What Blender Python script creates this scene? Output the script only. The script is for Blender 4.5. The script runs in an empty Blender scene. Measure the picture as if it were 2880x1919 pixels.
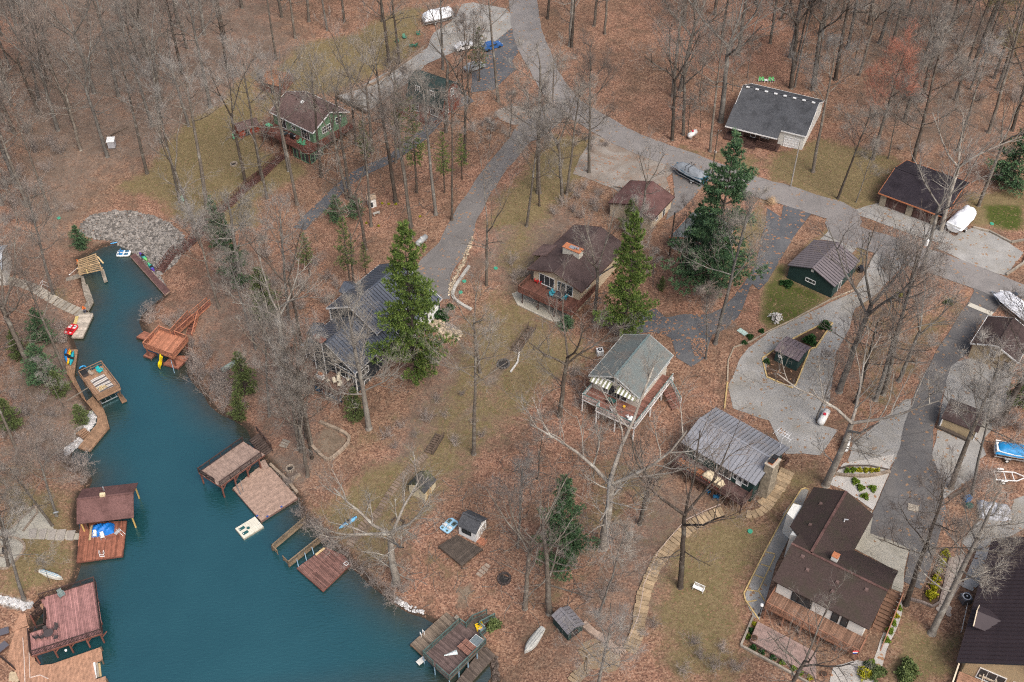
import bpy, bmesh, math, random
import numpy as np
from mathutils import Vector, Matrix
from mathutils.geometry import delaunay_2d_cdt
R = math.radians
random.seed(7)
S = bpy.context.scene
COL = S.collection

PITCH, FPX, CAMZ = R(43.3), 3100.0, 125.0
cam = bpy.data.cameras.new('drone_camera')
cam.sensor_width = 36.0
cam.lens = 36.0 * FPX / 2880.0
cam.clip_start, cam.clip_end = 1.0, 3000.0
cam_o = bpy.data.objects.new('drone_camera', cam)
cam_o.location = (0, 0, CAMZ)
cam_o.rotation_euler = (R(90) - PITCH, 0, 0)
COL.objects.link(cam_o)
S.camera = cam_o

SUN_EL, SUN_AZ = R(52), R(148)          # high, veiled sun; azimuth measured clockwise from +Y
w = bpy.data.worlds.new('World'); S.world = w; w.use_nodes = True
nt = w.node_tree
bg = nt.nodes['Background']
sky = nt.nodes.new('ShaderNodeTexSky')
sky.sky_type = 'NISHITA'; sky.sun_disc = False
sky.sun_elevation = SUN_EL; sky.sun_rotation = SUN_AZ
sky.air_density = 1.0; sky.dust_density = 6.0; sky.ozone_density = 1.0
hs = nt.nodes.new('ShaderNodeHueSaturation'); hs.inputs['Saturation'].default_value = 0.85
nt.links.new(sky.outputs[0], hs.inputs['Color'])
nt.links.new(hs.outputs[0], bg.inputs['Color'])
bg.inputs['Strength'].default_value = 0.15
sl = bpy.data.lights.new('sun', 'SUN'); sl.energy = 1.45; sl.angle = R(28); sl.color = (1.0, 0.985, 0.97)
so = bpy.data.objects.new('sun', sl); COL.objects.link(so)
so.rotation_euler = (R(90) - SUN_EL, 0, -SUN_AZ + math.pi)
so.location = (0, 0, 200)
S.view_settings.view_transform = 'Standard'; S.view_settings.look = 'None'
S.view_settings.gamma = 1.0; S.view_settings.exposure = 0.46
S.view_settings.use_curve_mapping = False
S.cycles.max_bounces = 5; S.cycles.diffuse_bounces = 3; S.cycles.glossy_bounces = 2
S.cycles.transparent_max_bounces = 6; S.cycles.caustics_reflective = False; S.cycles.caustics_refractive = False
S.cycles.use_denoising = False; S.cycles.filter_width = 1.15

CR = {i + 1: ((i % 4) * 720, [0, 640, 1279][i // 4], 720 / 1764) for i in range(12)}
CR.update({0: (0, 0, 1), 13: (820, 740, 420 / 1497), 14: (1420, 480, 520 / 1773), 15: (1600, 880, 360 / 1568), 16: (1860, 1120, 400 / 1960),
           17: (2060, 1360, 500 / 1403), 18: (540, 1180, 480 / 1505), 19: (0, 1580, 320 / 1480), 20: (1140, 1700, 280 / 2005),
           21: (2560, 1400, 320 / 967), 22: (190, 860, 410 / 1398), 23: (160, 680, 340 / 1904), 24: (720, 140, 620 / 2353),
           25: (2560, 1100, 320 / 1254), 26: (2540, 560, 340 / 1212), 27: (1560, 1680, 400 / 2353), 28: (1960, 200, 360 / 2352)})
def parse(t):
    return [tuple(float(v) for v in p.split(',')) for p in t.split()]
def uv(n, x, y):
    a, b, s = CR[n]
    return a + x * s, b + y * s
cP, sP = math.cos(PITCH), math.sin(PITCH)
def Pz(n, x, y, z=0.0):
    "the point of the survey at height z"
    u, v = uv(n, x, y)
    dx, dy = (u - 1440) / FPX, (959.5 - v) / FPX
    d = Vector((dx, dy * sP + cP, dy * cP - sP))
    t = (z - CAMZ) / d.z
    return Vector((d.x * t, d.y * t, z))

LAKE = [(5, "640,170 720,128 860,108 905,175 1145,470 1060,530 985,600 960,650 1010,760 1200,840 1290,880 1300,960 1290,1010 1350,1090 1410,1150 1440,1220 1510,1280 1620,1330 1710,1385"),
        (18, "490,75 590,330 690,400 935,695 965,770 960,870 1030,905 1170,1010 1200,1060 1290,1150 1400,1280"),
        (10, "650,790 700,800 770,880 880,965 960,1030 1060,1095 1150,1112 1215,1155"),
        (20, "700,420 1000,700 1500,930 1700,1130 1720,1250 1760,1400 1790,1600"),
        (9, "1500,1900 300,1900 150,1568 180,1330 260,1120 440,945 500,905 530,850 560,745 545,600 530,400 560,270 610,235 640,180 600,120 540,95 480,50"),
        (5, "490,1550 560,1450 640,1330 620,1240 560,1140 500,1010 530,850 500,775 520,700 560,640 610,570 640,510 605,440 565,330 545,220")]
LAKE_XY = [Pz(n, x, y, 0).to_2d() for n, t in LAKE for x, y in parse(t)]

def seg_dist(P, poly, closed=True):
    "distance of points P (N,2) to a polyline, and the inside mask"
    q = np.array([(p[0], p[1]) for p in poly]); n = len(q)
    best = np.full(len(P), 1e9); ins = np.zeros(len(P), bool)
    for i in range(n if closed else n - 1):
        a, b = q[i], q[(i + 1) % n]
        ab = b - a
        t = np.clip(((P - a) @ ab) / max(ab @ ab, 1e-9), 0, 1)
        best = np.minimum(best, np.hypot(*(P - a - t[:, None] * ab).T))
        if closed:
            c = (a[1] > P[:, 1]) != (b[1] > P[:, 1])
            with np.errstate(divide='ignore', invalid='ignore'):
                xi = (b[0] - a[0]) * (P[:, 1] - a[1]) / (b[1] - a[1]) + a[0]
            ins ^= c & (P[:, 0] < xi)
    return best, ins

fine_x = np.arange(-165, 165.1, 0.85); fine_y = np.arange(52, 290.1, 0.85)
def grow(a, out):
    st, r = [], 1.5
    p = a
    while abs(p - a) < 520:
        p += out * r; r *= 1.35; st.append(p)
    return st
GX = np.array(sorted(grow(fine_x[0], -1)) + list(fine_x) + grow(fine_x[-1], 1))
GY = np.array([fine_y[0] - 90, fine_y[0] - 50, fine_y[0] - 25, fine_y[0] - 12, fine_y[0] - 6, fine_y[0] - 2.5] + list(fine_y) + grow(fine_y[-1], 1))
XX, YY = np.meshgrid(GX, GY)
PP = np.stack([XX.ravel(), YY.ravel()], 1)
dl, inl = seg_dist(PP, LAKE_XY)
def soft(x): return x * x * (3 - 2 * x)
h_out = 0.45 * soft(np.clip(dl / 1.6, 0, 1)) + 11.5 * (1 - np.exp(-dl / 58.0)) * np.clip(dl / 6, .25, 1)
h_in = -1.6 * soft(np.clip(dl / 4.5, 0, 1))
HH = np.where(inl, h_in, h_out)
rng = np.random.default_rng(3)
def fbm(x, y, sc, seed):
    r = np.random.default_rng(seed); o = 0
    for k in range(6):
        a = r.uniform(0, 6.28); f = sc * (1.0 + .7 * k)
        o = o + np.sin((x * np.cos(a) + y * np.sin(a)) * f + r.uniform(0, 6.28)) / (1 + .5 * k)
    return o / 3
HH = HH + np.where(inl, 0, np.clip(dl / 20, 0, 1) * (0.35 * fbm(PP[:, 0], PP[:, 1], .07, 1) + 0.06 * fbm(PP[:, 0], PP[:, 1], .5, 2)))
H2 = HH.reshape(XX.shape)
for _ in range(2):                       # soften the creases
    K = H2.copy(); K[1:-1, 1:-1] = (H2[1:-1, 1:-1] * 4 + H2[:-2, 1:-1] + H2[2:, 1:-1] + H2[1:-1, :-2] + H2[1:-1, 2:]) / 8
    H2 = K
def hgt(x, y):
    i = min(max(int(np.searchsorted(GX, x)) - 1, 0), len(GX) - 2); j = min(max(int(np.searchsorted(GY, y)) - 1, 0), len(GY) - 2)
    a = min(max((x - GX[i]) / (GX[i + 1] - GX[i]), 0), 1); b = min(max((y - GY[j]) / (GY[j + 1] - GY[j]), 0), 1)
    return float((H2[j, i] * (1 - a) + H2[j, i + 1] * a) * (1 - b) + (H2[j + 1, i] * (1 - a) + H2[j + 1, i + 1] * a) * b)
def G(n, x, y, up=0.0):
    "survey point on the ground (up: seen that far above the ground); z is the height of the ground"
    z = 5.0
    for _ in range(14):
        p = Pz(n, x, y, z + up)
        z = .35 * z + .65 * max(hgt(p.x, p.y), -0.05 if up == 0 else 0)
    p = Pz(n, x, y, z + up)
    return Vector((p.x, p.y, z))
def GL(n, t, up=0.0): return [G(n, x, y, up) for x, y in parse(t)]

MATS = {}
def nd(t, kind, **kw):
    n = t.nodes.new(kind)
    for k, v in kw.items(): setattr(n, k, v)
    return n
def ramp(t, fac, stops):
    r = nd(t, 'ShaderNodeValToRGB'); e = r.color_ramp.elements
    while len(e) < len(stops): e.new(.5)
    for el, (p, c) in zip(e, stops): el.position = p; el.color = (*c, 1)
    t.links.new(fac, r.inputs[0]); return r.outputs[0]
def noise(t, vec, scale, detail=4, rough=.6, dist=0.0):
    n = nd(t, 'ShaderNodeTexNoise'); n.inputs['Scale'].default_value = scale; n.inputs['Detail'].default_value = detail
    n.inputs['Roughness'].default_value = rough; n.inputs['Distortion'].default_value = dist
    if vec is not None: t.links.new(vec, n.inputs['Vector'])
    return n.outputs['Fac']
def mixc(t, fac, a, b, mode='MIX'):
    m = nd(t, 'ShaderNodeMix', data_type='RGBA', blend_type=mode)
    for s, v in ((m.inputs[0], fac), (m.inputs[6], a), (m.inputs[7], b)):
        if isinstance(v, (int, float)): s.default_value = v
        elif isinstance(v, tuple): s.default_value = (*v, 1)
        else: t.links.new(v, s)
    return m.outputs[2]
def maths(t, op, a, b=0.0, c=0.0, clamp=False):
    m = nd(t, 'ShaderNodeMath', operation=op, use_clamp=clamp)
    for s, v in zip(m.inputs, (a, b, c)):
        if isinstance(v, (int, float)): s.default_value = v
        else: t.links.new(v, s)
    return m.outputs[0]
def base_mat(name):
    m = bpy.data.materials.new(name); m.use_nodes = True
    t = m.node_tree; b = t.nodes['Principled BSDF']
    return m, t, b
def M(name, col, rough=.8, var=.25, scale=3.0, metal=0.0, island=0.0, bump=0.0, bscale=20, spec=.3, dirt=None, dirts=.5, stretch=None, world=False, courses=None):
    "painted / wooden / stone material: base colour, grain, per-piece tone, fine relief"
    if name in MATS: return MATS[name]
    m, t, b = base_mat(name)
    tc = nd(t, 'ShaderNodeTexCoord')
    vec = tc.outputs['Object']
    if world:
        g = nd(t, 'ShaderNodeNewGeometry'); vec = g.outputs['Position']
    if stretch:
        mp = nd(t, 'ShaderNodeMapping'); mp.inputs['Scale'].default_value = stretch
        t.links.new(vec, mp.inputs[0]); vec2 = mp.outputs[0]
    else: vec2 = vec
    f = noise(t, vec2, scale, 5, .65)
    lo = tuple(c * (1 - var) for c in col); hi = tuple(min(1, c * (1 + var)) for c in col)
    c = ramp(t, f, [(.3, lo), (.7, hi)])
    if island:
        g2 = nd(t, 'ShaderNodeNewGeometry')
        oi = nd(t, 'ShaderNodeObjectInfo')
        rnd = maths(t, 'FRACT', maths(t, 'ADD', g2.outputs['Random Per Island'], oi.outputs['Random']))
        c = mixc(t, 1.0, c, ramp(t, rnd, [(0, (1 - island,) * 3), (1, (1 + island * .6,) * 3)]), 'MULTIPLY')
    if dirt:
        d = noise(t, vec, .45, 6, .7)
        c = mixc(t, ramp(t, d, [(.45, (0, 0, 0)), (.68, (dirts,) * 3)]), c, dirt)
    t.links.new(c, b.inputs['Base Color'])
    b.inputs['Roughness'].default_value = rough; b.inputs['Metallic'].default_value = metal
    b.inputs['Specular IOR Level'].default_value = spec
    if bump or courses:
        bp = nd(t, 'ShaderNodeBump'); bp.inputs['Strength'].default_value = bump or .5; bp.inputs['Distance'].default_value = .03
        hgt_ = noise(t, vec2, bscale, 3)
        if courses:
            axis, per = courses
            sx = nd(t, 'ShaderNodeSeparateXYZ'); t.links.new(vec, sx.inputs[0])
            hgt_ = maths(t, 'ADD', maths(t, 'MULTIPLY', maths(t, 'FRACT', maths(t, 'DIVIDE', sx.outputs[axis], per)), .8), maths(t, 'MULTIPLY', hgt_, .2))
        t.links.new(hgt_, bp.inputs['Height']); t.links.new(bp.outputs[0], b.inputs['Normal'])
    MATS[name] = m
    return m
def wood(name, col, **k):
    d = dict(rough=.75, var=.28, scale=1.6, island=.26, bump=.3, bscale=14, stretch=(1, 1, 1)); d.update(k)
    return M(name, col, **d)
def shingle(name, col, **k):
    d = dict(rough=.95, var=.36, scale=7, bump=.5, spec=.1, dirt=tuple(c * .5 for c in col), dirts=.85, courses=(2, .09)); d.update(k)
    return M(name, col, **d)
def siding(name, col, per=.2, **k):
    d = dict(rough=.7, var=.1, scale=2, courses=(2, per), bump=.45); d.update(k)
    return M(name, col, **d)

white = lambda: M('white_paint', (.72, .72, .70), .5, .08)
glass = lambda: M('window_glass', (.035, .045, .05), .08, .3, 1.2, spec=.6)
dark = lambda: M('dark_void', (.02, .02, .022), .8, .2)
conc = lambda: M('concrete', (.36, .34, .30), .9, .18, 1.2, dirt=(.2, .19, .16), bump=.2)
galv = lambda: M('galvanised_steel', (.45, .47, .48), .45, .15, metal=.6)

def tag(o, label=None, cat=None, group=None, kind=None):
    for k, v in (('label', label), ('category', cat), ('group', group), ('kind', kind)):
        if v: o[k] = v
    return o
def thing(name, label, cat, loc=(0, 0, 0), rz=0.0, group=None):
    o = bpy.data.objects.new(name, None); COL.objects.link(o)
    o.location = loc; o.rotation_euler = (0, 0, rz); o.empty_display_size = .3
    LAND.append((o, label))
    return tag(o, label, cat, group)
LAND = []
def link(name, me, parent=None, loc=None):
    o = bpy.data.objects.new(name, me); COL.objects.link(o)
    if parent is not None: o.parent = parent
    if loc is not None: o.location = loc
    return o
class MB:
    def __init__(s): s.v, s.f, s.mi = [], [], []
    def add(s, vs, fs, m=0):
        k = len(s.v); s.v += [tuple(v) for v in vs]; s.f += [tuple(i + k for i in f) for f in fs]; s.mi += [m] * len(fs); return s
    def box(s, cx, cy, cz, sx, sy, sz, rz=0.0, m=0, taper=1.0):
        c, n = math.cos(rz), math.sin(rz); vs = []
        for z, k in ((-sz / 2, 1), (sz / 2, taper)):
            for x, y in ((-1, -1), (1, -1), (1, 1), (-1, 1)):
                X, Y = x * sx / 2 * k, y * sy / 2 * k
                vs.append((cx + X * c - Y * n, cy + X * n + Y * c, cz + z))
        return s.add(vs, [(3, 2, 1, 0), (4, 5, 6, 7), (0, 1, 5, 4), (1, 2, 6, 5), (2, 3, 7, 6), (3, 0, 4, 7)], m)
    def beam(s, p, q, w, h, m=0):
        p, q = Vector(p), Vector(q); d = (q - p)
        if d.length < 1e-6: return s
        d.normalize()
        x = d.cross(Vector((0, 0, 1)))
        x = Vector((1, 0, 0)) if x.length < 1e-4 else x.normalized()
        z = x.cross(d)
        vs = [b + x * (i * w / 2) + z * (j * h / 2) for b in (p, q) for i, j in ((-1, -1), (1, -1), (1, 1), (-1, 1))]
        return s.add(vs, [(3, 2, 1, 0), (4, 5, 6, 7), (0, 1, 5, 4), (1, 2, 6, 5), (2, 3, 7, 6), (3, 0, 4, 7)], m)
    def tube(s, pts, rs, n=6, m=0, cap=True):
        pts = [Vector(p) for p in pts]
        if isinstance(rs, (int, float)): rs = [rs] * len(pts)
        k0 = len(s.v); vs = []
        for i, p in enumerate(pts):
            d = (pts[min(i + 1, len(pts) - 1)] - pts[max(i - 1, 0)])
            d = d.normalized() if d.length > 1e-9 else Vector((0, 0, 1))
            a = d.orthogonal().normalized() if i == 0 else (a - d * a.dot(d))
            a = a.normalized() if a.length > 1e-6 else d.orthogonal().normalized()
            b = d.cross(a)
            for j in range(n):
                t = 2 * math.pi * j / n
                vs.append(p + (a * math.cos(t) + b * math.sin(t)) * rs[i])
        fs = [(i * n + j, i * n + (j + 1) % n, (i + 1) * n + (j + 1) % n, (i + 1) * n + j) for i in range(len(pts) - 1) for j in range(n)]
        if cap: fs += [tuple(range(n))[::-1], tuple((len(pts) - 1) * n + j for j in range(n))]
        return s.add(vs, fs, m)
    def prism(s, poly, z0, z1, m=0):
        n = len(poly)
        a = sum(poly[i][0] * poly[(i + 1) % n][1] - poly[(i + 1) % n][0] * poly[i][1] for i in range(n))
        if a < 0: poly = poly[::-1]
        vs = [(p[0], p[1], z0) for p in poly] + [(p[0], p[1], z1) for p in poly]
        return s.add(vs, [tuple(range(n))[::-1], tuple(range(n, 2 * n))] + [(i, (i + 1) % n, n + (i + 1) % n, n + i) for i in range(n)], m)
    def slab(s, quad, t, m=0):
        "a plate: polygon of 3-D points, thickened t downwards"
        q = [Vector(p) for p in quad]; n = len(q)
        nn = (q[1] - q[0]).cross(q[2] - q[0])
        if nn.z < 0: q = q[::-1]
        lo = [p - Vector((0, 0, t)) for p in q]
        return s.add(lo + q, [tuple(range(n))[::-1], tuple(range(n, 2 * n))] + [(i, (i + 1) % n, n + (i + 1) % n, n + i) for i in range(n)], m)
    def loft(s, rings, m=0, cap=True):
        n = len(rings[0]); vs = [p for r in rings for p in r]
        fs = [(i * n + j, i * n + (j + 1) % n, (i + 1) * n + (j + 1) % n, (i + 1) * n + j) for i in range(len(rings) - 1) for j in range(n)]
        if cap: fs += [tuple(range(n))[::-1], tuple((len(rings) - 1) * n + j for j in range(n))]
        return s.add(vs, fs, m)
    def ball(s, c, r, n=8, m=0):
        rx, ry, rz = (r, r, r) if isinstance(r, (int, float)) else r
        rings = []
        for i in range(1, n // 2 + 1):
            a = math.pi * i / (n // 2 + 1)
            rings.append([(c[0] + rx * math.sin(a) * math.cos(2 * math.pi * j / n), c[1] + ry * math.sin(a) * math.sin(2 * math.pi * j / n), c[2] - rz * math.cos(a)) for j in range(n)])
        return s.loft(rings, m)
    def disc(s, c, r, h, n=16, m=0, r2=None):
        r2 = r if r2 is None else r2
        return s.loft([[(c[0] + q * math.cos(2 * math.pi * j / n), c[1] + q * math.sin(2 * math.pi * j / n), c[2] + z) for j in range(n)] for q, z in ((r, 0), (r2, h))], m)
    def mesh(s, name, mats, smooth=False):
        me = bpy.data.meshes.new(name); me.from_pydata(s.v, [], s.f)
        for mt in (mats if isinstance(mats, (list, tuple)) else [mats]): me.materials.append(mt)
        if any(s.mi): me.polygons.foreach_set('material_index', s.mi)
        if smooth: me.polygons.foreach_set('use_smooth', [True] * len(s.f))
        me.update(); return me
    def build(s, name, mats, parent=None, smooth=False, kind=None, label=None, loc=None):
        o = link(name, s.mesh(name, mats, smooth), parent, loc)
        return tag(o, label, kind=kind)
def single(name, mb, mats, label, cat, loc=(0, 0, 0), rz=0.0, group=None, smooth=False):
    o = link(name, mb.mesh(name, mats, smooth)); o.location = loc; o.rotation_euler = (0, 0, rz)
    LAND.append((o, label))
    return tag(o, label, cat, group)
def kids(o): return [c for c in o.children]
def copy_tree(o, parent=None):
    c = o.copy(); COL.objects.link(c)
    if parent is not None:
        c.parent = parent
    for ch in kids(o): copy_tree(ch, c)
    return c
def copy_thing(o, loc, rz, label, group=None, sc=None):
    c = copy_tree(o); c.location = loc; c.rotation_euler = (0, 0, rz); c['label'] = label
    if group: c['group'] = group
    if sc: c.scale = (sc,) * 3
    LAND.append((c, label)); return c
class Frame:
    "a level rectangle read from three corners of a roof or deck at height up above the ground: a -> b is the near side, c beyond b"
    def __init__(s, n, a, b, c, up, z=None):
        if z is None:
            z = G(n, *a, up).z if not isinstance(a, Vector) else a.z
        s.zg = z
        A, B, Cc = (Pz(n, *p, z + up) for p in (a, b, c))
        x = (B - A).to_2d(); s.W = x.length; x.normalize()
        y = Vector((-x.y, x.x)); s.D = (Cc - B).to_2d().dot(y)
        s.o = A.to_2d(); s.x, s.y = x, y; s.rz = math.atan2(x.y, x.x); s.up = up
        if s.D < 0: raise ValueError('corner order %s %s' % (n, a))
    def loc(s): return (s.o.x, s.o.y, s.zg)
    def L(s, p):
        d = Vector((p[0], p[1])) - s.o
        return (d.dot(s.x), d.dot(s.y))
    def px(s, n, t, h):
        "survey points at local height h -> local xy"
        return [s.L(Pz(n, x, y, s.zg + h)) for x, y in parse(t)]
    def Wd(s, x, y, z=0):
        p = s.o + s.x * x + s.y * y
        return Vector((p.x, p.y, s.zg + z))
    def ground(s, x, y):
        p = s.Wd(x, y); return hgt(p.x, p.y) - s.zg
# ================================================================ the setting
def attr(me, name, data):
    a = me.attributes.new(name, 'FLOAT', 'POINT'); a.data.foreach_set('value', np.asarray(data, dtype=np.float32))
PXY = PP
def region(n, t, soft_m, up=0.0):
    "0..1 mask on the terrain grid of an area outlined on the survey"
    q = [p.to_2d() for p in GL(n, t)]
    d, i = seg_dist(PXY, q)
    return np.clip(.5 + np.where(i, d, -d) / (2 * soft_m), 0, 1)
grass = np.zeros(len(PXY)); bare = np.zeros(len(PXY)); green = np.zeros(len(PXY)); stony = np.zeros(len(PXY))
for n, t, k, s in [
    (1, "820,1290 1010,1190 1250,880 1560,700 1640,560 1764,480 1764,1568 1480,1568 1200,1480 1050,1340", .95, 3),
    (2, "0,800 60,560 330,300 700,230 1000,60 1150,60 1100,260 1040,400 540,650 200,620 0,900 -100,1000", .95, 3),
    (2, "0,1020 240,1120 330,1150 330,1200 60,1350 -300,1500 -700,1300 -300,1000", .95, 2.5),
    (3, "100,1130 260,930 700,950 720,990 200,1560 -150,1560 -100,1400 60,1200", .8, 3),
    (7, "0,640 140,700 200,680 430,720 620,880 420,1000 200,1230 0,1380 -300,1300 -100,900", .62, 3),
    (6, "1400,560 1500,560 1700,300 1764,300 1764,700 1500,880 1300,900 1100,1200 900,1568 640,1568 640,1440 900,1300", .45, 4),
    (10, "450,340 850,20 1150,0 1250,60 800,830 300,360", .62, 2.5),
    (5, "380,400 540,420 560,560 300,480", .5, 2),
    (7, "1500,60 1764,-300 1764,30 1650,200 1560,330", .7, 2),
    (8, "-30,400 60,250 140,260 130,340 430,490 200,640 0,715 -60,640", .95, 1.0),
    (8, "180,250 420,0 520,-40 380,80 290,85", .95, 1.0),
    (4, "0,1080 200,1040 330,960 420,960 900,1100 960,1180 850,1160 760,1330 740,1440 600,1460 0,1240", .85, 2.5),
    (4, "1350,1350 1764,1300 1764,1568 1420,1568", .9, 2),
    (3, "950,970 1450,1040 1764,1060 1764,1180 1600,1200 1350,1110", .5, 2.5),
    (11, "1060,560 1280,430 1500,380 1764,500 1764,700 1590,960 1660,1140 1500,1568 1100,1568 980,1200 1000,900", .72, 4),
    (11, "430,0 1100,0 1090,330 900,470 700,700 400,1000 200,1200 150,1000 430,780", .45, 4),
    (9, "0,180 250,200 500,260 520,520 540,740 480,900 200,1000 0,980", .72, 3),
    (12, "880,1050 1150,1240 1330,1230 1300,1430 1330,1568 800,1568 880,1300", .72, 2),
    (0, "1340,800 1520,830 1640,1000 1480,1170 1080,1590 960,1480 1130,1290 1290,960", .56, 4), (0, "1440,560 1560,560 1480,800 1380,760", .6, 4), (0, "0,1290 220,1290 260,1480 60,1500", .4, 4), (0, "1120,1560 1300,1480 1420,1700 1280,1720", .34, 5), (0, "2340,700 2560,840 2640,1000 2400,1240", .4, 4),
    (8, "620,80 740,80 620,330 550,330", .75, 1), (8, "780,800 1200,430 1420,400 1400,560 1000,1150 720,1400 560,1480 640,1100", .42, 3),
    (12, "140,120 330,60 340,220 180,260 60,500 0,560 0,300", .6, 2),
]:
    grass = np.maximum(grass, k * region(n, t, s))
for n, t, k, s in [(8, "-30,400 60,250 140,260 130,340 430,490 200,640 0,715 -60,640", .6, 1), (8, "180,250 420,0 520,-40 380,80 290,85", .6, 1), (26, "800,60 1212,60 1212,330 1050,330 850,260", .85, 1.5),
                   (1, "820,1290 1010,1190 1100,1000 1000,1000 860,1180", .3, 3), (11, "1170,720 1330,740 1320,930 1180,930", .4, 2), (10, "1060,360 1190,360 1190,450 1060,450", .5, 1.5), (4, "0,1040 150,1040 190,1100 0,1120", .4, 1)]:
    green = np.maximum(green, k * region(n, t, s))
for n, t, k, s in [(10, "1380,930 1520,860 1450,1060 1380,1050", .9, 1), (12, "900,1040 960,1060 1180,1250 1200,1300 1100,1280 900,1150", .4, 1.5), (5, "540,170 720,120 880,100 900,180 700,60 560,130", .7, 2),
                   (6, "1540,1090 1640,960 1764,830 1764,900 1640,1100", .9, 1), (7, "0,870 60,850 40,1000 0,1010", .6, 1.2), (6, "1270,1420 1480,1200 1560,1240 1330,1420", .6, .8), (10, "900,280 1150,0 1230,0 960,300", .7, .8),
                   (10, "590,600 870,370 900,400 650,660", .8, .7), (5, "0,60 120,120 90,280 0,300", .5, 2), (8, "560,300 740,90 960,200 900,300 700,700 560,480", .5, 1.5), (18, "1060,230 1170,30 1390,165 1240,350 1150,330", .7, .8), (9, "380,640 540,560 530,730 400,720", .3, 2)]:
    bare = np.maximum(bare, k * region(n, t, s))
dull = np.zeros(len(PXY))
for n, t, k, s in [(0, '0,-200 700,-200 900,150 640,420 330,520 220,720 0,900', .8, 9), (0, '0,900 200,800 260,1050 330,1300 200,1400 0,1300', .9, 5), (0, '420,900 700,640 860,760 840,1000 1000,1250 900,1400 700,1230 540,1080', .75, 6), (0, '1200,1000 1500,830 1640,1000 1480,1180 1080,1600 940,1480', .8, 5), (0, '2300,-200 2880,-200 2880,420 2600,480 2350,330', .6, 9), (0, '1380,560 1600,480 1720,800 1420,860 1300,740', .8, 5), (0, '1750,1180 1950,1300 2060,1420 1960,1700 1760,1919 1500,1919 1640,1500', .7, 6), (0, '700,1250 950,1250 860,1400 760,1380', .9, 3)]:
    dull = np.maximum(dull, k * region(n, t, s))
edge = np.where(inl, 1.0, np.clip(1 - dl / 1.6, 0, 1))
for n, t, k, s in [(5, "560,1568 640,1320 620,1230 540,1180 540,1330 430,1568", .8, 1), (5, "560,0 640,-60 900,-80 1230,0 1290,150 1060,330 900,170 720,130", .55, 1.5), (2, "1660,760 1764,720 1764,840 1700,830", 1, 1),
                   (9, "0,960 230,1010 180,1080 0,1040", 1, .8), (6, "1180,600 1260,560 1420,720 1400,760 1220,720", .8, 1), (11, "60,1200 20,1200 80,1290 120,1210", .3, 1), (2, "880,720 1010,850 1000,900 960,930 840,900 860,760", .5, 1.5)]:
    stony = np.maximum(stony, k * region(n, t, s))

# ground material: leaf litter, tired grass, bare soil, wet edge
m, t, b = base_mat('leaf_litter_ground')
g = nd(t, 'ShaderNodeNewGeometry'); pos = g.outputs['Position']
def A(name): return nd(t, 'ShaderNodeAttribute', attribute_name=name).outputs['Fac']
n_big = noise(t, pos, .035, 5, .6, .6); n_mid = noise(t, pos, .22, 6, .7, .5); n_f = noise(t, pos, 2.2, 5, .75); n_leaf = noise(t, pos, 5.5, 3, .8); n_m2 = noise(t, pos, .6, 5, .7)
vor = nd(t, 'ShaderNodeTexVoronoi'); vor.inputs['Scale'].default_value = 5.5; t.links.new(pos, vor.inputs['Vector'])
sepv = nd(t, 'ShaderNodeSeparateColor'); t.links.new(vor.outputs['Color'], sepv.inputs[0])
leafmix = maths(t, 'ADD', maths(t, 'MULTIPLY', sepv.outputs[0], .55), maths(t, 'MULTIPLY', n_leaf, .5))
leaf = ramp(t, leafmix, [(.14, (.065, .038, .029)), (.36, (.185, .098, .070)), (.56, (.285, .152, .102)), (.8, (.385, .23, .16)), (.98, (.56, .42, .325))])
leaf = mixc(t, ramp(t, n_mid, [(.44, (0, 0, 0)), (.66, (.8, .8, .8))]), leaf, mixc(t, 1.0, leaf, (.60, .62, .62), 'MULTIPLY'))
leaf = mixc(t, ramp(t, n_m2, [(.52, (0, 0, 0)), (.72, (.8, .8, .8))]), leaf, mixc(t, 1.0, leaf, (1.28, 1.12, 1.0), 'MULTIPLY'))
leaf = mixc(t, ramp(t, n_big, [(.36, (0, 0, 0)), (.62, (.9, .9, .9))]), leaf, mixc(t, 1.0, leaf, (.76, .86, .84), 'MULTIPLY'))
grs = ramp(t, maths(t, 'ADD', maths(t, 'MULTIPLY', n_f, .6), maths(t, 'MULTIPLY', n_leaf, .45)), [(.3, (.075, .056, .030)), (.5, (.165, .126, .066)), (.68, (.25, .196, .108)), (.9, (.36, .295, .19))])
grs = mixc(t, ramp(t, n_m2, [(.45, (0, 0, 0)), (.72, (.7, .7, .7))]), grs, (.125, .108, .048))
grn = ramp(t, n_f, [(.3, (.03, .045, .012)), (.7, (.10, .115, .03))])
soil = ramp(t, maths(t, 'ADD', maths(t, 'MULTIPLY', n_f, .5), maths(t, 'MULTIPLY', n_m2, .5)), [(.3, (.075, .055, .038)), (.5, (.17, .13, .095)), (.75, (.28, .225, .17))])
stn = ramp(t, leafmix, [(.15, (.07, .06, .05)), (.5, (.24, .21, .18)), (.9, (.50, .47, .43))])
def brk(a, amt, nn, w_=.16):
    v = maths(t, 'ADD', a, maths(t, 'MULTIPLY', maths(t, 'SUBTRACT', nn, .5), amt))
    mr = nd(t, 'ShaderNodeMapRange', interpolation_type='SMOOTHSTEP'); t.links.new(v, mr.inputs[0])
    mr.inputs[1].default_value = .5 - w_; mr.inputs[2].default_value = .5 + w_
    return mr.outputs[0]
nn = maths(t, 'ADD', maths(t, 'MULTIPLY', n_mid, .6), maths(t, 'MULTIPLY', n_f, .4))
c = leaf
dl_ = ramp(t, maths(t, 'ADD', maths(t, 'MULTIPLY', n_f, .45), maths(t, 'MULTIPLY', n_m2, .55)), [(.28, (.055, .045, .036)), (.48, (.145, .112, .09)), (.62, (.215, .172, .14)), (.8, (.30, .25, .21))])
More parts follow.
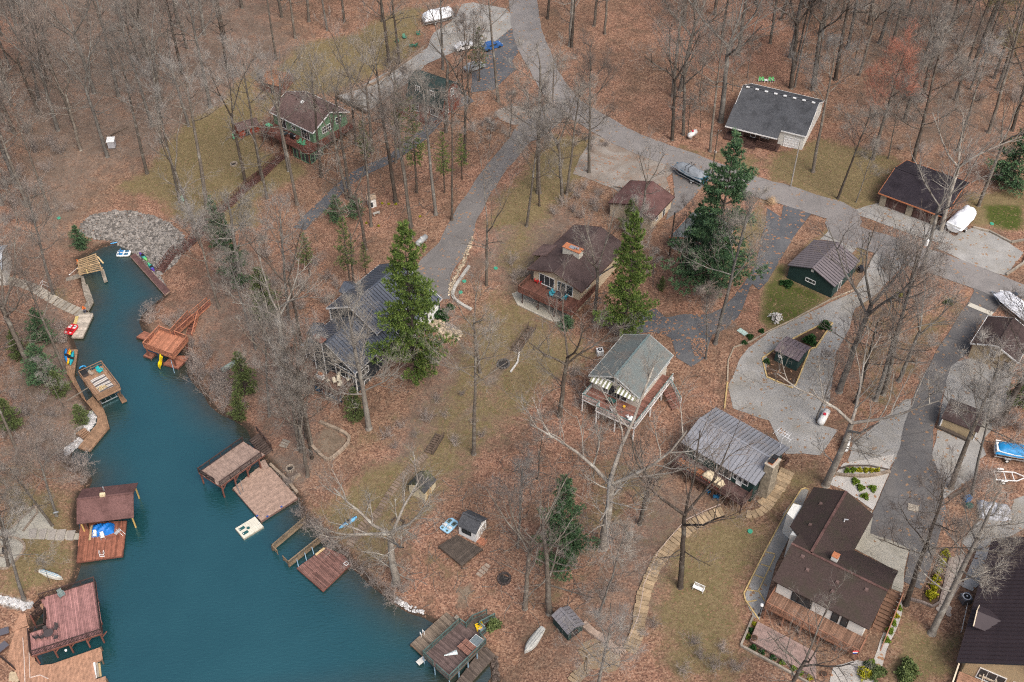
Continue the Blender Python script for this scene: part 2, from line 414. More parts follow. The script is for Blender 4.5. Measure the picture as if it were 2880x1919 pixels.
c = mixc(t, brk(maths(t, 'MULTIPLY', A('dull'), .8), 1.5, maths(t, 'ADD', maths(t, 'MULTIPLY', n_mid, .5), maths(t, 'MULTIPLY', n_m2, .5)), .28), c, dl_)
c = mixc(t, brk(maths(t, 'MULTIPLY', n_m2, .70), .9, n_mid, .22), c, (.135, .095, .068))
c = mixc(t, brk(maths(t, 'MULTIPLY', A('grass'), 1.12), 2.0, maths(t, 'ADD', maths(t, 'MULTIPLY', nn, .55), maths(t, 'MULTIPLY', n_m2, .45)), .26), c, grs)
c = mixc(t, brk(A('green'), 1.4, nn, .22), c, grn)
c = mixc(t, brk(A('bare'), 1.0, nn), c, soil)
c = mixc(t, brk(A('stony'), .9, nn), c, stn)
c = mixc(t, brk(A('wet'), .8, nn, .3), c, (.055, .04, .03))
# scattered loose leaves over everything
spk = maths(t, 'MULTIPLY', maths(t, 'GREATER_THAN', sepv.outputs[1], .84), maths(t, 'GREATER_THAN', n_m2, .48))
c = mixc(t, maths(t, 'MULTIPLY', spk, .55), c, leaf)
t.links.new(c, b.inputs['Base Color']); b.inputs['Roughness'].default_value = 1.0; b.inputs['Specular IOR Level'].default_value = .05
bp = nd(t, 'ShaderNodeBump'); bp.inputs['Strength'].default_value = .7; bp.inputs['Distance'].default_value = .06
t.links.new(maths(t, 'ADD', leafmix, n_m2), bp.inputs['Height']); t.links.new(bp.outputs[0], b.inputs['Normal'])
GROUND_MAT = m
nx, ny = len(GX), len(GY)
me = bpy.data.meshes.new('ground')
me.from_pydata(np.stack([XX.ravel(), YY.ravel(), H2.ravel()], 1).tolist(), [], [(j * nx + i, j * nx + i + 1, (j + 1) * nx + i + 1, (j + 1) * nx + i) for j in range(ny - 1) for i in range(nx - 1)])
me.materials.append(m); me.polygons.foreach_set('use_smooth', [True] * len(me.polygons))
for k, a in (('grass', grass), ('bare', bare), ('green', green), ('stony', stony), ('wet', edge), ('dull', dull)): attr(me, k, a)
tag(link('ground', me), 'wooded ground covered with brown leaf litter and tired grass', kind='structure')

def sheet(name, poly, mat, off, step=1.0, kind='structure', label=None, parent=None, attrs=None, zfun=None, jag=.16):
    "a thin sheet laid over the ground"
    pts = [Vector((p[0], p[1])) for p in poly]; b_ = []
    for i, p in enumerate(pts):
        q = pts[(i + 1) % len(pts)]; k = max(1, int((q - p).length / step))
        b_ += [p.lerp(q, a / k) for a in range(k)]
    b_ = [p + Vector((jag * fbm(p.x, p.y, 1.1, 5), jag * fbm(p.x, p.y, 1.1, 6))) for p in b_]
    xs = [p.x for p in b_]; ys = [p.y for p in b_]
    gx, gy = np.meshgrid(np.arange(min(xs), max(xs), step), np.arange(min(ys), max(ys), step))
    P_ = np.stack([gx.ravel(), gy.ravel()], 1); d, i = seg_dist(P_, b_)
    inner = [Vector(p) for p in P_[i & (d > step * .45)].tolist()]
    n = len(b_)
    vs, _, fs, *_ = delaunay_2d_cdt(b_ + inner, [(k, (k + 1) % n) for k in range(n)], [], 1, 1e-4)
    zf = zfun or (lambda x, y: hgt(x, y) + off)
    me_ = bpy.data.meshes.new(name); me_.from_pydata([(v.x, v.y, zf(v.x, v.y)) for v in vs], [], [f if True else f for f in fs])
    bm = bmesh.new(); bm.from_mesh(me_); bmesh.ops.recalc_face_normals(bm, faces=bm.faces)
    if bm.faces and sum(f.normal.z for f in bm.faces) < 0: bmesh.ops.reverse_faces(bm, faces=bm.faces)
    bm.to_mesh(me_); bm.free()
    me_.materials.append(mat)
    if attrs: attrs(me_)
    o = link(name, me_, parent); tag(o, label, kind=kind); return o
def ribbon(c, w):
    c = [Vector((p[0], p[1])) for p in c]; l, r = [], []
    for i, p in enumerate(c):
        d = (c[min(i + 1, len(c) - 1)] - c[max(i - 1, 0)]).normalized(); nrm = Vector((-d.y, d.x))
        ww = (w[i] if isinstance(w, (list, tuple)) else w) / 2
        l.append(p + nrm * ww); r.append(p - nrm * ww)
    return l + r[::-1]
def smooth_line(c, k=4):
    "Catmull-Rom through the points"
    c = [Vector((p[0], p[1])) for p in c]; o = []
    for i in range(len(c) - 1):
        p0, p1, p2, p3 = c[max(i - 1, 0)], c[i], c[i + 1], c[min(i + 2, len(c) - 1)]
        for a in range(k):
            s = a / k
            o.append(.5 * ((2 * p1) + (p2 - p0) * s + (2 * p0 - 5 * p1 + 4 * p2 - p3) * s * s + (3 * p1 - p0 - 3 * p2 + p3) * s ** 3))
    return o + [c[-1]]

def ground_mat(name, cols, scale, dirt=None, amt=.5, speck=None, tread=None):
    m, t, b = base_mat(name)
    g = nd(t, 'ShaderNodeNewGeometry'); p = g.outputs['Position']
    f = maths(t, 'ADD', maths(t, 'MULTIPLY', noise(t, p, scale, 5, .75), .6), maths(t, 'MULTIPLY', noise(t, p, .3, 4, .6), .4))
    c = ramp(t, f, [(.32, cols[0]), (.5, cols[1]), (.68, cols[2])])
    if dirt: c = mixc(t, ramp(t, noise(t, p, .16, 6, .72, .8), [(.48, (0, 0, 0)), (.7, (amt,) * 3)]), c, dirt)
    if speck:
        v = nd(t, 'ShaderNodeTexVoronoi'); v.inputs['Scale'].default_value = 3.0; t.links.new(p, v.inputs['Vector'])
        s = nd(t, 'ShaderNodeSeparateColor'); t.links.new(v.outputs['Color'], s.inputs[0])
        c = mixc(t, maths(t, 'MULTIPLY', maths(t, 'GREATER_THAN', s.outputs[0], 1 - speck[0]), maths(t, 'GREATER_THAN', noise(t, p, .5, 3), .47)), c, speck[1])
    if tread:   # cracks sealed with tar
        v = nd(t, 'ShaderNodeTexVoronoi', feature='DISTANCE_TO_EDGE'); v.inputs['Scale'].default_value = .16
        mp = nd(t, 'ShaderNodeVectorMath', operation='ADD'); nz = nd(t, 'ShaderNodeTexNoise'); nz.inputs['Scale'].default_value = .5
        t.links.new(p, nz.inputs['Vector']); t.links.new(p, mp.inputs[0]); t.links.new(nz.outputs['Color'], mp.inputs[1]); t.links.new(mp.outputs[0], v.inputs['Vector'])
        c = mixc(t, maths(t, 'MULTIPLY', maths(t, 'LESS_THAN', v.outputs['Distance'], .009), tread), c, tuple(q * .4 for q in cols[0]))
    t.links.new(c, b.inputs['Base Color']); b.inputs['Roughness'].default_value = .95; b.inputs['Specular IOR Level'].default_value = .12
    bp = nd(t, 'ShaderNodeBump'); bp.inputs['Strength'].default_value = .4; bp.inputs['Distance'].default_value = .04
    t.links.new(noise(t, p, scale * 3, 3), bp.inputs['Height']); t.links.new(bp.outputs[0], b.inputs['Normal'])
    return m
GRAVELD = ground_mat('leafy_gravel', [(.14, .12, .10), (.235, .208, .18), (.36, .33, .295)], 8, (.17, .115, .08), .85, (.12, (.25, .15, .10)))
ROAD = ground_mat('road_asphalt', [(.17, .157, .148), (.212, .196, .186), (.255, .236, .223)], 6, (.15, .142, .136), .75, (.04, (.26, .17, .11)), .22)
ASPH_OLD = ground_mat('drive_asphalt_grey', [(.13, .12, .113), (.165, .153, .145), (.21, .196, .184)], 5, (.11, .105, .10), .6, (.06, (.27, .17, .11)), .3)
ASPH_MID = ground_mat('drive_asphalt_charcoal', [(.085, .082, .082), (.115, .11, .108), (.155, .148, .143)], 5, (.17, .155, .14), .6, (.05, (.25, .16, .1)), .3)
ASPH_NEW = ground_mat('drive_asphalt_dark', [(.06, .064, .072), (.09, .093, .10), (.13, .13, .135)], 5, (.17, .165, .16), .55, (.12, (.27, .15, .09)), .2)
GRAVEL = ground_mat('pale_gravel', [(.175, .168, .155), (.275, .265, .248), (.40, .39, .37)], 9, (.23, .205, .16), .6, (.05, (.25, .16, .10)))
GRAVELW = ground_mat('white_gravel', [(.28, .26, .235), (.42, .40, .37), (.60, .575, .545)], 9, (.34, .28, .2), .4, (.05, (.3, .17, .10)))
CONC_G = ground_mat('concrete_slab', [(.28, .26, .215), (.36, .335, .28), (.42, .40, .34)], 4, (.2, .19, .14), .6, (.02, (.25, .16, .10)), .35)
MULCH = ground_mat('mulch_bed', [(.03, .02, .014), (.07, .045, .03), (.13, .085, .055)], 7, (.2, .11, .07), .5, (.1, (.3, .17, .1)))

# road: from the top edge round the bend and out at the right
rd = smooth_line(GL(3, "60,-120 80,40 105,220 170,380 270,580 400,730 560,830 760,945 960,1030 1180,1105 1400,1190 1560,1250 1764,1315") + GL(4, "120,1345 330,1415 520,1480") + GL(8, "520,25 760,110 1000,195 1240,275 1480,365 1764,480 2000,570"), 3)
sheet('road', ribbon(rd, [6.4] * 10 + [5.7] * (len(rd) - 10)), ROAD, .09, .9, label='grey asphalt lane winding between the lots')
def area(name, n, t, mat, off, label=None, step=1.0, rounded=False):
    q = GL(n, t)
    if rounded: q = smooth_line(q + [q[0]], 3)[:-1]
    return sheet(name, q, mat, off, step, label=label)
# drives and pads
dv = smooth_line(GL(3, "330,740 200,850 60,960 -40,1080") + GL(2, "1640,1180 1540,1330 1440,1500") + GL(6, "1400,30 1360,130 1270,230 1210,330 1190,420 1180,500"), 3)
sheet('driveway', ribbon(dv, [6.0] * 6 + [4.2] * 9 + [4.2 + .16 * i for i in range(len(dv) - 15)]), ASPH_OLD, .07, label='grey asphalt drive down to the navy house')
area('driveway', 2, "1350,150 1420,30 1500,20 1720,60 1780,130 1780,250 1600,330 1400,345 1180,440 1060,560 760,780 560,660 640,640 1080,400 1180,330 1220,230", GRAVEL, .06, 'pale concrete drive behind the green house', 1.3)
area('driveway', 2, "1600,330 1764,190 1830,330 1764,420 1790,480 1640,620 1480,640 1490,500 1560,480", ASPH_NEW, .075, 'dark asphalt pad at the top of the lane', 1.2)
p_ = smooth_line(GL(2, "1480,680 1300,760 1180,900 1060,1000 900,1110 740,1180 600,1280 480,1400 360,1510 300,1580"), 3)
sheet('path', ribbon(p_, 2.6), ASPH_NEW, .05, label='dark strip of asphalt path through the leaves')
pb = smooth_line(GL(5, "1764,330 1640,420 1500,500 1420,560"), 3)
area('driveway', 3, "560,940 740,960 1050,1090 1120,1180 1060,1230 1110,1380 940,1500 700,1300 420,1200 460,1100", GRAVELD, .055, 'gravel parking pad in front of the brown garage', 1.0)
area('driveway', 3, "1100,1170 1350,1230 1330,1270 1180,1440 1060,1520 1120,1340 1110,1240", ASPH_OLD, .07, 'broken asphalt strip under the covered boat')
area('driveway', 2, "1650,780 1764,720 1900,760 1880,860 1764,860 1690,830", GRAVELD, .05, 'small gravel patch by the lane')
# dark drive of the white house
area('driveway', 7, "1764,-130 1764,-130 1860,-60 1800,110 1764,240 1640,420 1560,620 1480,700 1380,740 1330,900 1240,960 1130,900 1100,760 960,720 800,740 760,640 900,590 990,560 1060,620 1200,600 1340,600 1450,560 1560,440 1680,260", ASPH_NEW, .06, 'dark asphalt drive and turning pad of the white house', 1.0)
area('driveway', 8, "60,20 110,-150 330,-130 250,-30 180,60 0,370 -60,430 -120,380", ASPH_NEW, .064, 'dark asphalt entrance from the lane', 1.0)
# gravel drives of the green garage lot
area('driveway', 8, "0,725 180,640 600,440 700,260 760,120 950,190 900,300 720,480 600,560 560,700 470,860 440,1080 420,1200 330,1350 480,1400 360,1568 120,1560 0,1330 -240,1250 -275,1100 -190,900 -130,830", GRAVEL, .058, 'long pale gravel drive beside the dark green garage', 1.0)
area('driveway', 8, "430,10 530,-20 650,75 580,180 470,100 360,85", GRAVEL, .058, 'gravel apron behind the dark green garage')
area('driveway', 4, "560,1460 760,1400 960,1460 1130,1530 1300,1640 1180,1680 1000,1620", GRAVEL, .058, 'gravel apron before the brown garage doors')
area('driveway', 26, "420,420 700,290 860,340 1060,440 1205,545 1030,770 900,740 640,640 480,560 330,500", GRAVEL, .062, 'wide gravel pad beside the white covered boat')
# asphalt drive at the right
dr = smooth_line(GL(8, "1500,440 1460,520 1350,640 1240,820 1130,1000 1060,1180 1010,1400 1000,1568") + GL(12, "985,250 975,420 1010,600 1080,640 1070,800"), 3)
area('driveway', 8, "1400,380 1640,490 1560,590 1440,680 1380,860 1260,960 1190,1200 1180,1260 1140,1400 1130,1568 1180,1720 1230,1960 1160,2200 1100,2380 1060,2500 930,2440 980,2240 700,2110 715,1980 880,1600 960,1290 1030,1100 1180,820 1370,530 1420,440", ASPH_MID, .066, 'long grey asphalt drive running down the lot', 1.0)
area('driveway', 8, "1270,930 1400,900 1690,1000 1640,1180 1620,1300 1520,1420 1470,1480 1500,1568 1460,1600 1420,1720 1200,1880 1140,1700 1130,1560 1160,1440 1190,1260 1230,1060", GRAVEL, .056, 'pale gravel yard round the tan shed', 1.0)
area('driveway', 8, "940,1190 990,1180 960,1300 880,1600 790,1720 590,1720 540,1640 590,1490 760,1350", GRAVEL, .056, 'gravel parking pad beside the asphalt drive')
area('gravel_bed', 12, "440,150 520,60 870,0 830,140 720,385 540,250 440,210 420,200", GRAVELW, .06, 'white gravel bed planted with four small shrubs')
area('driveway', 25, "720,1480 820,1400 1080,1440 1150,1200 1254,1150 1300,1300 1300,1500 1100,1600 830,1720 640,1760 560,1660", GRAVEL, .052, 'sandy gravel yard by the brown metal roof')
area('pavement', 17, "1095,215 1110,290 1085,395 1210,440 1403,520 1350,700 1340,860 1250,830 1300,690 960,520 1060,260", CONC_G, .08, 'concrete apron beside the brown roofed house')
area('gravel_bed', 17, "540,50 575,40 605,60 560,160 440,440 380,560 320,700 260,940 210,1075 160,1050 100,920 95,870 250,560 410,240", GRAVEL, .06, 'gravel strip framed with timber beside the house')
area('gravel_bed', 17, "1330,860 1345,1000 1330,1060 1250,1250 1220,1310 1180,1440 1100,1600 760,1600 800,1440 970,1400 1110,1420 1160,1250 1240,1050", GRAVELW, .056, 'white gravel bed below the wooden stair')
area('planting_bed', 8, "-10,880 40,850 300,830 190,1090 160,1110 -10,1030", MULCH, .07, 'mulched bed in front of the dark green shed')
area('planting_bed', 8, "180,770 400,660 440,665 330,830 290,830", MULCH, .07, 'triangular planting bed behind the dark green shed')
area('patio', 14, "60,1180 200,1130 420,1230 660,1380 640,1460 440,1440 120,1290", CONC_G, .06, 'concrete patio under the brown deck')
area('patio', 27, "700,690 900,860 1070,930 1090,1010 1080,1150 1010,1230 900,1270 700,1190 620,1180 560,1270 440,1406 270,1400 380,1200 480,1050 380,880 480,740 600,700", ground_mat('sandstone_paving', [(.17, .12, .075), (.26, .19, .12), (.34, .26, .17)], 2.2, (.15, .11, .07), .6, (.08, (.3, .17, .1)), .8), .06, 'worn sandstone patio below the small metal roofed shed')
area('path', 9, "0,520 60,515 250,360 380,520 550,545 545,585 370,585 160,580 170,650 60,780 -40,780 -60,560", CONC_G, .05, 'flagstone path and fire circle above the boathouse')
area('path', 21, "455,480 330,520 300,700 240,900 235,960 290,980 330,900 420,760 430,660 470,540", ground_mat('hexagon_paver_bed', [(.2, .16, .13), (.28, .235, .2), (.36, .31, .27)], 5, (.2, .12, .08), .5), .05, 'paved path between the planted strip and the brown metal roof')
area('path', 21, "560,440 700,420 640,560 620,720 520,800 440,760 500,620", GRAVELW, .056, 'pale stone walk beside the brown metal roof')
area('planting_bed', 21, "280,460 330,480 290,660 250,880 200,930 100,890 110,820 170,660 230,500", MULCH, .06, 'narrow mulched strip planted with yellow shrubs')

# lake
m, t, b = base_mat('lake_water')
g = nd(t, 'ShaderNodeNewGeometry'); p = g.outputs['Position']
sh = nd(t, 'ShaderNodeAttribute', attribute_name='shallow').outputs['Fac']
mp = nd(t, 'ShaderNodeMapping'); mp.inputs['Rotation'].default_value = (0, 0, R(-35)); mp.inputs['Scale'].default_value = (.6, 1.9, 1)
t.links.new(p, mp.inputs[0])
deep = ramp(t, noise(t, p, .05, 4, .6), [(.3, (.009, .045, .052)), (.7, (.014, .061, .069))])
cw = mixc(t, brk_ if False else ramp(t, sh, [(.12, (0, 0, 0)), (.75, (1, 1, 1))]), deep, mixc(t, noise(t, p, .7, 4), (.018, .028, .022), (.055, .05, .034)))
t.links.new(cw, b.inputs['Base Color']); b.inputs['Roughness'].default_value = .06; b.inputs['IOR'].default_value = 1.75; b.inputs['Specular IOR Level'].default_value = .9; b.inputs['Specular Tint'].default_value = (.48, .86, 1.0, 1)
bp = nd(t, 'ShaderNodeBump'); bp.inputs['Strength'].default_value = .55; bp.inputs['Distance'].default_value = .15
wv = maths(t, 'ADD', maths(t, 'MULTIPLY', noise(t, mp.outputs[0], 1.9, 3, .5, .5), .75), maths(t, 'MULTIPLY', noise(t, mp.outputs[0], 3.2, 3, .5), .25))
t.links.new(wv, bp.inputs['Height']); t.links.new(bp.outputs[0], b.inputs['Normal'])
WATER = m
lk = [Vector(p) for p in LAKE_XY]
def lake_attr(me_):
    P_ = np.array([(v.co.x, v.co.y) for v in me_.vertices]); d, i = seg_dist(P_, LAKE_XY)
    attr(me_, 'shallow', np.where(i, np.exp(-d / 3.2), 1.0))
xs = [p.x for p in lk]; ys = [p.y for p in lk]
sheet('lake', [(min(xs) - 6, min(ys) - 2), (max(xs) + 6, min(ys) - 2), (max(xs) + 6, max(ys) + 6), (min(xs) - 6, max(ys) + 6)], WATER, 0, 2.0, label='teal lake water with fine wind ripples', attrs=lake_attr, jag=0, zfun=lambda x, y: 0.0)
# ================================================================ builders
def side_xf(fr, o, side):
    W, D = fr.W, fr.D
    ox, oy = (o, o) if not isinstance(o, tuple) else o
    return {'f': ((ox, oy), (1, 0), (0, -1), W - 2 * ox), 'r': ((W - ox, oy), (0, 1), (1, 0), D - 2 * oy),
            'b': ((W - ox, D - oy), (-1, 0), (0, 1), W - 2 * ox), 'l': ((ox, D - oy), (0, -1), (-1, 0), D - 2 * oy)}[side]
def window(root, xf, u, z0, w, h, nx=1, ny=1, fm=None, kind='window', pm=None, fw=.09, arch=False):
    (ox, oy), (dx, dy), (nx_, ny_), L = xf
    if u < 0: u += L
    def P(a, z, n): return (ox + dx * a + nx_ * n, oy + dy * a + ny_ * n, z)
    f = MB(); fm = fm or white()
    for a in (u + fw / 2, u + w - fw / 2): f.beam(P(a, z0, .03), P(a, z0 + h, .03), fw, .1)
    for z in (z0 + fw / 2, z0 + h - fw / 2): f.beam(P(u + fw, z, .031), P(u + w - fw, z, .031), .1, fw)
    for i in range(1, nx): f.beam(P(u + w * i / nx, z0 + fw, .02), P(u + w * i / nx, z0 + h - fw, .02), .05, .06)
    for i in range(1, ny): f.beam(P(u + fw, z0 + h * i / ny, .021), P(u + w - fw, z0 + h * i / ny, .021), .06, .05)
    o = f.build(kind, fm, root)
    g_ = MB(); g_.beam(P(u + fw * .6, z0 + h / 2, .004), P(u + w - fw * .6, z0 + h / 2, .004), .02, h - fw * 1.2)
    g_.build('pane', pm or glass(), o)
    if kind == 'door':
        k = MB(); k.ball(P(u + w - .18, z0 + 1.0, .09), .05, 6); k.build('handle', galv(), o)
    return o
def roof_slope(root, e0, e1, r0, r1, mat, metal=None, t=.14, name='roof', trim=None, panel_w=.6, parent=None):
    "one roof plane from eave e0-e1 to ridge r0-r1"
    e0, e1, r0, r1 = map(Vector, (e0, e1, r0, r1))
    o = MB().slab([e0, e1, r1, r0], t).build(name, M('seam_shadow_underlay', (.035, .034, .038), .7) if metal else mat, parent or root)  # near-black underlay paints the seam shadow into the gaps between panels
    if metal:
        L = (e1 - e0).length; n = max(2, round(L / panel_w))
        nrm = (e1 - e0).cross(r0 - e0).normalized()
        if nrm.z < 0: nrm = -nrm
        rect = ((r1 - r0) - (e1 - e0)).length < .02
        me = None
        for i in range(n):
            a, b_ = e0.lerp(e1, i / n), e0.lerp(e1, (i + 1) / n); c_, d = r0.lerp(r1, i / n), r0.lerp(r1, (i + 1) / n)
            if rect and me is not None:
                p = link('roof_panel', me, o, (e1 - e0) * (i / n))
            else:
                k = MB(); u = (b_ - a).normalized() * .03; dn = (a - c_).normalized() * .05
                k.slab([a + dn + nrm * .035, b_ + dn - u * 2.6 + nrm * .035, d - u * 2.6 + nrm * .035, c_ + nrm * .035], .03)
                k.beam(a + dn + u * .6 + nrm * .06, c_ + u * .6 + nrm * .07, .06, .09)
                me = k.mesh('roof_panel', metal); p = link('roof_panel', me, o)
    if trim:
        k = MB(); k.beam(e0 - Vector((0, 0, t * .5)), e1 - Vector((0, 0, t * .5)), .07, t + .08)
        k.build('fascia', trim, root)
    return o
def gable_roof(root, fr, z, rise, ridge, mat, metal=None, trim=None, x0=0, x1=None, y0=0, y1=None, cap=None):
    x1 = fr.W if x1 is None else x1; y1 = fr.D if y1 is None else y1
    if ridge == 'x':
        ym = (y0 + y1) / 2
        roof_slope(root, (x0, y0, z), (x1, y0, z), (x0, ym, z + rise), (x1, ym, z + rise), mat, metal, trim=trim)
        roof_slope(root, (x1, y1, z), (x0, y1, z), (x1, ym, z + rise), (x0, ym, z + rise), mat, metal, trim=trim)
        a, b_ = (x0, ym, z + rise + .03), (x1, ym, z + rise + .03)
        rk = [((x, y0, z), (x, ym, z + rise)) for x in (x0, x1)] + [((x, y1, z), (x, ym, z + rise)) for x in (x0, x1)]
    else:
        xm = (x0 + x1) / 2
        roof_slope(root, (x0, y1, z), (x0, y0, z), (xm, y1, z + rise), (xm, y0, z + rise), mat, metal, trim=trim)
        roof_slope(root, (x1, y0, z), (x1, y1, z), (xm, y0, z + rise), (xm, y1, z + rise), mat, metal, trim=trim)
        a, b_ = (xm, y0, z + rise + .03), (xm, y1, z + rise + .03)
        rk = [((x0, y, z), (xm, y, z + rise)) for y in (y0, y1)] + [((x1, y, z), (xm, y, z + rise)) for y in (y0, y1)]
    k = MB(); k.beam(a, b_, .3, .1); k.build('ridge_cap', cap or metal or mat, root)
    if trim:
        for p, q in rk:
            k = MB(); k.beam(Vector(p) - Vector((0, 0, .09)), Vector(q) - Vector((0, 0, .09)), .06, .24); k.build('rake_board', trim, root)
def gable_walls(root, fr, ov, z0, z, rise, ridge, mat, x0=0, x1=None, y0=0, y1=None, name='wall'):
    ox, oy = ov if isinstance(ov, tuple) else (ov, ov)
    X0 = x0 + ox; X1 = (fr.W if x1 is None else x1) - ox; Y0 = y0 + oy; Y1 = (fr.D if y1 is None else y1) - oy
    k = MB()
    if ridge == 'x':
        ym = (Y0 + Y1) / 2; half = ((fr.D if y1 is None else y1) - y0) / 2; s = rise / half
        ze = z + s * oy - .15; zp = z + rise - .15
        ring = lambda x: [(x, Y0, z0), (x, Y0, ze), (x, ym, zp), (x, Y1, ze), (x, Y1, z0)]
        k.loft([ring(X0), ring(X1)])
    elif ridge == 'y':
        xm = (X0 + X1) / 2; half = ((fr.W if x1 is None else x1) - x0) / 2; s = rise / half
        ze = z + s * ox - .15; zp = z + rise - .15
        ring = lambda y: [(X0, y, z0), (X0, y, ze), (xm, y, zp), (X1, y, ze), (X1, y, z0)]
        k.loft([ring(Y1), ring(Y0)])
    else:
        k.box((X0 + X1) / 2, (Y0 + Y1) / 2, (z0 + z - .15) / 2, X1 - X0, Y1 - Y0, z - .15 - z0)
    bm = bmesh.new(); me = k.mesh(name, mat); bm.from_mesh(me); bmesh.ops.recalc_face_normals(bm, faces=bm.faces); bm.to_mesh(me); bm.free()
    return link(name, me, root)
def low(fr, x0=0, x1=None, y0=0, y1=None):
    x1 = fr.W if x1 is None else x1; y1 = fr.D if y1 is None else y1
    return min(fr.ground(x, y) for x in (x0, x1) for y in (y0, y1)) - .5
def house(name, label, cat, fr, rise, ridge, roof, wall, ov=.45, metal=None, trim=None, wins=(), fm=None, group=None, cap=None):
    root = thing(name, label, cat, fr.loc(), fr.rz, group)
    gable_walls(root, fr, ov, low(fr), fr.up, rise, ridge, wall)
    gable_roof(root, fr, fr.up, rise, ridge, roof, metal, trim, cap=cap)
    for w_ in wins:
        side, u, z0, ww, hh, *r = w_; opt = r[0] if r else {}
        window(root, side_xf(fr, ov, side), u, z0, ww, hh, **{**dict(fm=fm), **opt})
    return root
def corner_trim(root, fr, ov, z0, z1, mat, which='fl fr bl br'):
    for c in which.split():
        y = ov if c[0] == 'f' else fr.D - ov; x = ov if c[1] == 'l' else fr.W - ov
        MB().box(x, y, (z0 + z1) / 2, .17, .17, z1 - z0).build('corner_board', mat, root)
def clip_strip(poly, d, nrm, c):
    "intervals along d where the line n.p = c lies inside poly"
    hit = []
    n = len(poly)
    for i in range(n):
        a, b_ = Vector(poly[i][:2]), Vector(poly[(i + 1) % n][:2]); fa, fb = a.dot(nrm) - c, b_.dot(nrm) - c
        if (fa > 0) != (fb > 0): hit.append((a + (b_ - a) * (fa / (fa - fb))).dot(d))
    hit.sort()
    return list(zip(hit[0::2], hit[1::2]))
def deck(root, poly, z, ang, mat, rim=None, bw=.15, gap=.018, t=.045, name='planking', rimh=.26, holes=None):
    "a platform of separate boards on a rim"
    d = Vector((math.cos(ang), math.sin(ang))); nrm = Vector((-d.y, d.x))
    cs = [Vector(p[:2]).dot(nrm) for p in poly]; k = MB(); c = min(cs) + bw / 2
    while c < max(cs):
        for a, b_ in clip_strip(poly, d, nrm, c):
            L = b_ - a
            cuts = [a] + ([a + L * random.uniform(.3, .7)] if L > 4.5 else []) + [b_]
            for s, e in zip(cuts, cuts[1:]):
                if e - s < .05: continue
                p, q = d * s + nrm * c, d * (e - .01) + nrm * c
                zz = z - t / 2 + random.uniform(-.003, .003)
                k.beam((p.x, p.y, zz), (q.x, q.y, zz), bw - gap, t)
        c += bw
    k.build(name, mat, root, kind='stuff')
    if rim:
        n = len(poly); ctr = sum((Vector(p[:2]) for p in poly), Vector((0, 0))) / n
        for i in range(n):
            a, b_ = poly[i], poly[(i + 1) % n]
            MB().beam((a[0], a[1], z - t - rimh / 2 + .01), (b_[0], b_[1], z - t - rimh / 2 + .01), .07, rimh).build('rim_joist', rim, root)
def posts(root, pts, z0, z1, w, mat, name='post', ground=None):
    for p in pts:
        zb = ground(p[0], p[1]) if ground else z0
        MB().box(p[0], p[1], (zb + z1) / 2, w, w, z1 - zb).build(name, mat, root)
def railing(root, pts, mat, h=1.0, style='bal', pm=None, span=1.9, closed=False, cap=.12, bt=.035, bs=.14, pw=.1, bm_=None, skip_posts=False):
    pts = [Vector(p) for p in pts]
    if closed: pts = pts + [pts[0]]
    for i in range(len(pts) - 1):
        a, b_ = pts[i], pts[i + 1]; L = (b_ - a).length; n = max(1, round(L / span))
        for j in range(n):
            p, q = a.lerp(b_, j / n), a.lerp(b_, (j + 1) / n); up = Vector((0, 0, 1))
            if not skip_posts: MB().box(p.x, p.y, p.z + h / 2 + .02, pw, pw, h + .1).build('railing_post', pm or mat, root)
            k = MB(); k.beam(p + up * (h - .02), q + up * (h - .02), cap, .06)
            d = (q - p); l = d.length
            if style == 'bal':
                k.beam(p + up * .12, q + up * .12, .05, .07); k.beam(p + up * (h - .1), q + up * (h - .1), .05, .07)
                m_ = max(2, int(l / bs))
                for s in range(1, m_):
                    r = p + d * (s / m_); k.beam(r + up * .1, r + up * (h - .08), bt, bt, 1)
            elif style == 'rails':
                for z_ in (.25, .5, .75): k.beam(p + up * z_ * h, q + up * z_ * h, .04, .1)
            elif style == 'board':
                k.beam(p + up * .1, q + up * .1, .05, .1); k.beam(p + up * h * .5, q + up * h * .5, .035, h * .72)
            elif style == 'lattice':
                k.beam(p + up * .1, q + up * .1, .05, .07)
                m_ = max(2, int(l / .2))
                for s in range(m_):
                    r0, r1 = p + d * (s / m_), p + d * ((s + 1) / m_)
                    k.beam(r0 + up * .1, r1 + up * (h - .05), .02, .035, 1); k.beam(r0 + up * (h - .05), r1 + up * .1, .022, .035, 1)
                k.beam(p + up * h * .4, q + up * h * .4, .025, .03)
            elif style == 'open': k.beam(p + up * .5 * h, q + up * .5 * h, .04, .07)
            k.build('railing', [mat, bm_ or mat], root)
        if i == len(pts) - 2 and not closed and not skip_posts:
            MB().box(b_.x, b_.y, b_.z + h / 2 + .02, pw, pw, h + .1).build('railing_post', pm or mat, root)
def stairs(root, top, bot, w, n, mat, sm=None, t=.05, name='step', stringers=True, depth=None, rise=None):
    "flight from top to bot (3-D local points of the front centre of the first and last tread)"
    a, b_ = Vector(top), Vector(bot); d = (b_ - a).to_2d().normalized(); s = Vector((-d.y, d.x)); L = (b_ - a).to_2d().length
    dep = depth or (L / n) * 1.02
    for i in range(n):
        p = a.lerp(b_, (i + .5) / n)
        MB().box(p.x, p.y, p.z, dep, w, rise or t, math.atan2(d.y, d.x)).build(name, mat, root)
    if stringers:
        for sg in (-1, 1):
            off = Vector((s.x * sg * (w / 2 + .03), s.y * sg * (w / 2 + .03), -.12))
            MB().beam(a + off, b_ + off, .05, .26).build('stringer', sm or mat, root)

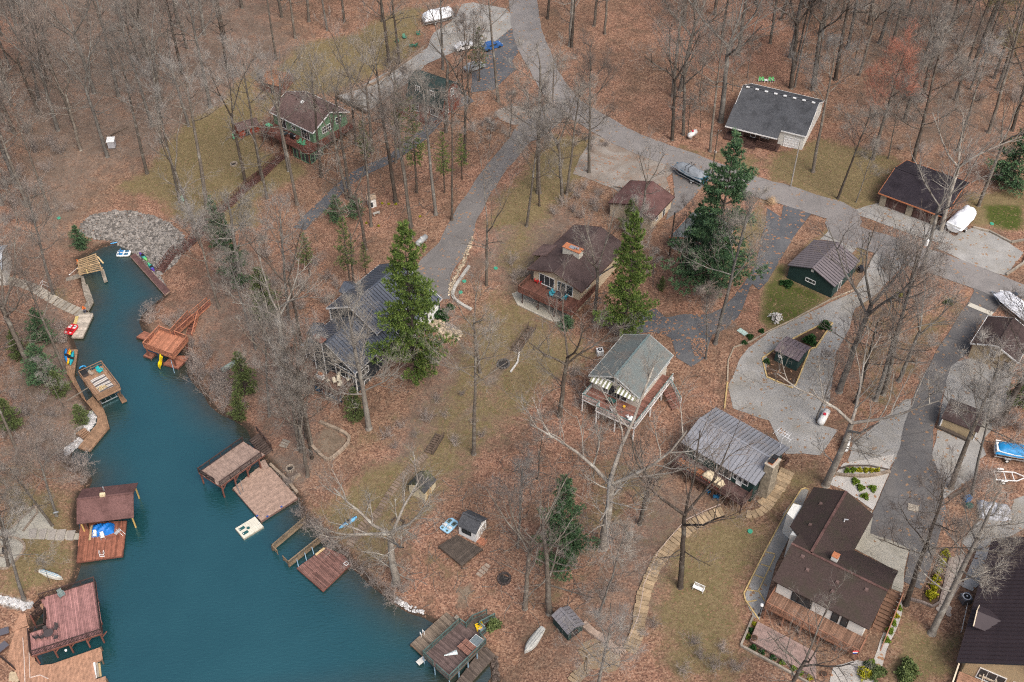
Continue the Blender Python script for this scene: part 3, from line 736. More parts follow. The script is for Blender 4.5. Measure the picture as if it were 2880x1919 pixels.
# ================================================================ houses
BROWN_SH = shingle('brown_shingles', (.145, .098, .088)); DBROWN_SH = shingle('dark_brown_shingles', (.060, .042, .040)); BLACK_SH = shingle('charcoal_shingles', (.085, .088, .095))
RUST_SH = shingle('reddish_brown_shingles', (.135, .075, .068)); TEAL_SH = shingle('grey_teal_shingles', (.135, .155, .152), dirt=(.17, .14, .12), dirts=.7); DGREEN_SH = shingle('dark_green_shingles', (.035, .055, .052)); MOSS_SH = shingle('mossy_black_shingles', (.055, .056, .058), dirt=(.11, .115, .03), dirts=.8)
NAVY_MET = M('navy_standing_seam', (.085, .096, .118), .36, .12, 1.0, island=.1, spec=.6); GREY_MET = M('grey_standing_seam', (.235, .24, .26), .42, .08, .8, island=.08, spec=.45, dirt=(.19, .18, .18))
BRN_MET = M('brown_ribbed_metal', (.15, .128, .132), .45, .1, .8, island=.08, spec=.4); DKBRN_MET = M('dark_brown_ribbed_metal', (.050, .036, .040), .5, .15, .8, island=.06, spec=.3); TAUPE_MET = M('taupe_shed_metal', (.16, .125, .13), .5, .1, 1, island=.1)
GREEN_SID = siding('sage_green_siding', (.16, .27, .165)); NAVY_SID = siding('navy_siding', (.030, .038, .046)); TAN_STUC = M('tan_stucco', (.50, .41, .29), .9, .1, 2, bump=.2); DKGREEN = siding('dark_green_siding', (.022, .05, .046)); TAN_SID = siding('tan_siding', (.40, .31, .19))
WHITE_SID = siding('cream_white_siding', (.60, .58, .52)); RED_LOG = siding('red_log_siding', (.17, .058, .038), .3); STONE = M('fieldstone', (.30, .255, .19), .95, .45, 2.6, bump=.8, bscale=4, dirt=(.16, .14, .11)); STUCCO_W = M('whitewashed_stucco', (.66, .65, .60), .9, .06, 2)
RED_STAIN = wood('red_brown_stain', (.165, .068, .05)); DK_STAIN = wood('dark_brown_stain', (.075, .042, .034)); ORANGE_STAIN = wood('orange_stain', (.40, .17, .10)); GREY_WOOD = wood('weathered_grey_wood', (.27, .235, .19)); TAUPE_COMP = wood('taupe_composite', (.30, .215, .175), island=.12); NEWWOOD = wood('new_lumber', (.52, .38, .20)); BRN_WOOD = wood('brown_deck_boards', (.24, .145, .09)); MAUVE_COMP = wood('mauve_composite', (.335, .17, .155), island=.3); TAN_COMP = wood('tan_composite', (.40, .225, .145), island=.14)
BLACK_MET = M('black_metal', (.018, .018, .02), .5, .1); BRICK_CAP = M('orange_brick_cap', (.45, .17, .08), .9, .2, 6); DK_BR = wood('old_dark_boards', (.095, .075, .06)); WTH_RED = wood('weathered_red_boards', (.22, .105, .08), island=.34)

# --- green house with brown roof
fr = Frame(24, (140, 665), (605, 895), (1000, 665), 5.3)
h = house('house', 'sage green house with a brown shingle roof and a wrap-around red deck', 'house', fr, 2.3, 'x', BROWN_SH, GREEN_SID, trim=white(), wins=[
    ('f', 1.6, 2.75, 2.0, 2.1, dict(nx=2)), ('f', 5.2, 3.5, 1.1, 1.0), ('f', -3.4, 2.75, 2.3, 2.1, dict(nx=3)), ('r', 2.2, 3.6, 2.3, 1.4, dict(nx=4, ny=2)), ('r', -3.0, 4.0, 1.4, 1.4, dict(nx=2, ny=2)),
    ('f', .5, .2, fr.W * .4, 2.0, dict(nx=5, fm=GREEN_SID)), ('f', fr.W * .52, .2, fr.W * .36, 2.0, dict(nx=4, fm=GREEN_SID))])
GH = fr
dp = [(-.4, .45), (-.4, -2.7), (fr.W + 1.2, -2.7), (fr.W + 1.2, fr.D), (fr.W - .45, fr.D), (fr.W - .45, .45)]
deck(h, dp, 2.7, 0, RED_STAIN, RED_STAIN)
railing(h, [(-.4, .3, 2.7), (-.4, -2.65, 2.7), (fr.W + 1.15, -2.65, 2.7), (fr.W + 1.15, fr.D, 2.7)], RED_STAIN, style='rails', span=2.2)
posts(h, [(x, -2.5) for x in np.linspace(-.2, fr.W + 1, 6)] + [(fr.W + 1.05, y) for y in (0, 2.6, 5.2)], 0, 2.4, .14, RED_STAIN, ground=lambda x, y: GH.ground(x, y) - .1)
# glazed porch below the deck corner
for i in range(4):
    window(h, ((fr.W - 3.6, -2.45), (1, 0), (0, -1), 4.6), .15 + i * 1.1, .1, 1.05, 2.1, 1, 1, fm=GREEN_SID)
for i in range(3): window(h, ((fr.W + 1.0, -2.4), (0, 1), (1, 0), 4), .15 + i * 1.1, .1, 1.05, 2.1, 2, 2, fm=GREEN_SID)
k = MB(); k.ball((0, 0, 0), (.42, .42, .12), 10); o = k.build('satellite_dish', white(), h); o.location = (fr.W * .42, fr.D * .44, 7.45); o.rotation_euler = (.5, .2, 0)
for x, y in ((.62, .3), (.3, .43)): MB().tube([(fr.W * x, fr.D * y, 6.4), (fr.W * x, fr.D * y, 7.75)], .06).build('vent_pipe', DK_STAIN, h)

# --- red log house with a dark barn roof
fr = Frame(24, (1595, 500), (1990, 640), (2220, 470), 2.9)
h = thing('house', 'red log house with a dark green barn style roof half hidden by tall trees', 'house', fr.loc(), fr.rz)
W, D = fr.W, fr.D
k = MB(); zr = [(.4, -1.5), (.4, 2.8), (1.5, 5.6), (D / 2, 6.9), (D - 1.5, 5.6), (D - .4, 2.8), (D - .4, -1.5)]
k.loft([[(x, y, z) for y, z in zr] for x in (W - .35, .35)]); k.build('wall', RED_LOG, h)
for s in (0, 1):
    f_ = lambda y: D - y if s else y
    roof_slope(h, (0, f_(0), 2.75), (W, f_(0), 2.75), (0, f_(1.35), 5.85), (W, f_(1.35), 5.85), DGREEN_SH)
    roof_slope(h, (0, f_(1.3), 5.85), (W, f_(1.3), 5.85), (0, D / 2, 7.15), (W, D / 2, 7.15), DGREEN_SH)
for u in (2.0, W * .62): window(h, ((0, .8), (1, 0), (0, -1), W), u, 4.0, 1.1, 1.7, 2, 2)
window(h, side_xf(fr, .4, 'f'), .6, .1, 1.9, 2.3, 4, 4); window(h, side_xf(fr, .4, 'f'), 3.6, .8, 1.3, 1.3, 2); window(h, side_xf(fr, .4, 'f'), 5.3, .5, 1.9, 1.5, 3)
window(h, side_xf(fr, .35, 'r'), D * .42, 4.0, 1.1, 1.6, 2, 2); window(h, side_xf(fr, .35, 'r'), 1.0, .9, 1.0, 1.3)
deck(h, [(-2.0, .4), (-2.0, -2.4), (W * .95, -2.4), (W * .95, .4)], .15, 0, RED_STAIN, RED_STAIN)
railing(h, [(-2, .3, .15), (-2, -2.35, .15), (W * .95, -2.35, .15), (W * .95, .3, .15)], RED_STAIN, style='rails')
posts(h, [(x, -2.3) for x in (-1.8, 1.2, 4.2, 7.2)], -2, .1, .14, RED_STAIN)

# --- navy house with standing seam roofs
fr = Frame(13, (95, 825), (635, 1110), (1010, 800), 5.4)
NV = fr
h = thing('house', 'navy blue lake house with dark standing seam metal roofs and white trim', 'house', fr.loc(), fr.rz)
W, D = fr.W, fr.D
gable_walls(h, fr, .4, low(fr), 5.4, 3.3, 'y', NAVY_SID, y1=D + 5)
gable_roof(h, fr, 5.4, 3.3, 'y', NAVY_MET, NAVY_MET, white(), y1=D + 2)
for c in ('fl', 'fr'): corner_trim(h, fr, .4, low(fr), 5.3, white(), c)
f2 = Frame(13, (345, 455), (865, 705), (1375, 280), 0, z=fr.zg + 7.4)
F2 = lambda x, y: fr.L(f2.Wd(x, y))
o2x, o2y = F2(0, 0)
x0, x1, y0, y1 = o2x, o2x + f2.W, o2y, o2y + max(f2.D, 13)
z2 = 7.4
gable_walls(h, fr, .4, low(fr) + 1, z2, 3.0, 'y', NAVY_SID, x0, x1, y0, y1)
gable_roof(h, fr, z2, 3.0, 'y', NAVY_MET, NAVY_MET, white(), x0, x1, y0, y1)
MB().box(x0 + .4, y0 + .4, 5.4, .17, .17, 3.8).build('corner_board', white(), h); MB().box(x1 - .4, y0 + .4, 5.2, .17, .17, 4.2).build('corner_board', white(), h)
window(h, ((x0 + .4, y0 + .4), (1, 0), (0, -1), f2.W - .8), f2.W - 2.9, 3.6, 1.7, 2.6, 3, 1)
for i in range(4): window(h, ((x1 - .4, y0 + .6), (0, 1), (1, 0), 12), .5 + i * 3.0, 4.3, 1.5, 1.6, 2, 2)
# garage wing towards the drive
x2, y2 = x1 + 1.9, y1 - 7.5
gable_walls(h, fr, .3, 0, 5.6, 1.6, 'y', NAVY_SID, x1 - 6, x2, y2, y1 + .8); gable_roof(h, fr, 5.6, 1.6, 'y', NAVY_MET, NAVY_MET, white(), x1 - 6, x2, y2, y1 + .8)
for i in range(2): window(h, ((x2 - .3, y2 + .6), (0, 1), (1, 0), 8), .6 + i * 3.6, 2.6, 2.7, 2.4, 1, 4, pm=white())
# little cross gables at the left side
for yy, zz, xx in ((2.9, 5.0, 0.2), (y0 + 4.6, 7.0, x0 + .2)):
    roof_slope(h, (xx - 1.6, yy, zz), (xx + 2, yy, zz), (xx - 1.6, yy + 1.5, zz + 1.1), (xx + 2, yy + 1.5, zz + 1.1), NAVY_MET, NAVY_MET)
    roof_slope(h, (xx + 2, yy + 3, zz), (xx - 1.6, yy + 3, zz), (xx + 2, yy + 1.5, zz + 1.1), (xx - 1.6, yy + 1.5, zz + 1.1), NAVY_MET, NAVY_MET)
    MB().box(xx - .4, yy + 1.5, zz / 2 - .1, 1.8, 2.6, zz).build('bay_wall', NAVY_SID, h)
# chimney with a copper cap
cx = W * .40; k = MB(); k.box(cx, -.1, 4.4, 2.0, 1.0, 9.6); ch = k.build('chimney', NAVY_SID, h)
MB().box(cx, -.1, 9.3, 2.2, 1.2, .18, taper=.8).build('chimney_cap', M('copper', (.17, .075, .055), .5, .2), ch)
MB().disc((cx, -.1, 9.45), .27, .4, 12).build('flue', galv(), ch)
for sx in (-1, 1): MB().box(cx + sx * 1.0, -.62, 4.8, .15, .06, 8.6).build('trim_board', white(), ch)
xf = ((.4, .4), (1, 0), (0, -1), W - .8)
window(h, xf, .8, 2.8, 2.0, 1.7, 3, 2)
def arch(cx_, z, r, a0=0, a1=math.pi, y=.36):
    k = MB(); pts = [(cx_ + r * math.cos(a), y, z + r * math.sin(a)) for a in np.linspace(a0, a1, 9)]
    k.tube(pts, .08, 4); o_ = k.build('arched_window', white(), h)
    MB().add([(cx_, y + .01, z)] + [(p[0], y + .01, p[2]) for p in pts], [(0, i + 1, i) for i in range(1, 9)]).build('pane', glass(), o_)
arch(1.8, 4.55, .95)
window(h, xf, W * .56, 2.75, 2.9, 2.1, 3, 1, kind='door'); arch(W * .56 + 1.0, 4.95, .8, math.pi / 2, math.pi); window(h, xf, W - 2.3, 2.75, 1.0, 1.7)
window(h, side_xf(fr, .4, 'r'), 1.3, 3.0, 1.7, 1.3, 2); window(h, side_xf(fr, .4, 'r'), 1.6, .2, 1.2, 1.6, 1, 1); window(h, side_xf(fr, .4, 'r'), 5.0, 3.0, 1.2, 2.2, 1, 2)
q = fr.px(13, "465,1335 640,1180", 2.6); dfx, dfy = q[0]
NV_POLY = [(-2.6, .4), (-2.6, dfy), (dfx, dfy), (dfx + .1, .4)]
deck(h, NV_POLY, 2.6, 0, wood('brown_composite', (.19, .115, .085), island=.12), DK_STAIN)
railing(h, [(-2.55, .3, 2.6), (-2.55, dfy + .05, 2.6), (dfx - .05, dfy + .05, 2.6), (dfx, .3, 2.6)], DK_STAIN, bm_=BLACK_MET)
posts(h, [(x, dfy + .2) for x in np.linspace(-2.3, dfx - .2, 5)] + [(dfx - .2, -1.5)], 0, 2.4, .2, wood('red_post', (.14, .06, .04)), ground=lambda x, y: NV.ground(x, y) - .2)
for i in range(4): window(h, ((dfx - 6, dfy + .9), (1, 0), (0, -1), 6), .1 + i * 1.45, -.3, 1.35, 2.2, fm=DK_STAIN, pm=M('blue_pool_cover', (.02, .10, .19), .4))

# --- tan house with brown roof and deck (the surveyed lot)
fr = Frame(14, (215, 945), (735, 1170), (1090, 690), 5.1)
SB = fr
W, D = fr.W, fr.D
h = house('house', 'tan stucco house with low brown roof, whitewashed chimney and teal dining chairs on its deck', 'house', fr, 1.7, 'y', shingle('brown_purple_shingles', (.088, .062, .058)), TAN_STUC, ov=.75, trim=DK_STAIN, wins=[
    ('f', 1.1, 2.62, 2.9, 2.1, dict(nx=3, kind='door')), ('f', 4.6, 2.75, 1.5, 2.0), ('f', 6.2, 2.62, 1.3, 2.1, dict(kind='door')), ('r', 2, 3.3, 1.2, 1.1), ('r', 6, 3.3, 1.2, 1.1), ('f', 2.0, .1, 2.4, 2.0, dict(nx=2)), ('l', 3.0, 3.2, 1.6, 1.0)])
roof_slope(h, (-1.8, 7.4, 4.6), (-1.8, 4.0, 4.6), (.9, 7.4, 5.6), (.9, 4.0, 5.6), BROWN_SH); MB().box(-.4, 5.7, 2, 2.2, 3.0, 5.1).build('side_wing', wood('olive_boards', (.16, .13, .08)), h)
k = MB(); k.box(W * .47, D * .42, 6.6, 3.1, 1.25, 2.0); ch = k.build('chimney', M('chimney_whitewash', (.58, .55, .47), .9, .12, 3, bump=.3), h)
MB().box(W * .47, D * .42, 7.64, 3.25, 1.4, .12).build('chimney_cap', BRICK_CAP, ch)
for dx in (.5, .95): MB().disc((W * .47 + dx, D * .42, 7.7), .2, .35, 10).build('flue', galv(), ch)
MB().box(W * .47 - .1, D * .42, 7.72, 1.0, .7, .1).build('chimney_lid', galv(), ch)
fl = fr.px(14, "125,1150 640,1378", 2.55)
xa, ya, xb = fl[0][0], min(fl[0][1], fl[1][1]), fl[1][0]
deck(h, [(xa, .75), (xa, ya), (xb, ya), (xb, 5.5), (W - .75, 5.5), (W - .75, .75)], 2.55, math.pi / 2, wood('deep_red_brown_boards', (.13, .058, .042)), RED_STAIN)
railing(h, [(xa + .05, .7, 2.55), (xa + .05, ya + .05, 2.55), (xb - .05, ya + .05, 2.55), (xb - .05, 5.4, 2.55)], wood('rail_brown', (.15, .072, .052)))
posts(h, [(x, ya + .4) for x in np.linspace(xa + .6, xb - .4, 4)], 0, 2.3, .13, DK_STAIN, ground=lambda x, y: SB.ground(x, y) - .05)
SBY, SBX = ya, (xa, xb)

# --- brown roofed garage of the same lot
fr = Frame(14, (985, 310), (1420, 475), (1625, 250), 2.9)
h = house('garage', 'beige garage with a low reddish brown roof behind the gravel parking pad', 'garage', fr, 1.5, 'y', RUST_SH, M('beige_stucco', (.47, .39, .28), .9, .1, 2), ov=.4, trim=DK_STAIN, wins=[('r', 1.5, 1.2, .9, .9), ('r', 4.0, .1, 1.0, 2.0, dict(kind='door')), ('b', 1.5, .1, 4.8, 2.2, dict(nx=4, ny=4, pm=white()))])
# --- garage hidden behind the big blue-green pine
fr = Frame(7, (1085, 65), (1400, 185), (1565, 15), 2.5)
h = house('garage', 'cream garage with a grey green roof mostly hidden behind the tallest pine', 'garage', fr, 1.5, 'y', TEAL_SH, WHITE_SID, ov=.35, trim=BRICK_CAP, wins=[('f', 5, 1, .9, .9), ('r', 1, .1, 4.5, 2.1, dict(nx=4, ny=4, pm=white()))])

# --- white house with teal roof
fr = Frame(15, (240, 770), (865, 1050), (1310, 535), 5.1)
TH = fr; W, D = fr.W, fr.D
GCAP = M('green_rail_cap', (.10, .17, .16), .6)
h = house('house', 'cream white house under a long grey teal roof with a white railed deck', 'house', fr, 2.1, 'y', TEAL_SH, M('cream_boards', (.50, .475, .41), .7, .1), ov=.55, trim=M('pale_grey_trim', (.42, .44, .43), .6), cap=M('teal_ridge', (.12, .165, .168), .6), wins=[
    ('f', 1.6, 2.6, 3.0, 2.1, dict(nx=3, kind='door')), ('f', -4.8, 2.6, 3.2, 2.1, dict(nx=3, kind='door')), ('r', 2.0, 3.2, 1.2, 1.3), ('r', 5.5, 3.2, 1.2, 1.3), ('r', 9, 3.2, 1.2, 1.3), ('f', 3, .1, 4, 2.0, dict(nx=4)), ('b', 3, 1.5, 4, 2, dict(nx=4))])
for sx in (-1, 1):   # triangular gable lights and striped awnings
    c_ = W / 2 + sx * .2
    tri = [(c_, .52, 5.45), (c_ + sx * 2.6, .52, 5.45), (c_, .52, 6.6)]
    k = MB(); [k.beam(tri[i], tri[(i + 1) % 3], .08, .1) for i in range(3)]; o = k.build('gable_window', white(), h)
    MB().add(tri, [(0, 1, 2)]).build('pane', glass(), o)
    a0 = W / 2 + sx * .5 if sx > 0 else W / 2 - 3.7
    for i in range(11):
        MB().slab([(a0 + i * .3, .5, 5.2), (a0 + i * .3 + .28, .5, 5.2), (a0 + i * .3 + .28, -.6, 4.75), (a0 + i * .3, -.6, 4.75)], .03).build('awning_stripe', white() if i % 2 else M('olive_awning', (.20, .21, .12), .7), h)
q = fr.px(15, "160,1050 345,1130 330,1195 810,1365", 2.45)
ya = q[0][1]; yb = min(q[2][1], q[3][1]); xr = q[3][0] + .3; xl = q[0][0]; xm = q[2][0]
deck(h, [(xl, .55), (xl, ya), (xm, ya), (xm, yb), (xr, yb), (xr, D * .82), (W - .55, D * .82), (W - .55, .55)], 2.45, 0, WTH_RED, white())
railing(h, [(xl + .05, .5, 2.45), (xl + .05, ya + .05, 2.45), (xm, ya + .05, 2.45), (xm, yb + .05, 2.45), (xr - .05, yb + .05, 2.45), (xr - .05, D * .82, 2.45)], GCAP, bm_=white(), pm=white())
posts(h, [(xl + .1, ya + .1), (xm, ya + .1), (xm + .1, yb + .1), ((xm + xr) / 2, yb + .1), (xr - .1, yb + .1), (xr - .1, 2), (xr - .1, 5.5), (xr - .1, 9)], 0, 2.3, .16, white(), ground=lambda x, y: TH.ground(x, y) - .1)
stairs(h, (xr + .2, D * .62, 2.3), (xr + 2.6, D * .50, .6), 1.5, 8, WTH_RED)
railing(h, [(xr + .1, D * .72, 2.45), (xr + 2.7, D * .60, .8)], GCAP, bm_=white(), pm=white())
THD = (yb, xm, xr, 2.45, xl, ya)

# --- dark green garage with brown ribbed roof
fr = Frame(8, (135, 262), (458, 412), (625, 225), 2.7)
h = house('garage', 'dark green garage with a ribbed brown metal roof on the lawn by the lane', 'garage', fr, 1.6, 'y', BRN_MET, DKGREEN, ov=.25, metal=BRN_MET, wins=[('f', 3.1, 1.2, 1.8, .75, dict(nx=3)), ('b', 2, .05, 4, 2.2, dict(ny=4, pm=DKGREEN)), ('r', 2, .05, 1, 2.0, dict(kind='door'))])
MB().box(fr.W / 2, .2, 3.75, .45, .06, .55).build('gable_vent', STUCCO_W, h)
# --- small dark green shed
fr = Frame(8, (45, 845), (215, 925), (300, 830), 2.3)
h = house('shed', 'small dark green shed with a mauve metal roof inside the timber edged bed', 'shed', fr, .45, 'x', TAUPE_MET, DKGREEN, ov=.2, metal=TAUPE_MET, wins=[('f', .5, 1.2, .45, .45), ('f', 1.8, .05, .9, 1.9, dict(kind='door', pm=DKGREEN, fm=DKGREEN))])

# --- grey metal roofed house
fr = Frame(16, (275, 610), (1310, 1210), (1765, 690), 4.9)
GR = fr; W, D = fr.W, fr.D
h = house('house', 'dark green house with a grey standing seam roof and a big fieldstone chimney', 'house', fr, 1.35, 'x', GREY_MET, DKGREEN, ov=.55, metal=GREY_MET, wins=[
    ('f', 1.5, 3.0, 1.6, 1.2, dict(nx=2)), ('f', 5.0, 2.5, 2.4, 2.0, dict(nx=2, kind='door')), ('f', 8.2, 2.5, .9, 2.0, dict(kind='door', pm=white())), ('f', -3.2, 3.2, 2.4, 1.0, dict(nx=3)), ('r', 4.8, 2.9, 1.2, 1.2)])
k = MB(); k.box(W + .25, D * .36, 2.5, 1.5, 2.3, 9.4, taper=.8); ch = k.build('chimney', STONE, h)
MB().box(W + .25, D * .36, 7.25, 1.4, 2.1, .14).build('chimney_cap', M('chimney_crown', (.42, .37, .30), .9), ch)
for dy in (-.45, .45): MB().box(W + .25, D * .36 + dy, 7.5, .6, .6, .4).build('flue', BRICK_CAP, ch); MB().box(W + .25, D * .36 + dy, 7.78, .75, .75, .12).build('flue_cap', dark(), ch)
q = fr.px(16, "140,905 1000,1400", 2.3)
ya = min(q[0][1], q[1][1]) * .6 + max(q[0][1], q[1][1]) * .4; xa = q[0][0]
deck(h, [(xa, .5), (xa, ya), (W - .5, ya), (W - .5, .5)], 2.3, 0, wood('plum_brown_boards', (.105, .062, .056)), DK_STAIN)
railing(h, [(xa + .05, 2.0, 2.3), (xa + .05, ya + .05, 2.3), (W - .55, ya + .05, 2.3), (W - .55, .4, 2.3)], DK_STAIN, style='rails')
posts(h, [(x, ya + .2) for x in np.linspace(xa + .2, W - .7, 6)], 0, 2.1, .16, DK_STAIN, ground=lambda x, y: GR.ground(x, y) - .2)
railing(h, [(W * .72, D + .7, 1.2), (W + .1, D + .7, 1.2), (W + .1, D - .6, 1.2)], DK_STAIN, style='rails'); deck(h, [(W * .72, D - .5), (W * .72, D + .8), (W + .2, D + .8), (W + .2, D - .5)], 1.2, 0, DK_STAIN)
k = MB(); mx, my = W - .9, D * .88; k.tube([(mx, my, 5.2), (mx, my, 8.4)], .04)
for zz, l in ((8.3, 1.7), (7.7, 2.4)):
    k.beam((mx - l / 2, my, zz), (mx + l / 2, my, zz), .05, .05)
    for i in range(6): k.beam((mx - l / 2 + l * i / 5, my - .6, zz + .02), (mx - l / 2 + l * i / 5, my + .6, zz + .02), .03, .03)
k.build('antenna', M('pale_aluminium', (.7, .7, .7), .4, .05), h)
GRD = (ya, xa, W)

# --- L shaped brown roofed house
fr = Frame(17, (315, 765), (1080, 1155), (1300, 690), 5.2)
LH = fr; COPPER = wood('copper_stain', (.27, .13, .08)); W, D = fr.W, fr.D
MSH = shingle('mossy_brown_shingles', (.062, .044, .040), dirt=(.05, .046, .032), dirts=.7)
RSH = shingle('pinkish_ridge_shingles', (.14, .08, .07))
h = thing('house', 'large white walled house with an L shaped dark brown shingle roof and an orange balcony', 'house', fr.loc(), fr.rz)
gable_walls(h, fr, .6, low(fr), 5.2, 1.9, 'x', STUCCO_W); gable_roof(h, fr, 5.2, 1.9, 'x', MSH, cap=RSH)
q = fr.px(17, "450,345 965,520 1090,235", 5.2)
wx0, wx1, wy1 = q[0][0], q[1][0], q[2][1]
gable_walls(h, fr, .6, low(fr) + .5, 5.2, 1.9, 'y', STUCCO_W, wx0, wx1, D - 3, wy1)
roof_slope(h, (wx0, wy1, 5.2), (wx0, D * .9, 5.2), ((wx0 + wx1) / 2, wy1, 7.1), ((wx0 + wx1) / 2, D / 2, 7.1), MSH); roof_slope(h, (wx1, D - .02, 5.21), (wx1, wy1, 5.2), ((wx0 + wx1) / 2, D / 2, 7.1), ((wx0 + wx1) / 2, wy1, 7.1), MSH)
MB().beam(((wx0 + wx1) / 2, D / 2, 7.13), ((wx0 + wx1) / 2, wy1, 7.13), .34, .1).build('ridge_cap', RSH, h)
for x, y, z, c in ((W * .43, D * .60, 6.9, STUCCO_W), ): k = MB(); k.box(x, y, z, .8, .8, 1.4); o = k.build('chimney', c, h); MB().box(x, y, z + .74, .85, .85, .1).build('chimney_cap', BRICK_CAP, o)
for x, y, z in ((.25, .30, 6.3), (.55, .33, 6.4), (.82, .4, 6.7), (.55, .2, 6.0), (.15, .42, 6.75)): MB().box(W * x, D * y, z + .1, .5, .5, .2, taper=.7).build('roof_vent', BROWN_SH, h)
for x, y, z in ((wx0 + 2.0, wy1 - 3.0, 6.2), (wx0 + 2.2, wy1 - 7, 6.3)): MB().box(x, y, z, .5, .5, .25, taper=.7).build('roof_vent', BROWN_SH, h)
k = MB(); k.tube([(wx1 - 2.6, D + 2.5, 6), (wx1 - 2.6, D + 2.5, 6.9), (wx1 - 2.2, D + 2.5, 7.1)], .09); k.build('vent_pipe', white(), h)
xf = side_xf(fr, .6, 'f')
for u, w_, knd in ((3.4, 1.0, 'window'), (4.8, 1.8, 'door'), (12.2, .9, 'window'), (14.2, .9, 'door')): window(h, xf, u * W / 21, 2.65, w_, 2.1, fm=dark(), kind=knd)
for u in (3, 7.5, 12): window(h, xf, u * W / 21, .1, 2.6, 2.0, 3, fm=dark())
q = fr.px(17, "250,985 1000,1345 290,850", 2.5)
ya, xa, xb = (q[0][1] + q[1][1]) / 2, q[0][0], q[1][0]
deck(h, [(xa, .6), (xa, ya), (xb, ya), (xb, .6)], 2.5, math.pi / 2, wood('orange_brown_boards', (.235, .135, .09), island=.4), COPPER)
railing(h, [(xa + .05, .5, 2.5), (xa + .05, ya + .05, 2.5), (xb - .05, ya + .05, 2.5), (xb - .05, .5, 2.5)], COPPER, bs=.2, bt=.06)
posts(h, [(x, ya + .15) for x in np.linspace(xa + .2, xb - .2, 6)], 0, 2.3, .18, COPPER, ground=lambda x, y: LH.ground(x, y) - .3)
LHD = (ya, xa, xb)
a, b_ = (fr.L(Pz(17, x, y, fr.zg + z)) for x, y, z in ((1285, 850, 3.3), (1085, 1345, .2)))
stairs(h, (a[0], a[1], 3.1), (b_[0], b_[1], .15), 1.7, 16, wood('brown_stair_treads', (.15, .085, .055)), COPPER, t=.07)
sx = .95
dd = Vector((b_[0] - a[0], b_[1] - a[1])).normalized(); sd = Vector((-dd.y, dd.x)) * sx
if sd.x < 0: sd = -sd
railing(h, [(a[0] + sd.x, a[1] + sd.y, 3.1), (b_[0] + sd.x, b_[1] + sd.y, .15)], COPPER, style='board')
k = MB(); k.prism([(wx0 + .1, D + .4), (wx0 - 1.2, D + .9), (wx0 - 1.2, D + 2.9), (wx0 + .1, D + 3.2)], 0, 4.9); k.build('white_bay', STUCCO_W, h)

# --- brown ribbed metal roof at the corner: eave on the left, gable towards the lake
fr = Frame(21, (700, 350), (395, 1400), (1460, 1600), 3.0)
W, D = fr.W, fr.D
CB = fr
PALE = M('pale_trim', (.62, .52, .38), .7); PBEAM = M('pale_beam', (.42, .35, .26), .8)
h = house('house', 'house with a broad dark brown ribbed metal roof and a tan dormer', 'house', fr, 4.8, 'x', DKBRN_MET, TAN_SID, ov=(.7, 1.0), metal=DKBRN_MET, wins=[('r', 1.5, .9, 3.0, 2.1, dict(nx=3)), ('r', 5.2, .9, 3.0, 2.1, dict(nx=3)), ('r', 9.2, .9, 2.4, 2.1, dict(nx=2))])
(dx0, dy0), = fr.px(21, "575,1000", 4.6)
zz = 3.0 + 4.8 / (D / 2) * (dy0 + 1.3)
MB().box(dx0, dy0 + 1.9, zz - .9, 2.5, 3.0, 1.9).build('dormer_wall', TAN_SID, h)
sl_ = 4.8 / (D / 2)
for s in (-1, 1): roof_slope(h, (dx0 + s * 1.6, dy0 - .1, zz), (dx0 + s * 1.6, dy0 + 1.6, zz), (dx0, dy0 - .3, zz + .9), (dx0, dy0 + 3.9, zz + .9), DKBRN_MET, name='dormer_roof')
for s in (-1, 1): MB().beam((dx0 + s * 1.6, dy0 - .12, zz - .02), (dx0, dy0 - .3, zz + .9), .1, .22).build('rake_board', PALE, h)
deck(h, [(W - .6, .8), (W + 6, .8), (W + 6, D - 1), (W - .6, D - 1)], .8, math.pi / 2, TAN_COMP, TAN_COMP)
posts(h, [(W + 5.6, y) for y in (1.2, D / 2, D - 1.4)], -2.5, .6, .2, TAN_SID)
for i in range(8): MB().beam((W + .3, 3 + i * 1.4, 3.3), (W + 5.2, 3 + i * 1.4, 3.1), .12, .2).build('pergola_beam', PBEAM, h)
for x in (W + .5, W + 2.6, W + 5.0): MB().beam((x, 2.6, 3.1), (x, D - 1.2, 3.1), .14, .2).build('pergola_rail', PBEAM, h)
posts(h, [(W + 5.0, 3), (W + 5.0, D - 1.6)], .8, 3.0, .15, PBEAM)
MB().beam((W - .3, .3, 2.85), (W + 5.6, .1, 2.85), .16, .12).build('gutter', PALE, h)

# --- tan house at the right edge
fr = Frame(8, (1395, 798), (1725, 935), (1845, 742), 3.0)
h = house('house', 'tan sided house with a dark brown roof and one white attic window', 'house', fr, 1.5, 'y', DBROWN_SH, TAN_SID, ov=.35, trim=white(), wins=[('f', fr.W * .37, 1.9, .85, 1.25, dict(ny=2)), ('l', 1, .1, 3, 2.1, dict(ny=4, pm=white())), ('f', fr.W * .7, .1, 1.0, 2.0, dict(kind='door', fm=DK_STAIN))])
# --- tan shed with saltbox roof
fr = Frame(8, (1195, 1312), (1450, 1412), (1512, 1275), 2.1)
h = house('shed', 'tan garden shed with a brown shingle roof standing on pale gravel', 'shed', fr, .95, 'x', DBROWN_SH, TAN_SID, ov=.2, trim=None, wins=[('r', .8, .1, 1.4, 1.8, dict(kind='door', pm=TAN_SID))])
corner_trim(h, fr, .2, -.3, 2.0, white())
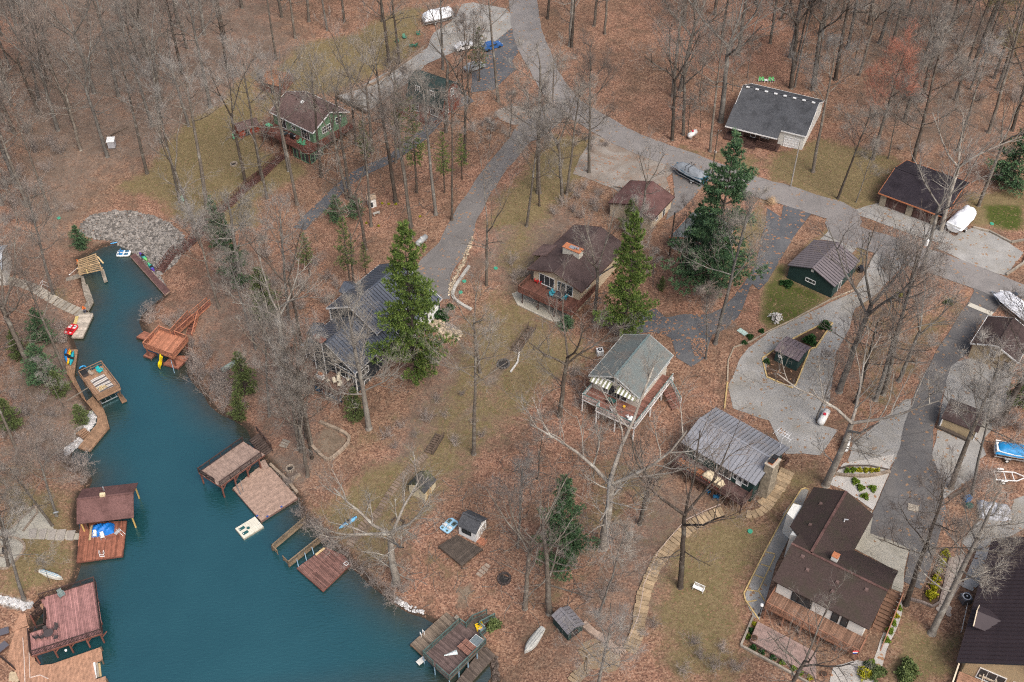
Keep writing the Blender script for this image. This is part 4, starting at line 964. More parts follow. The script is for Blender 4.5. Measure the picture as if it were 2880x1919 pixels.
# --- brown garage with stone piers
fr = Frame(4, (760, 1330), (1215, 1500), (1362, 1248), 2.7)
h = house('garage', 'brown two door garage with stone piers and a black shingle roof across the lane', 'garage', fr, 1.8, 'x', shingle('black_plum_shingles', (.036, .030, .036)), wood('brown_garage_wall', (.09, .05, .042)), ov=.6, trim=BRICK_CAP)
xf = side_xf(fr, .6, 'f'); DOORM = siding('brown_garage_door', (.10, .052, .045), .5)
for u in (fr.W * .13, fr.W * .5): window(h, xf, u, -.1, fr.W * .28, 2.3, 1, 4, fm=DK_STAIN, pm=DOORM, kind='garage_door')
for u in (.4, fr.W * .44, fr.W * .82): MB().box(.6 + u, .55, 1.0, fr.W * .09, .3, 3.2).build('stone_pier', STONE, h)
# --- black roofed white house with a porch
fr = Frame(28, (600, 865), (2010, 1210), (2290, 530), 3.4)
TR = fr; W, D = fr.W, fr.D
h = house('house', 'white house with a long charcoal roof and a shaded front porch', 'house', fr, 3.3, 'x', BLACK_SH, STUCCO_W, ov=.35, trim=white(), wins=[('f', 1.5, .5, 1.2, 1.9), ('f', 4.0, .4, 1.0, 2.0, dict(kind='door')), ('f', 6.0, .8, 1.6, 1.4, dict(nx=2)), ('r', 3, 3.6, 1.0, 1.2), ('f', -3.6, .1, 2.8, 2.2, dict(ny=4, pm=white()))])
q = fr.px(28, "555,945 1500,1210 1680,850", 2.9)
px0, px1, py0 = q[0][0], q[1][0], min(-2.0, (q[0][1] + q[1][1]) / 2); MB().box((px0 + px1) / 2, .33, 1.5, px1 - px0 - .6, .06, 3.2).build('porch_wall', wood('porch_shade_brown', (.10, .06, .045)), h)  # brown cladding over the white wall, dark colour stands for deep porch shade
s_ = 3.3 / (D / 2); yk = D * .2
roof_slope(h, (px0, py0, 2.75), (px1, py0, 2.75), (px0, yk, 3.4 + s_ * yk + .2), (px1, yk, 3.4 + s_ * yk + .2), BLACK_SH, name='porch_roof', trim=white())
for i in range(8): MB().box(W * (.07 + i * .123), D * .475, 6.72, .62, .4, .14).build('ridge_vent', white(), h)
deck(h, [(px0 + .2, .3), (px0 + .2, py0 - .1), (px1 + .3, py0 - .1), (px1 + .3, .3)], .35, math.pi / 2, DK_STAIN, DK_STAIN)
posts(h, [(x, py0 + .15) for x in np.linspace(px0 + .35, px1 - .1, 4)], -.2, 2.7, .14, DK_STAIN, name='porch_post')
railing(h, [(px0 + 2.2, py0, .35), (px0 + 4.2, py0, .35)], DK_STAIN, style='rails'); railing(h, [(px0 + 6.4, py0, .35), (px1, py0, .35)], DK_STAIN, style='rails')
stairs(h, (px0 + 5.3, py0 - .1, .3), (px0 + 5.3, py0 - 1.0, -.05), 2.0, 3, DK_STAIN)
# --- small ones
fr = Frame(1, (1640, 905), (1790, 862), (1800, 800), 1.9)
house('shed', 'small red shed with a brown gable roof on the grass left of the green house', 'shed', fr, .8, 'x', BROWN_SH, siding('barn_red', (.27, .06, .035)), ov=.2, wins=[('f', 1.2, .1, 1.0, 1.6, dict(kind='door', fm=BROWN_SH))])
fr = Frame(24, (40, 345), (265, 395), (290, 235), 2.2)
house('shed', 'brown plank shed with a rusty rounded roof in the wood behind the green house', 'shed', fr, .9, 'x', shingle('rust_roof', (.24, .12, .07)), wood('red_plank', (.15, .07, .05)), ov=.2, wins=[('f', 2, .1, 1.0, 1.8, dict(kind='door', fm=DK_STAIN))])
fr = Frame(10, (1042, 205), (1160, 268), (1268, 185), 2.1)
h = house('shed', 'cream shed with a mossy black roof beside the woodland path', 'shed', fr, 1.0, 'y', MOSS_SH, siding('cream_board_shed', (.55, .48, .33), .3), ov=.15, wins=[('r', .5, .05, 1.0, 1.7, dict(kind='door', fm=NEWWOOD, pm=NEWWOOD))])
fr = Frame(10, (1385, 485), (1515, 548), (1622, 452), 2.1)
h = house('shed', 'white shed with a charcoal roof and crossed barn doors beside the blue pedal boat', 'shed', fr, 1.0, 'x', BLACK_SH, M('white_boarding', (.68, .68, .66), .7, .06), ov=.15, wins=[('f', .5, .9, 1.5, .8, dict(nx=2, fm=dark())), ('r', .5, .05, 1.0, 1.8, dict(kind='door', pm=M('taupe_door', (.40, .36, .31), .7))), ('r', 1.5, .05, 1.0, 1.8, dict(kind='door', pm=M('taupe_door', (.40, .36, .31), .7)))])
k = MB(); k.beam((fr.W - .12, .6, .15), (fr.W - .12, 1.4, 1.8), .04, .1); k.beam((fr.W - .12, 1.6, 1.8), (fr.W - .12, 2.4, .15), .04, .1); k.build('door_brace', white(), h)
deck(h, [(fr.W - .1, .2), (fr.W + 1.1, .2), (fr.W + 1.1, fr.D - .3), (fr.W - .1, fr.D - .3)], .12, math.pi / 2, ORANGE_STAIN, ORANGE_STAIN, rimh=.12)
fr = Frame(11, (275, 1108), (388, 1242), (490, 1160), 1.9)
house('shed', 'small dark green shed with a grey panelled metal roof above the upturned rowboat', 'shed', fr, .55, 'x', GREY_MET, DKGREEN, ov=.15, metal=M('shed_grey_panel', (.19, .18, .19), .5, .1, 1, island=.15), wins=[('r', .5, .05, .9, 1.6, dict(kind='door', fm=DK_STAIN))])
fr = Frame(2, (770, 1380), (830, 1368), (832, 1335), 2.0)
house('shed', 'tiny white playhouse in the leaves beside two round green bushes', 'shed', fr, .5, 'x', wood('playhouse_roof', (.32, .24, .17)), STUCCO_W, ov=.1, wins=[('f', .25, .1, .6, 1.3, dict(kind='door'))])
fr = Frame(5, (-330, 330), (15, 290), (70, 120), 2.6)
house('house', 'pale roofed house cut off by the left edge of the picture', 'house', fr, 1.2, 'x', M('pale_metal_roof', (.42, .44, .46), .5, .08), WHITE_SID, ov=.3, metal=M('pale_metal_roof', (.42, .44, .46), .5, .08))
# ================================================================ docks and boardwalks
def local(o2, rz, p):
    c, s = math.cos(-rz), math.sin(-rz); x, y = p[0] - o2[0], p[1] - o2[1]
    return (x * c - y * s, x * s + y * c)
class Dk:
    "a dock: an Empty at the water below its first corner; coordinates local, z = 0 the water"
    def __init__(s, name, label, cat, n, a, b, z, group=None):
        A, B = Pz(n, *a, z), Pz(n, *b, z)
        s.o, s.rz = A.to_2d(), math.atan2(B.y - A.y, B.x - A.x); s.L1 = (B - A).length
        s.root = thing(name, label, cat, (A.x, A.y, 0), s.rz, group)
    def P(s, n, t, z): return [local(s.o, s.rz, Pz(n, x, y, z)) for x, y in parse(t)]
    def W(s, p, z=0):
        c, q = math.cos(s.rz), math.sin(s.rz)
        return Vector((s.o.x + p[0] * c - p[1] * q, s.o.y + p[0] * q + p[1] * c, z))
    def bed(s, x, y):
        p = s.W((x, y)); return min(hgt(p.x, p.y), 0) - .3
def z3(ps, z): return [(p[0], p[1], z) for p in ps]
PILE = wood('dock_pile', (.12, .085, .06))

# lower left: mauve upper deck over a tan lower deck
d = Dk('dock', 'two level dock with a mauve upper deck, black balusters and a tan lower deck', 'dock', 19, (410, 1225), (1330, 930), 2.9)
MV = d
up = d.P(19, "410,1225 1330,930 1240,255 525,480 600,640 600,865 385,930", 2.9)
deck(d.root, up, 2.9, math.pi / 2, MAUVE_COMP, RED_STAIN, bw=.2)
BAL = M('black_baluster', (.022, .02, .02), .5, .1); RAILBR = wood('dark_rail', (.055, .034, .03))
u3 = z3(up, 2.9)
railing(d.root, [u3[5], u3[6], u3[0], u3[1], u3[2], u3[3]], RAILBR, bm_=BAL, h=1.0, bs=.16, bt=.05, span=1.8)
railing(d.root, [u3[5], u3[4]], RAILBR, bm_=BAL, bs=.16, bt=.05)
b0 = d.P(19, "440,690", .7)[0]; t0 = ((u3[3][0] + u3[4][0]) / 2, (u3[3][1] + u3[4][1]) / 2)
stairs(d.root, (t0[0], t0[1], 2.75), (b0[0], b0[1], .75), 1.4, 11, TAN_COMP, RAILBR)
dd = Vector((b0[0] - t0[0], b0[1] - t0[1])).normalized(); sd = Vector((-dd.y, dd.x)) * .8
for sg in (-1, 1): railing(d.root, [(t0[0] + sd.x * sg, t0[1] + sd.y * sg, 2.85), (b0[0] + sd.x * sg, b0[1] + sd.y * sg, .75)], RAILBR, bm_=BAL, bs=.16, bt=.05, span=1.6)
lo = d.P(19, "165,905 350,850 375,830 372,880 455,1290 520,1350 680,1330 1310,1110 1330,1270 1200,1310 1250,1530 1370,1490 1400,1720 330,1720 200,1420 -60,1230 -60,1010", .55)
deck(d.root, lo, .55, math.pi / 2, TAN_COMP, wood('tan_rim', (.30, .17, .11)))
deck(d.root, d.P(19, "205,690 330,665 365,830 165,905", .6), .6, 0, TAN_COMP)
deck(d.root, d.P(19, "-60,770 205,690 165,905 60,910 -60,940", .5), .5, .7, GREY_WOOD)
fb = [(x, .25) for x in (.35, d.L1 * .3, d.L1 * .52, d.L1 * .76, d.L1 - .3)]
posts(d.root, fb, .5, 2.7, .2, RED_STAIN)
for p in fb[1:]: MB().beam((p[0], p[1], 1.7), (p[0] + .8, p[1], 2.6), .12, .12).build('knee_brace', RED_STAIN, d.root)
posts(d.root, [(.3, 3), (.3, 6.2), (d.L1 - .3, 3.5), (d.L1 - .3, 7)], -1.2, 2.7, .2, RED_STAIN)
for p in d.P(19, "1335,1300 1390,1540 1320,1130", .5): MB().tube([(p[0], p[1], -1.4), (p[0], p[1], .8)], .12).build('pile', PILE, d.root)
q = d.P(19, "1205,1310 1275,1310 1310,1490 1255,1520", .3)
for i, mt in enumerate((white(), GREY_WOOD, NEWWOOD)):
    a, b_ = d.P(19, ["1220,1310 1240,1520", "1255,1310 1275,1505", "1285,1320 1305,1495"][i], .45 - .2 * i)
    MB().beam((a[0], a[1], .45 - .2 * i), (b_[0], b_[1], .45 - .2 * i), .34, .06).build('boat_step', mt, d.root)
for i, t in enumerate(("297,990 315,1250 330,1700", "375,1030 390,1510 520,1475 630,1525")):   # pale edge strips of the raised step
    ps = d.P(19, t, .6)
    for a, b_ in zip(ps, ps[1:]): MB().beam((a[0], a[1], .61), (b_[0], b_[1], .61), .1, .1).build('edge_strip', M('pale_edge', (.52, .42, .36), .7), d.root)
for t in ("20,1260 200,1410", ):
    ps = z3(d.P(19, t, .55), .55); railing(d.root, ps, RAILBR, bm_=BAL, span=2)
st = d.P(19, "110,1490 155,1490 195,1490", .5)
for i, p in enumerate(st): MB().box(p[0], p[1], .35 - i * .02, .55, 1.5, .2, R(15)).build('step', M('sandstone_step', (.42, .33, .22), .9), d.root)
c1, c2 = d.P(19, "862,1165 1302,745", 2.4), d.P(19, "690,1290", .6)
for p in c1: MB().ball((p[0], p[1], 2.6), .17, 8).build('dock_light', white(), d.root)

# boathouse with roof
d = Dk('boathouse', 'open boathouse with a brown shingle roof above a red boarded dock', 'boathouse', 9, (530, 740), (845, 695), .5)
DB = d
poly = d.P(9, "528,740 845,697 872,455 600,470 555,470", .5)
deck(d.root, poly, .5, math.pi / 2, wood('red_dock_boards', (.27, .105, .065), island=.36), RED_STAIN)
deck(d.root, d.P(9, "605,232 668,226 660,262 590,265", .5), .5, 0, RED_STAIN)
rp = d.P(9, "527,476 921,430 945,230 545,300 542,300", 2.9)
zr = 2.85; A_, B_ = Vector(rp[0]), Vector(rp[1]); x_ = (B_ - A_).normalized(); y_ = Vector((-x_.y, x_.x)); Wr = (B_ - A_).length
dep = 6.2; rise = 1.5
def rp3(u, v, z): p = A_ + x_ * u + y_ * v; return (p.x, p.y, z)
BR = shingle('boathouse_shingles', (.15, .082, .075))
roof_slope(d.root, rp3(0, 0, zr), rp3(Wr, 0, zr), rp3(0, dep / 2, zr + rise), rp3(Wr, dep / 2, zr + rise), BR)
roof_slope(d.root, rp3(Wr, dep, zr), rp3(0, dep, zr), rp3(Wr, dep / 2, zr + rise), rp3(0, dep / 2, zr + rise), BR)
k = MB(); k.beam(rp3(0, dep / 2, zr + rise + .03), rp3(Wr, dep / 2, zr + rise + .03), .3, .08); k.build('ridge_cap', BR, d.root)
for u in (.4, Wr - .4):
    for v in (.5, dep - .5):
        p = rp3(u, v, 0); MB().box(p[0], p[1], 1.2, .18, .18, 3.4).build('post', M('yellow_pine_post', (.5, .34, .12), .7), d.root)
for v in (.5, dep - .5): MB().beam(rp3(.3, v, zr + .02), rp3(Wr - .3, v, zr + .02), .1, .24).build('roof_beam', NEWWOOD, d.root)
p = rp3(Wr * .46, dep * .52, zr + rise); MB().box(p[0], p[1], p[2] + .15, .7, .5, .5).build('cupola', M('cream_box', (.6, .5, .32), .7), d.root)
p = rp3(Wr * .44, dep * .75, zr + rise * .6); MB().tube([p, (p[0], p[1], p[2] + .8)], .1).build('vent_pipe', galv(), d.root)
bk = rp3(.2, dep - .3, 0); bk2 = rp3(Wr * .12, .6, 0)
MB().beam((bk[0], bk[1], 1.2), (bk2[0], bk2[1], 1.2), .12, 2.6).build('wall', wood('boathouse_wall', (.12, .07, .05)), d.root)
l = d.P(9, "690,690 720,690", .5)
k = MB()
for p in l: k.tube([(p[0], p[1] + .2, .5), (p[0], p[1] + .25, 1.2), (p[0], p[1] - .15, 1.25), (p[0], p[1] - .55, -.5)], .035, 5)
for z in (.9, .55, .2, -.1): k.beam((l[0][0], l[0][1] - .3 - (1 - z) * .1, z), (l[1][0], l[1][1] - .3 - (1 - z) * .1, z), .07, .05)
k.build('ladder', white(), d.root)
posts(d.root, [(.2, .2), (d.L1 / 2, .15), (d.L1 - .2, .2), (d.L1 - .1, 3)], -1.4, .3, .2, PILE)

# grey plank dock at the left, with steps
d = Dk('dock', 'bleached grey plank dock with a red pedal boat drawn up on it', 'dock', 23, (240, 1505), (405, 1505), .5)
GD = d
deck(d.root, d.P(23, "232,1505 405,1508 570,1150 345,1150 300,1260", .5), .5, 0, wood('bleached_planks', (.46, .40, .33), island=.22), GREY_WOOD, bw=.22)
deck(d.root, d.P(23, "345,1150 570,1150 565,1120 380,1110", .5), .5, 0, GREY_WOOD)
a, b_ = d.P(23, "320,1180 280,1310", .55)
MB().beam((a[0], a[1], .58), (b_[0], b_[1], .58), .5, .12).build('loose_board', M('yellow_board', (.56, .43, .17), .7), d.root)
posts(d.root, d.P(23, "400,1500 480,1330 560,1150 240,1500", .3), -1.2, .3, .16, PILE)
bw_ = Dk('boardwalk', 'bent grey boardwalk hugging the left bank up to the unfinished frame', 'boardwalk', 23, (490, 1080), (570, 940), .5)
deck(bw_.root, bw_.P(23, "415,1030 485,930 572,938 490,1085", .5), .5, .5, GREY_WOOD, GREY_WOOD)
deck(bw_.root, bw_.P(23, "465,930 430,840 535,825 572,938", .5), .5, 1.1, GREY_WOOD, GREY_WOOD)
deck(bw_.root, bw_.P(23, "430,840 395,680 480,670 535,825", .52), .52, 1.3, GREY_WOOD, GREY_WOOD)
deck(bw_.root, bw_.P(23, "395,680 380,540 415,540 450,660", .5), .5, 1.3, GREY_WOOD, GREY_WOOD)
deck(bw_.root, bw_.P(23, "55,600 370,490 375,540 60,655", .7), .7, .3, GREY_WOOD, GREY_WOOD)
posts(bw_.root, bw_.P(23, "480,1070 560,945 530,850 475,690", .3), -1.0, .3, .14, PILE)
# step path up the left bank
p0 = GL(5, "548,590 440,540 330,480 250,430 150,390 60,370 -80,330")
sp = smooth_line(p0, 8)
t_ = thing('stairway', 'long grey timber stairway climbing the left bank from the plank dock', 'stairway', (p0[0].x, p0[0].y, p0[0].z))
acc, last = 0, None
for a, b_ in zip(sp, sp[1:]):
    L = (b_ - a).length; s = 0
    while s < L:
        if last is None or acc >= .95:
            p = a.lerp(b_, s / L); ang = math.atan2(b_.y - a.y, b_.x - a.x)
            MB().box(p.x - p0[0].x, p.y - p0[0].y, hgt(p.x, p.y) - p0[0].z + .08, .82, 1.9, .16, ang + random.uniform(-.08, .08)).build('step', wood('grey_step', (.36, .32, .26), island=.3), t_); acc = 0; last = p
        s += .1; acc += .1
# unfinished frame over the water
d = Dk('pergola', 'unfinished boat shelter of bare new lumber rafters above dark water', 'pergola', 23, (365, 510), (710, 440), 1.5)
fp = d.P(23, "365,515 712,440 600,200 330,300", 2.1)
A_, B_, C_, D_ = [Vector(p) for p in fp]
LUM = wood('pale_lumber', (.40, .28, .16), island=.4)
for i in range(10):
    a, b_ = A_.lerp(D_, i / 9), B_.lerp(C_, i / 9)
    ex = (b_ - a).normalized() * random.uniform(.1, .5)
    a2, b2 = a - ex, b_ + ex * random.uniform(.2, 1)
    z = 2.1 + random.uniform(-.04, .04)
    MB().beam((a2.x, a2.y, z), (b2.x, b2.y, z), .09, .19).build('rafter', LUM, d.root)
for a, b_ in ((A_, D_), (B_, C_), ((A_ + B_) / 2, (D_ + C_) / 2)): MB().beam((a.x, a.y, 1.93), (b_.x, b_.y, 1.93), .1, .2).build('beam', LUM, d.root)
for p in (A_, B_, C_, D_, (A_ + D_) / 2, (B_ + C_) / 2): MB().box(p.x, p.y, .5, .15, .15, 2.8).build('post', GREY_WOOD, d.root)
a, b_ = d.P(23, "715,450 770,630", .4); MB().beam((a[0], a[1], .4), (b_[0], b_[1], .4), .6, .3).build('side_walk', GREY_WOOD, d.root)
a, b_ = d.P(23, "460,440 490,500", 2.25); MB().beam((a[0], a[1], 2.26), (b_[0], b_[1], 2.26), .12, .08).build('loose_board', M('yellow_board', (.56, .43, .17), .7), d.root)
a, b_ = d.P(23, "635,230 725,320", 2.3); MB().beam((a[0], a[1], 2.26), (b_[0], b_[1], 2.0), .25, .06).build('loose_board', NEWWOOD, d.root)

# long maroon dock at the cove
d = Dk('dock', 'long narrow maroon dock beside the pale rock slope in the cove', 'dock', 23, (1155, 225), (1700, 835), .5)
MD = d
deck(d.root, d.P(23, "1155,225 1700,835 1780,770 1230,185", .5), .5, 0, wood('maroon_composite', (.125, .068, .062), island=.1), wood('tan_edge', (.36, .25, .2)))
posts(d.root, [(x, .15) for x in np.linspace(.3, d.L1 - .3, 6)], -1.3, .3, .16, PILE)
# red-brown stair up the rocks and on to the green house
pt = GL(23, "1620,500 1860,180") + GL(5, "1240,180 1310,120 1400,20") + GL(1, "1400,1540 1500,1470 1600,1400 1700,1300 1764,1250") + GL(2, "40,1220 120,1140 190,1080")
t_ = thing('stairway', 'long red brown wooden stairway with handrails from the maroon dock to the green house', 'stairway', (pt[0].x, pt[0].y, pt[0].z))
o3 = Vector((pt[0].x, pt[0].y, pt[0].z))
sp = smooth_line(pt, 6); acc = 0
STR = wood('stair_red_brown', (.12, .06, .05))
for a, b_ in zip(sp, sp[1:]):
    L = (b_ - a).length; s = 0.0; ang = math.atan2(b_.y - a.y, b_.x - a.x)
    while s < L:
        acc += .05; s += .05
        if acc >= .42:
            p = a.lerp(b_, s / L); MB().box(p.x - o3.x, p.y - o3.y, hgt(p.x, p.y) + .3 - o3.z, .34, 1.3, .06, ang).build('step', STR, t_); acc = 0
    sd = Vector((-(b_ - a).y, (b_ - a).x)).normalized() * .72
    for sg in (-1, 1):
        pa, pb = a + sd * sg, b_ + sd * sg
        A3 = Vector((pa.x, pa.y, hgt(pa.x, pa.y))) - o3; B3 = Vector((pb.x, pb.y, hgt(pb.x, pb.y))) - o3
        MB().beam(A3 + Vector((0, 0, .25)), B3 + Vector((0, 0, .25)), .06, .25).build('stringer', STR, t_)
        railing(t_, [A3 + Vector((0, 0, .2)), B3 + Vector((0, 0, .2))], STR, style='open', h=.95, span=2.4, cap=.09)

# orange deck with yellow slide
d = Dk('dock', 'orange stained two level dock with lattice railings and a yellow slide', 'dock', 22, (725, 400), (1015, 505), 2.6)
OD = d
up = d.P(22, "735,395 1015,500 1155,330 1035,285 990,275 885,235", 2.5)
deck(d.root, up, 2.5, math.atan2(up[2][1] - up[1][1], up[2][0] - up[1][0]), ORANGE_STAIN, ORANGE_STAIN)
u3 = z3(up, 2.5)
br = d.P(22, "1035,285 1210,125 1160,90 990,270", 2.5); b3 = z3(br, 2.5)
LATT = wood('lattice_red', (.22, .085, .055))
railing(d.root, [b3[2], u3[4], u3[5], u3[0], u3[1], u3[2], u3[3], b3[1]], ORANGE_STAIN, style='lattice', bm_=LATT, span=1.7)
deck(d.root, br, 2.49, 0, RED_STAIN, ORANGE_STAIN)
posts(d.root, [(.3, .3), (d.L1 * .5, .3), (d.L1 - .3, .3), (up[2][0] - .3, up[2][1] - .3), (up[5][0] + .3, up[5][1] - .3)], -1.3, 2.3, .2, RED_STAIN)
for t in ("660,298 750,330 845,285 735,242", "728,478 800,505 850,460 770,435", "915,560 1060,600 1180,480 1000,480"):
    q = d.P(22, t, .5); deck(d.root, q, .5, 0, wood('orange_low_boards', (.30, .125, .08)), RED_STAIN); posts(d.root, q, -1.2, .3, .15, PILE)
a, b_ = d.P(22, "1240,140 1160,290", 1.0); stairs(d.root, (a[0], a[1], 2.4), (b_[0], b_[1], .6), 1.2, 9, RED_STAIN, ORANGE_STAIN)
railing(d.root, [(a[0] + .7, a[1], 2.4), (b_[0] + .7, b_[1], .6)], ORANGE_STAIN, style='open')
far = d.P(22, "1210,125 1370,-20 1340,-40 1180,95", 2.6); deck(d.root, far, 2.48, .7, RED_STAIN, ORANGE_STAIN); f3 = z3(far, 2.5); railing(d.root, [f3[0], f3[1]], ORANGE_STAIN, style='open'); railing(d.root, [f3[3], f3[2]], ORANGE_STAIN, style='open')
a, b_ = d.P(22, "905,490", 2.3)[0], d.P(22, "880,600", .35)[0]
dv_ = (Vector(b_) - Vector(a)); sx_ = Vector((-dv_.y, dv_.x)).normalized() * .34; k = MB(); rings = []
for i in range(9):
    s = i / 8; c_ = Vector(a).lerp(Vector(b_), s); z = 2.45 - 2.05 * (s ** 1.05) + .18 * math.sin(s * 9.5)
    rings.append([(c_.x + sx_.x * u, c_.y + sx_.y * u, z + h_) for u, h_ in ((-1.1, .26), (-.85, .26), (-.7, .04), (0, 0), (.7, .04), (.85, .26), (1.1, .26), (1.0, -.1), (0, -.16), (-1.0, -.1))])
k.loft(rings); k.build('slide', M('yellow_plastic', (.72, .52, .01), .35, .06), d.root, smooth=False)
a, b_ = d.P(22, "1000,550 1022,635", .4); k = MB(); k.tube([(a[0], a[1], 1.1), (b_[0], b_[1], -.1)], .045); k.build('ladder', M('blue_grey_pipe', (.25, .38, .48), .4), d.root)

# brown upper deck with rug
d = Dk('dock', 'brown upper deck on posts carrying a swirly rug, with a boat slip below', 'dock', 22, (285, 895), (505, 790), 2.5)
RG = d
up = d.P(22, "285,905 510,790 320,575 90,660 205,790", 2.4)
A_, B_ = Vector(up[0]), Vector(up[1])
D4 = d.P(22, "320,580", 2.4)[0]
rect_ = [(0, 0), (d.L1, 0), (d.L1, D4[1]), (0, D4[1])]
deck(d.root, rect_, 2.4, math.pi / 2, wood('brown_orange_boards', (.33, .20, .125), island=.16), BRN_WOOD)
railing(d.root, z3(rect_, 2.4), BRN_WOOD, style='open', closed=True, span=2.2)
MB().beam((.1, -.02, 2.9), (d.L1 - .1, -.02, 2.9), .04, .75).build('privacy_board', BRN_WOOD, d.root)
posts(d.root, [(.2, .2), (d.L1 - .2, .2), (.2, D4[1] / 2), (d.L1 - .2, D4[1] / 2), (.2, D4[1] - .2), (d.L1 - .2, D4[1] - .2)], -1.4, 2.2, .2, PILE)
k = MB(); k.beam((.5, .9, .35), (d.L1 - .6, .9, .35), .12, .12); k.beam((.5, 2.6, .35), (d.L1 - .6, 2.6, .35), .12, .12)
for x in np.linspace(.6, d.L1 - .7, 4): k.beam((x, .9, .3), (x, 2.6, .3), .1, .1)
k.build('boat_lift', galv(), d.root)
q = d.P(22, "500,830 565,905 520,925 475,840", .5); deck(d.root, q, .5, math.pi / 2, BRN_WOOD, BRN_WOOD)
bw_ = Dk('boardwalk', 'long brown boardwalk along the left bank below the rug deck', 'boardwalk', 22, (210, 1390), (398, 1165), .5)
for t, a in (("100,1360 210,1392 398,1165 280,1135", .95), ("398,1165 280,1135 290,1060 180,920 240,870 340,985 370,1060", 1.75), ("180,920 60,670 95,420 0,420 -15,620 -10,640 140,880", 1.75), ("80,1225 150,1175 210,1210 150,1275", .6)):
    deck(bw_.root, bw_.P(22, t, .5), .5, a - 1.0, wood('walk_brown', (.27, .165, .10), island=.2), BRN_WOOD)
posts(bw_.root, bw_.P(22, "215,1385 300,1280 390,1170 365,1060 300,940 85,650 95,450", .3), -1.2, .3, .15, PILE)
stairs(bw_.root, (*bw_.P(22, "180,1250", .6)[0], .6), (*bw_.P(22, "130,1200", 1.2)[0], 1.3), 1.4, 4, BRN_WOOD, stringers=False)
a, b_ = bw_.P(22, "200,790 0,920", 2.2); MB().beam((a[0], a[1], 2.3), (b_[0], b_[1], 2.4), .1, .12).build('hand_rail', GREY_WOOD, bw_.root)

# big taupe dock
d = Dk('dock', 'large taupe two level dock with a railed upper deck and an open lower deck', 'dock', 18, (250, 575), (610, 335), 2.7)
TD = d
up = d.P(18, "60,480 245,595 620,320 560,235 480,165 420,180", 2.6)
upr = d.P(18, "60,470 250,590 640,310 480,160", 2.6)
A0, A1, A2, A3 = [Vector(p) for p in upr]
rect_ = [tuple(A0), tuple(A1), tuple(A2), (A0.x + (A2 - A1).x, A0.y + (A2 - A1).y)]
ang = math.atan2(A2.y - A1.y, A2.x - A1.x)
deck(d.root, rect_, 2.6, ang + math.pi / 2, TAUPE_COMP, RED_STAIN)
r3 = z3(rect_, 2.6)
railing(d.root, [r3[3], r3[0], tuple(Vector(r3[0]).lerp(Vector(r3[1]), .75))], RAILBR, bm_=BAL, bs=.16, bt=.05)
railing(d.root, [r3[1], tuple(Vector(r3[1]).lerp(Vector(r3[2]), .93))], RAILBR, bm_=BAL, bs=.16, bt=.05)
lo = d.P(18, "360,605 610,895 930,692 695,425 620,395", .55)
deck(d.root, lo, .55, math.atan2(lo[2][1] - lo[1][1], lo[2][0] - lo[1][0]), wood('taupe_low_boards', (.33, .23, .18), island=.1), wood('taupe_rim', (.19, .115, .095)), rimh=.35)
pp = [Vector(r3[1]).lerp(Vector(r3[2]), s) for s in (.02, .3, .58, .86)] + [Vector(r3[0]).lerp(Vector(r3[3]), s) for s in (.03, .35, .7)]
posts(d.root, [(p.x, p.y) for p in pp], -1.4, 2.35, .2, RED_STAIN)
for i, p in enumerate(pp[:3]): e = Vector(r3[1]).lerp(Vector(r3[2]), .02 + .28 * i + .1); MB().beam((p.x, p.y, 1.5), (e.x, e.y, 2.35), .12, .12).build('knee_brace', RED_STAIN, d.root)
posts(d.root, [lo[1], lo[0], lo[2]], -1.3, .3, .2, PILE)
a, b_ = d.P(18, "545,150", 2.5)[0], d.P(18, "670,300", .9)[0]
stairs(d.root, (a[0], a[1], 2.5), (b_[0], b_[1], .8), 1.7, 10, wood('dark_treads', (.09, .065, .055)), RAILBR)
railing(d.root, [(a[0] + .95, a[1] + .4, 2.6), (b_[0] + .95, b_[1] + .4, .9)], RAILBR, bm_=BAL, bs=.2)
for i, t in enumerate(("610,370 645,435", "630,365 665,430")):
    p, q = d.P(18, t, .7); MB().beam((p[0], p[1], .68 + .12 * i), (q[0], q[1], .68 + .12 * i), .5, .16).build('step', TAUPE_COMP, d.root)
a, b_ = d.P(18, "385,570 430,665", .6)
k = MB(); k.beam((a[0], a[1], 1.0), (b_[0], b_[1], .7), .1, .1); k.tube([(a[0], a[1], .55), (a[0], a[1], 1.4), (a[0] + .6, a[1] - .5, 1.5), (b_[0] + .6, b_[1] + .2, .6)], .035, 5); k.build('ladder', M('grey_ladder', (.13, .14, .15), .5), d.root)
for t in ("575,855", "665,860", "790,775"): p = d.P(18, t, .5)[0]; MB().box(p[0], p[1], .62, .3, .16, .14).build('dock_cleat', M('blue_bumper', (.03, .08, .30), .5), d.root)

# railed slip and the red-brown deck beside it
d = Dk('boat_slip', 'weathered wooden boat slip with board rails round dark green water', 'boat slip', 18, (850, 1290), (1150, 1060), .6)
SLM = wood('slip_wood', (.21, .155, .10), island=.3)
ou = d.P(18, "705,1120 850,1265 1170,1010 1000,870", .9)
o3_ = z3(ou, .25)
for a, b_, s_ in ((0, 3, 1), (1, 2, 1)):
    railing(d.root, [o3_[a], o3_[b_]], SLM, style='rails', h=1.0, span=2.4)
    MB().beam(Vector(o3_[a]) + Vector((0, 0, .05)), Vector(o3_[b_]) + Vector((0, 0, .05)), .5, .1).build('side_walk', SLM, d.root)
for a, b_ in ((0, .32), (.68, 1)):
    p, q = Vector(o3_[0]).lerp(Vector(o3_[1]), a), Vector(o3_[0]).lerp(Vector(o3_[1]), b_); railing(d.root, [p, q], SLM, style='rails', h=1.0)
posts(d.root, [o3_[0], o3_[1]], -1.4, .9, .2, PILE)
d = Dk('dock', 'low red brown plank dock next to the wooden boat slip', 'dock', 18, (925, 1310), (1155, 1510), .5)
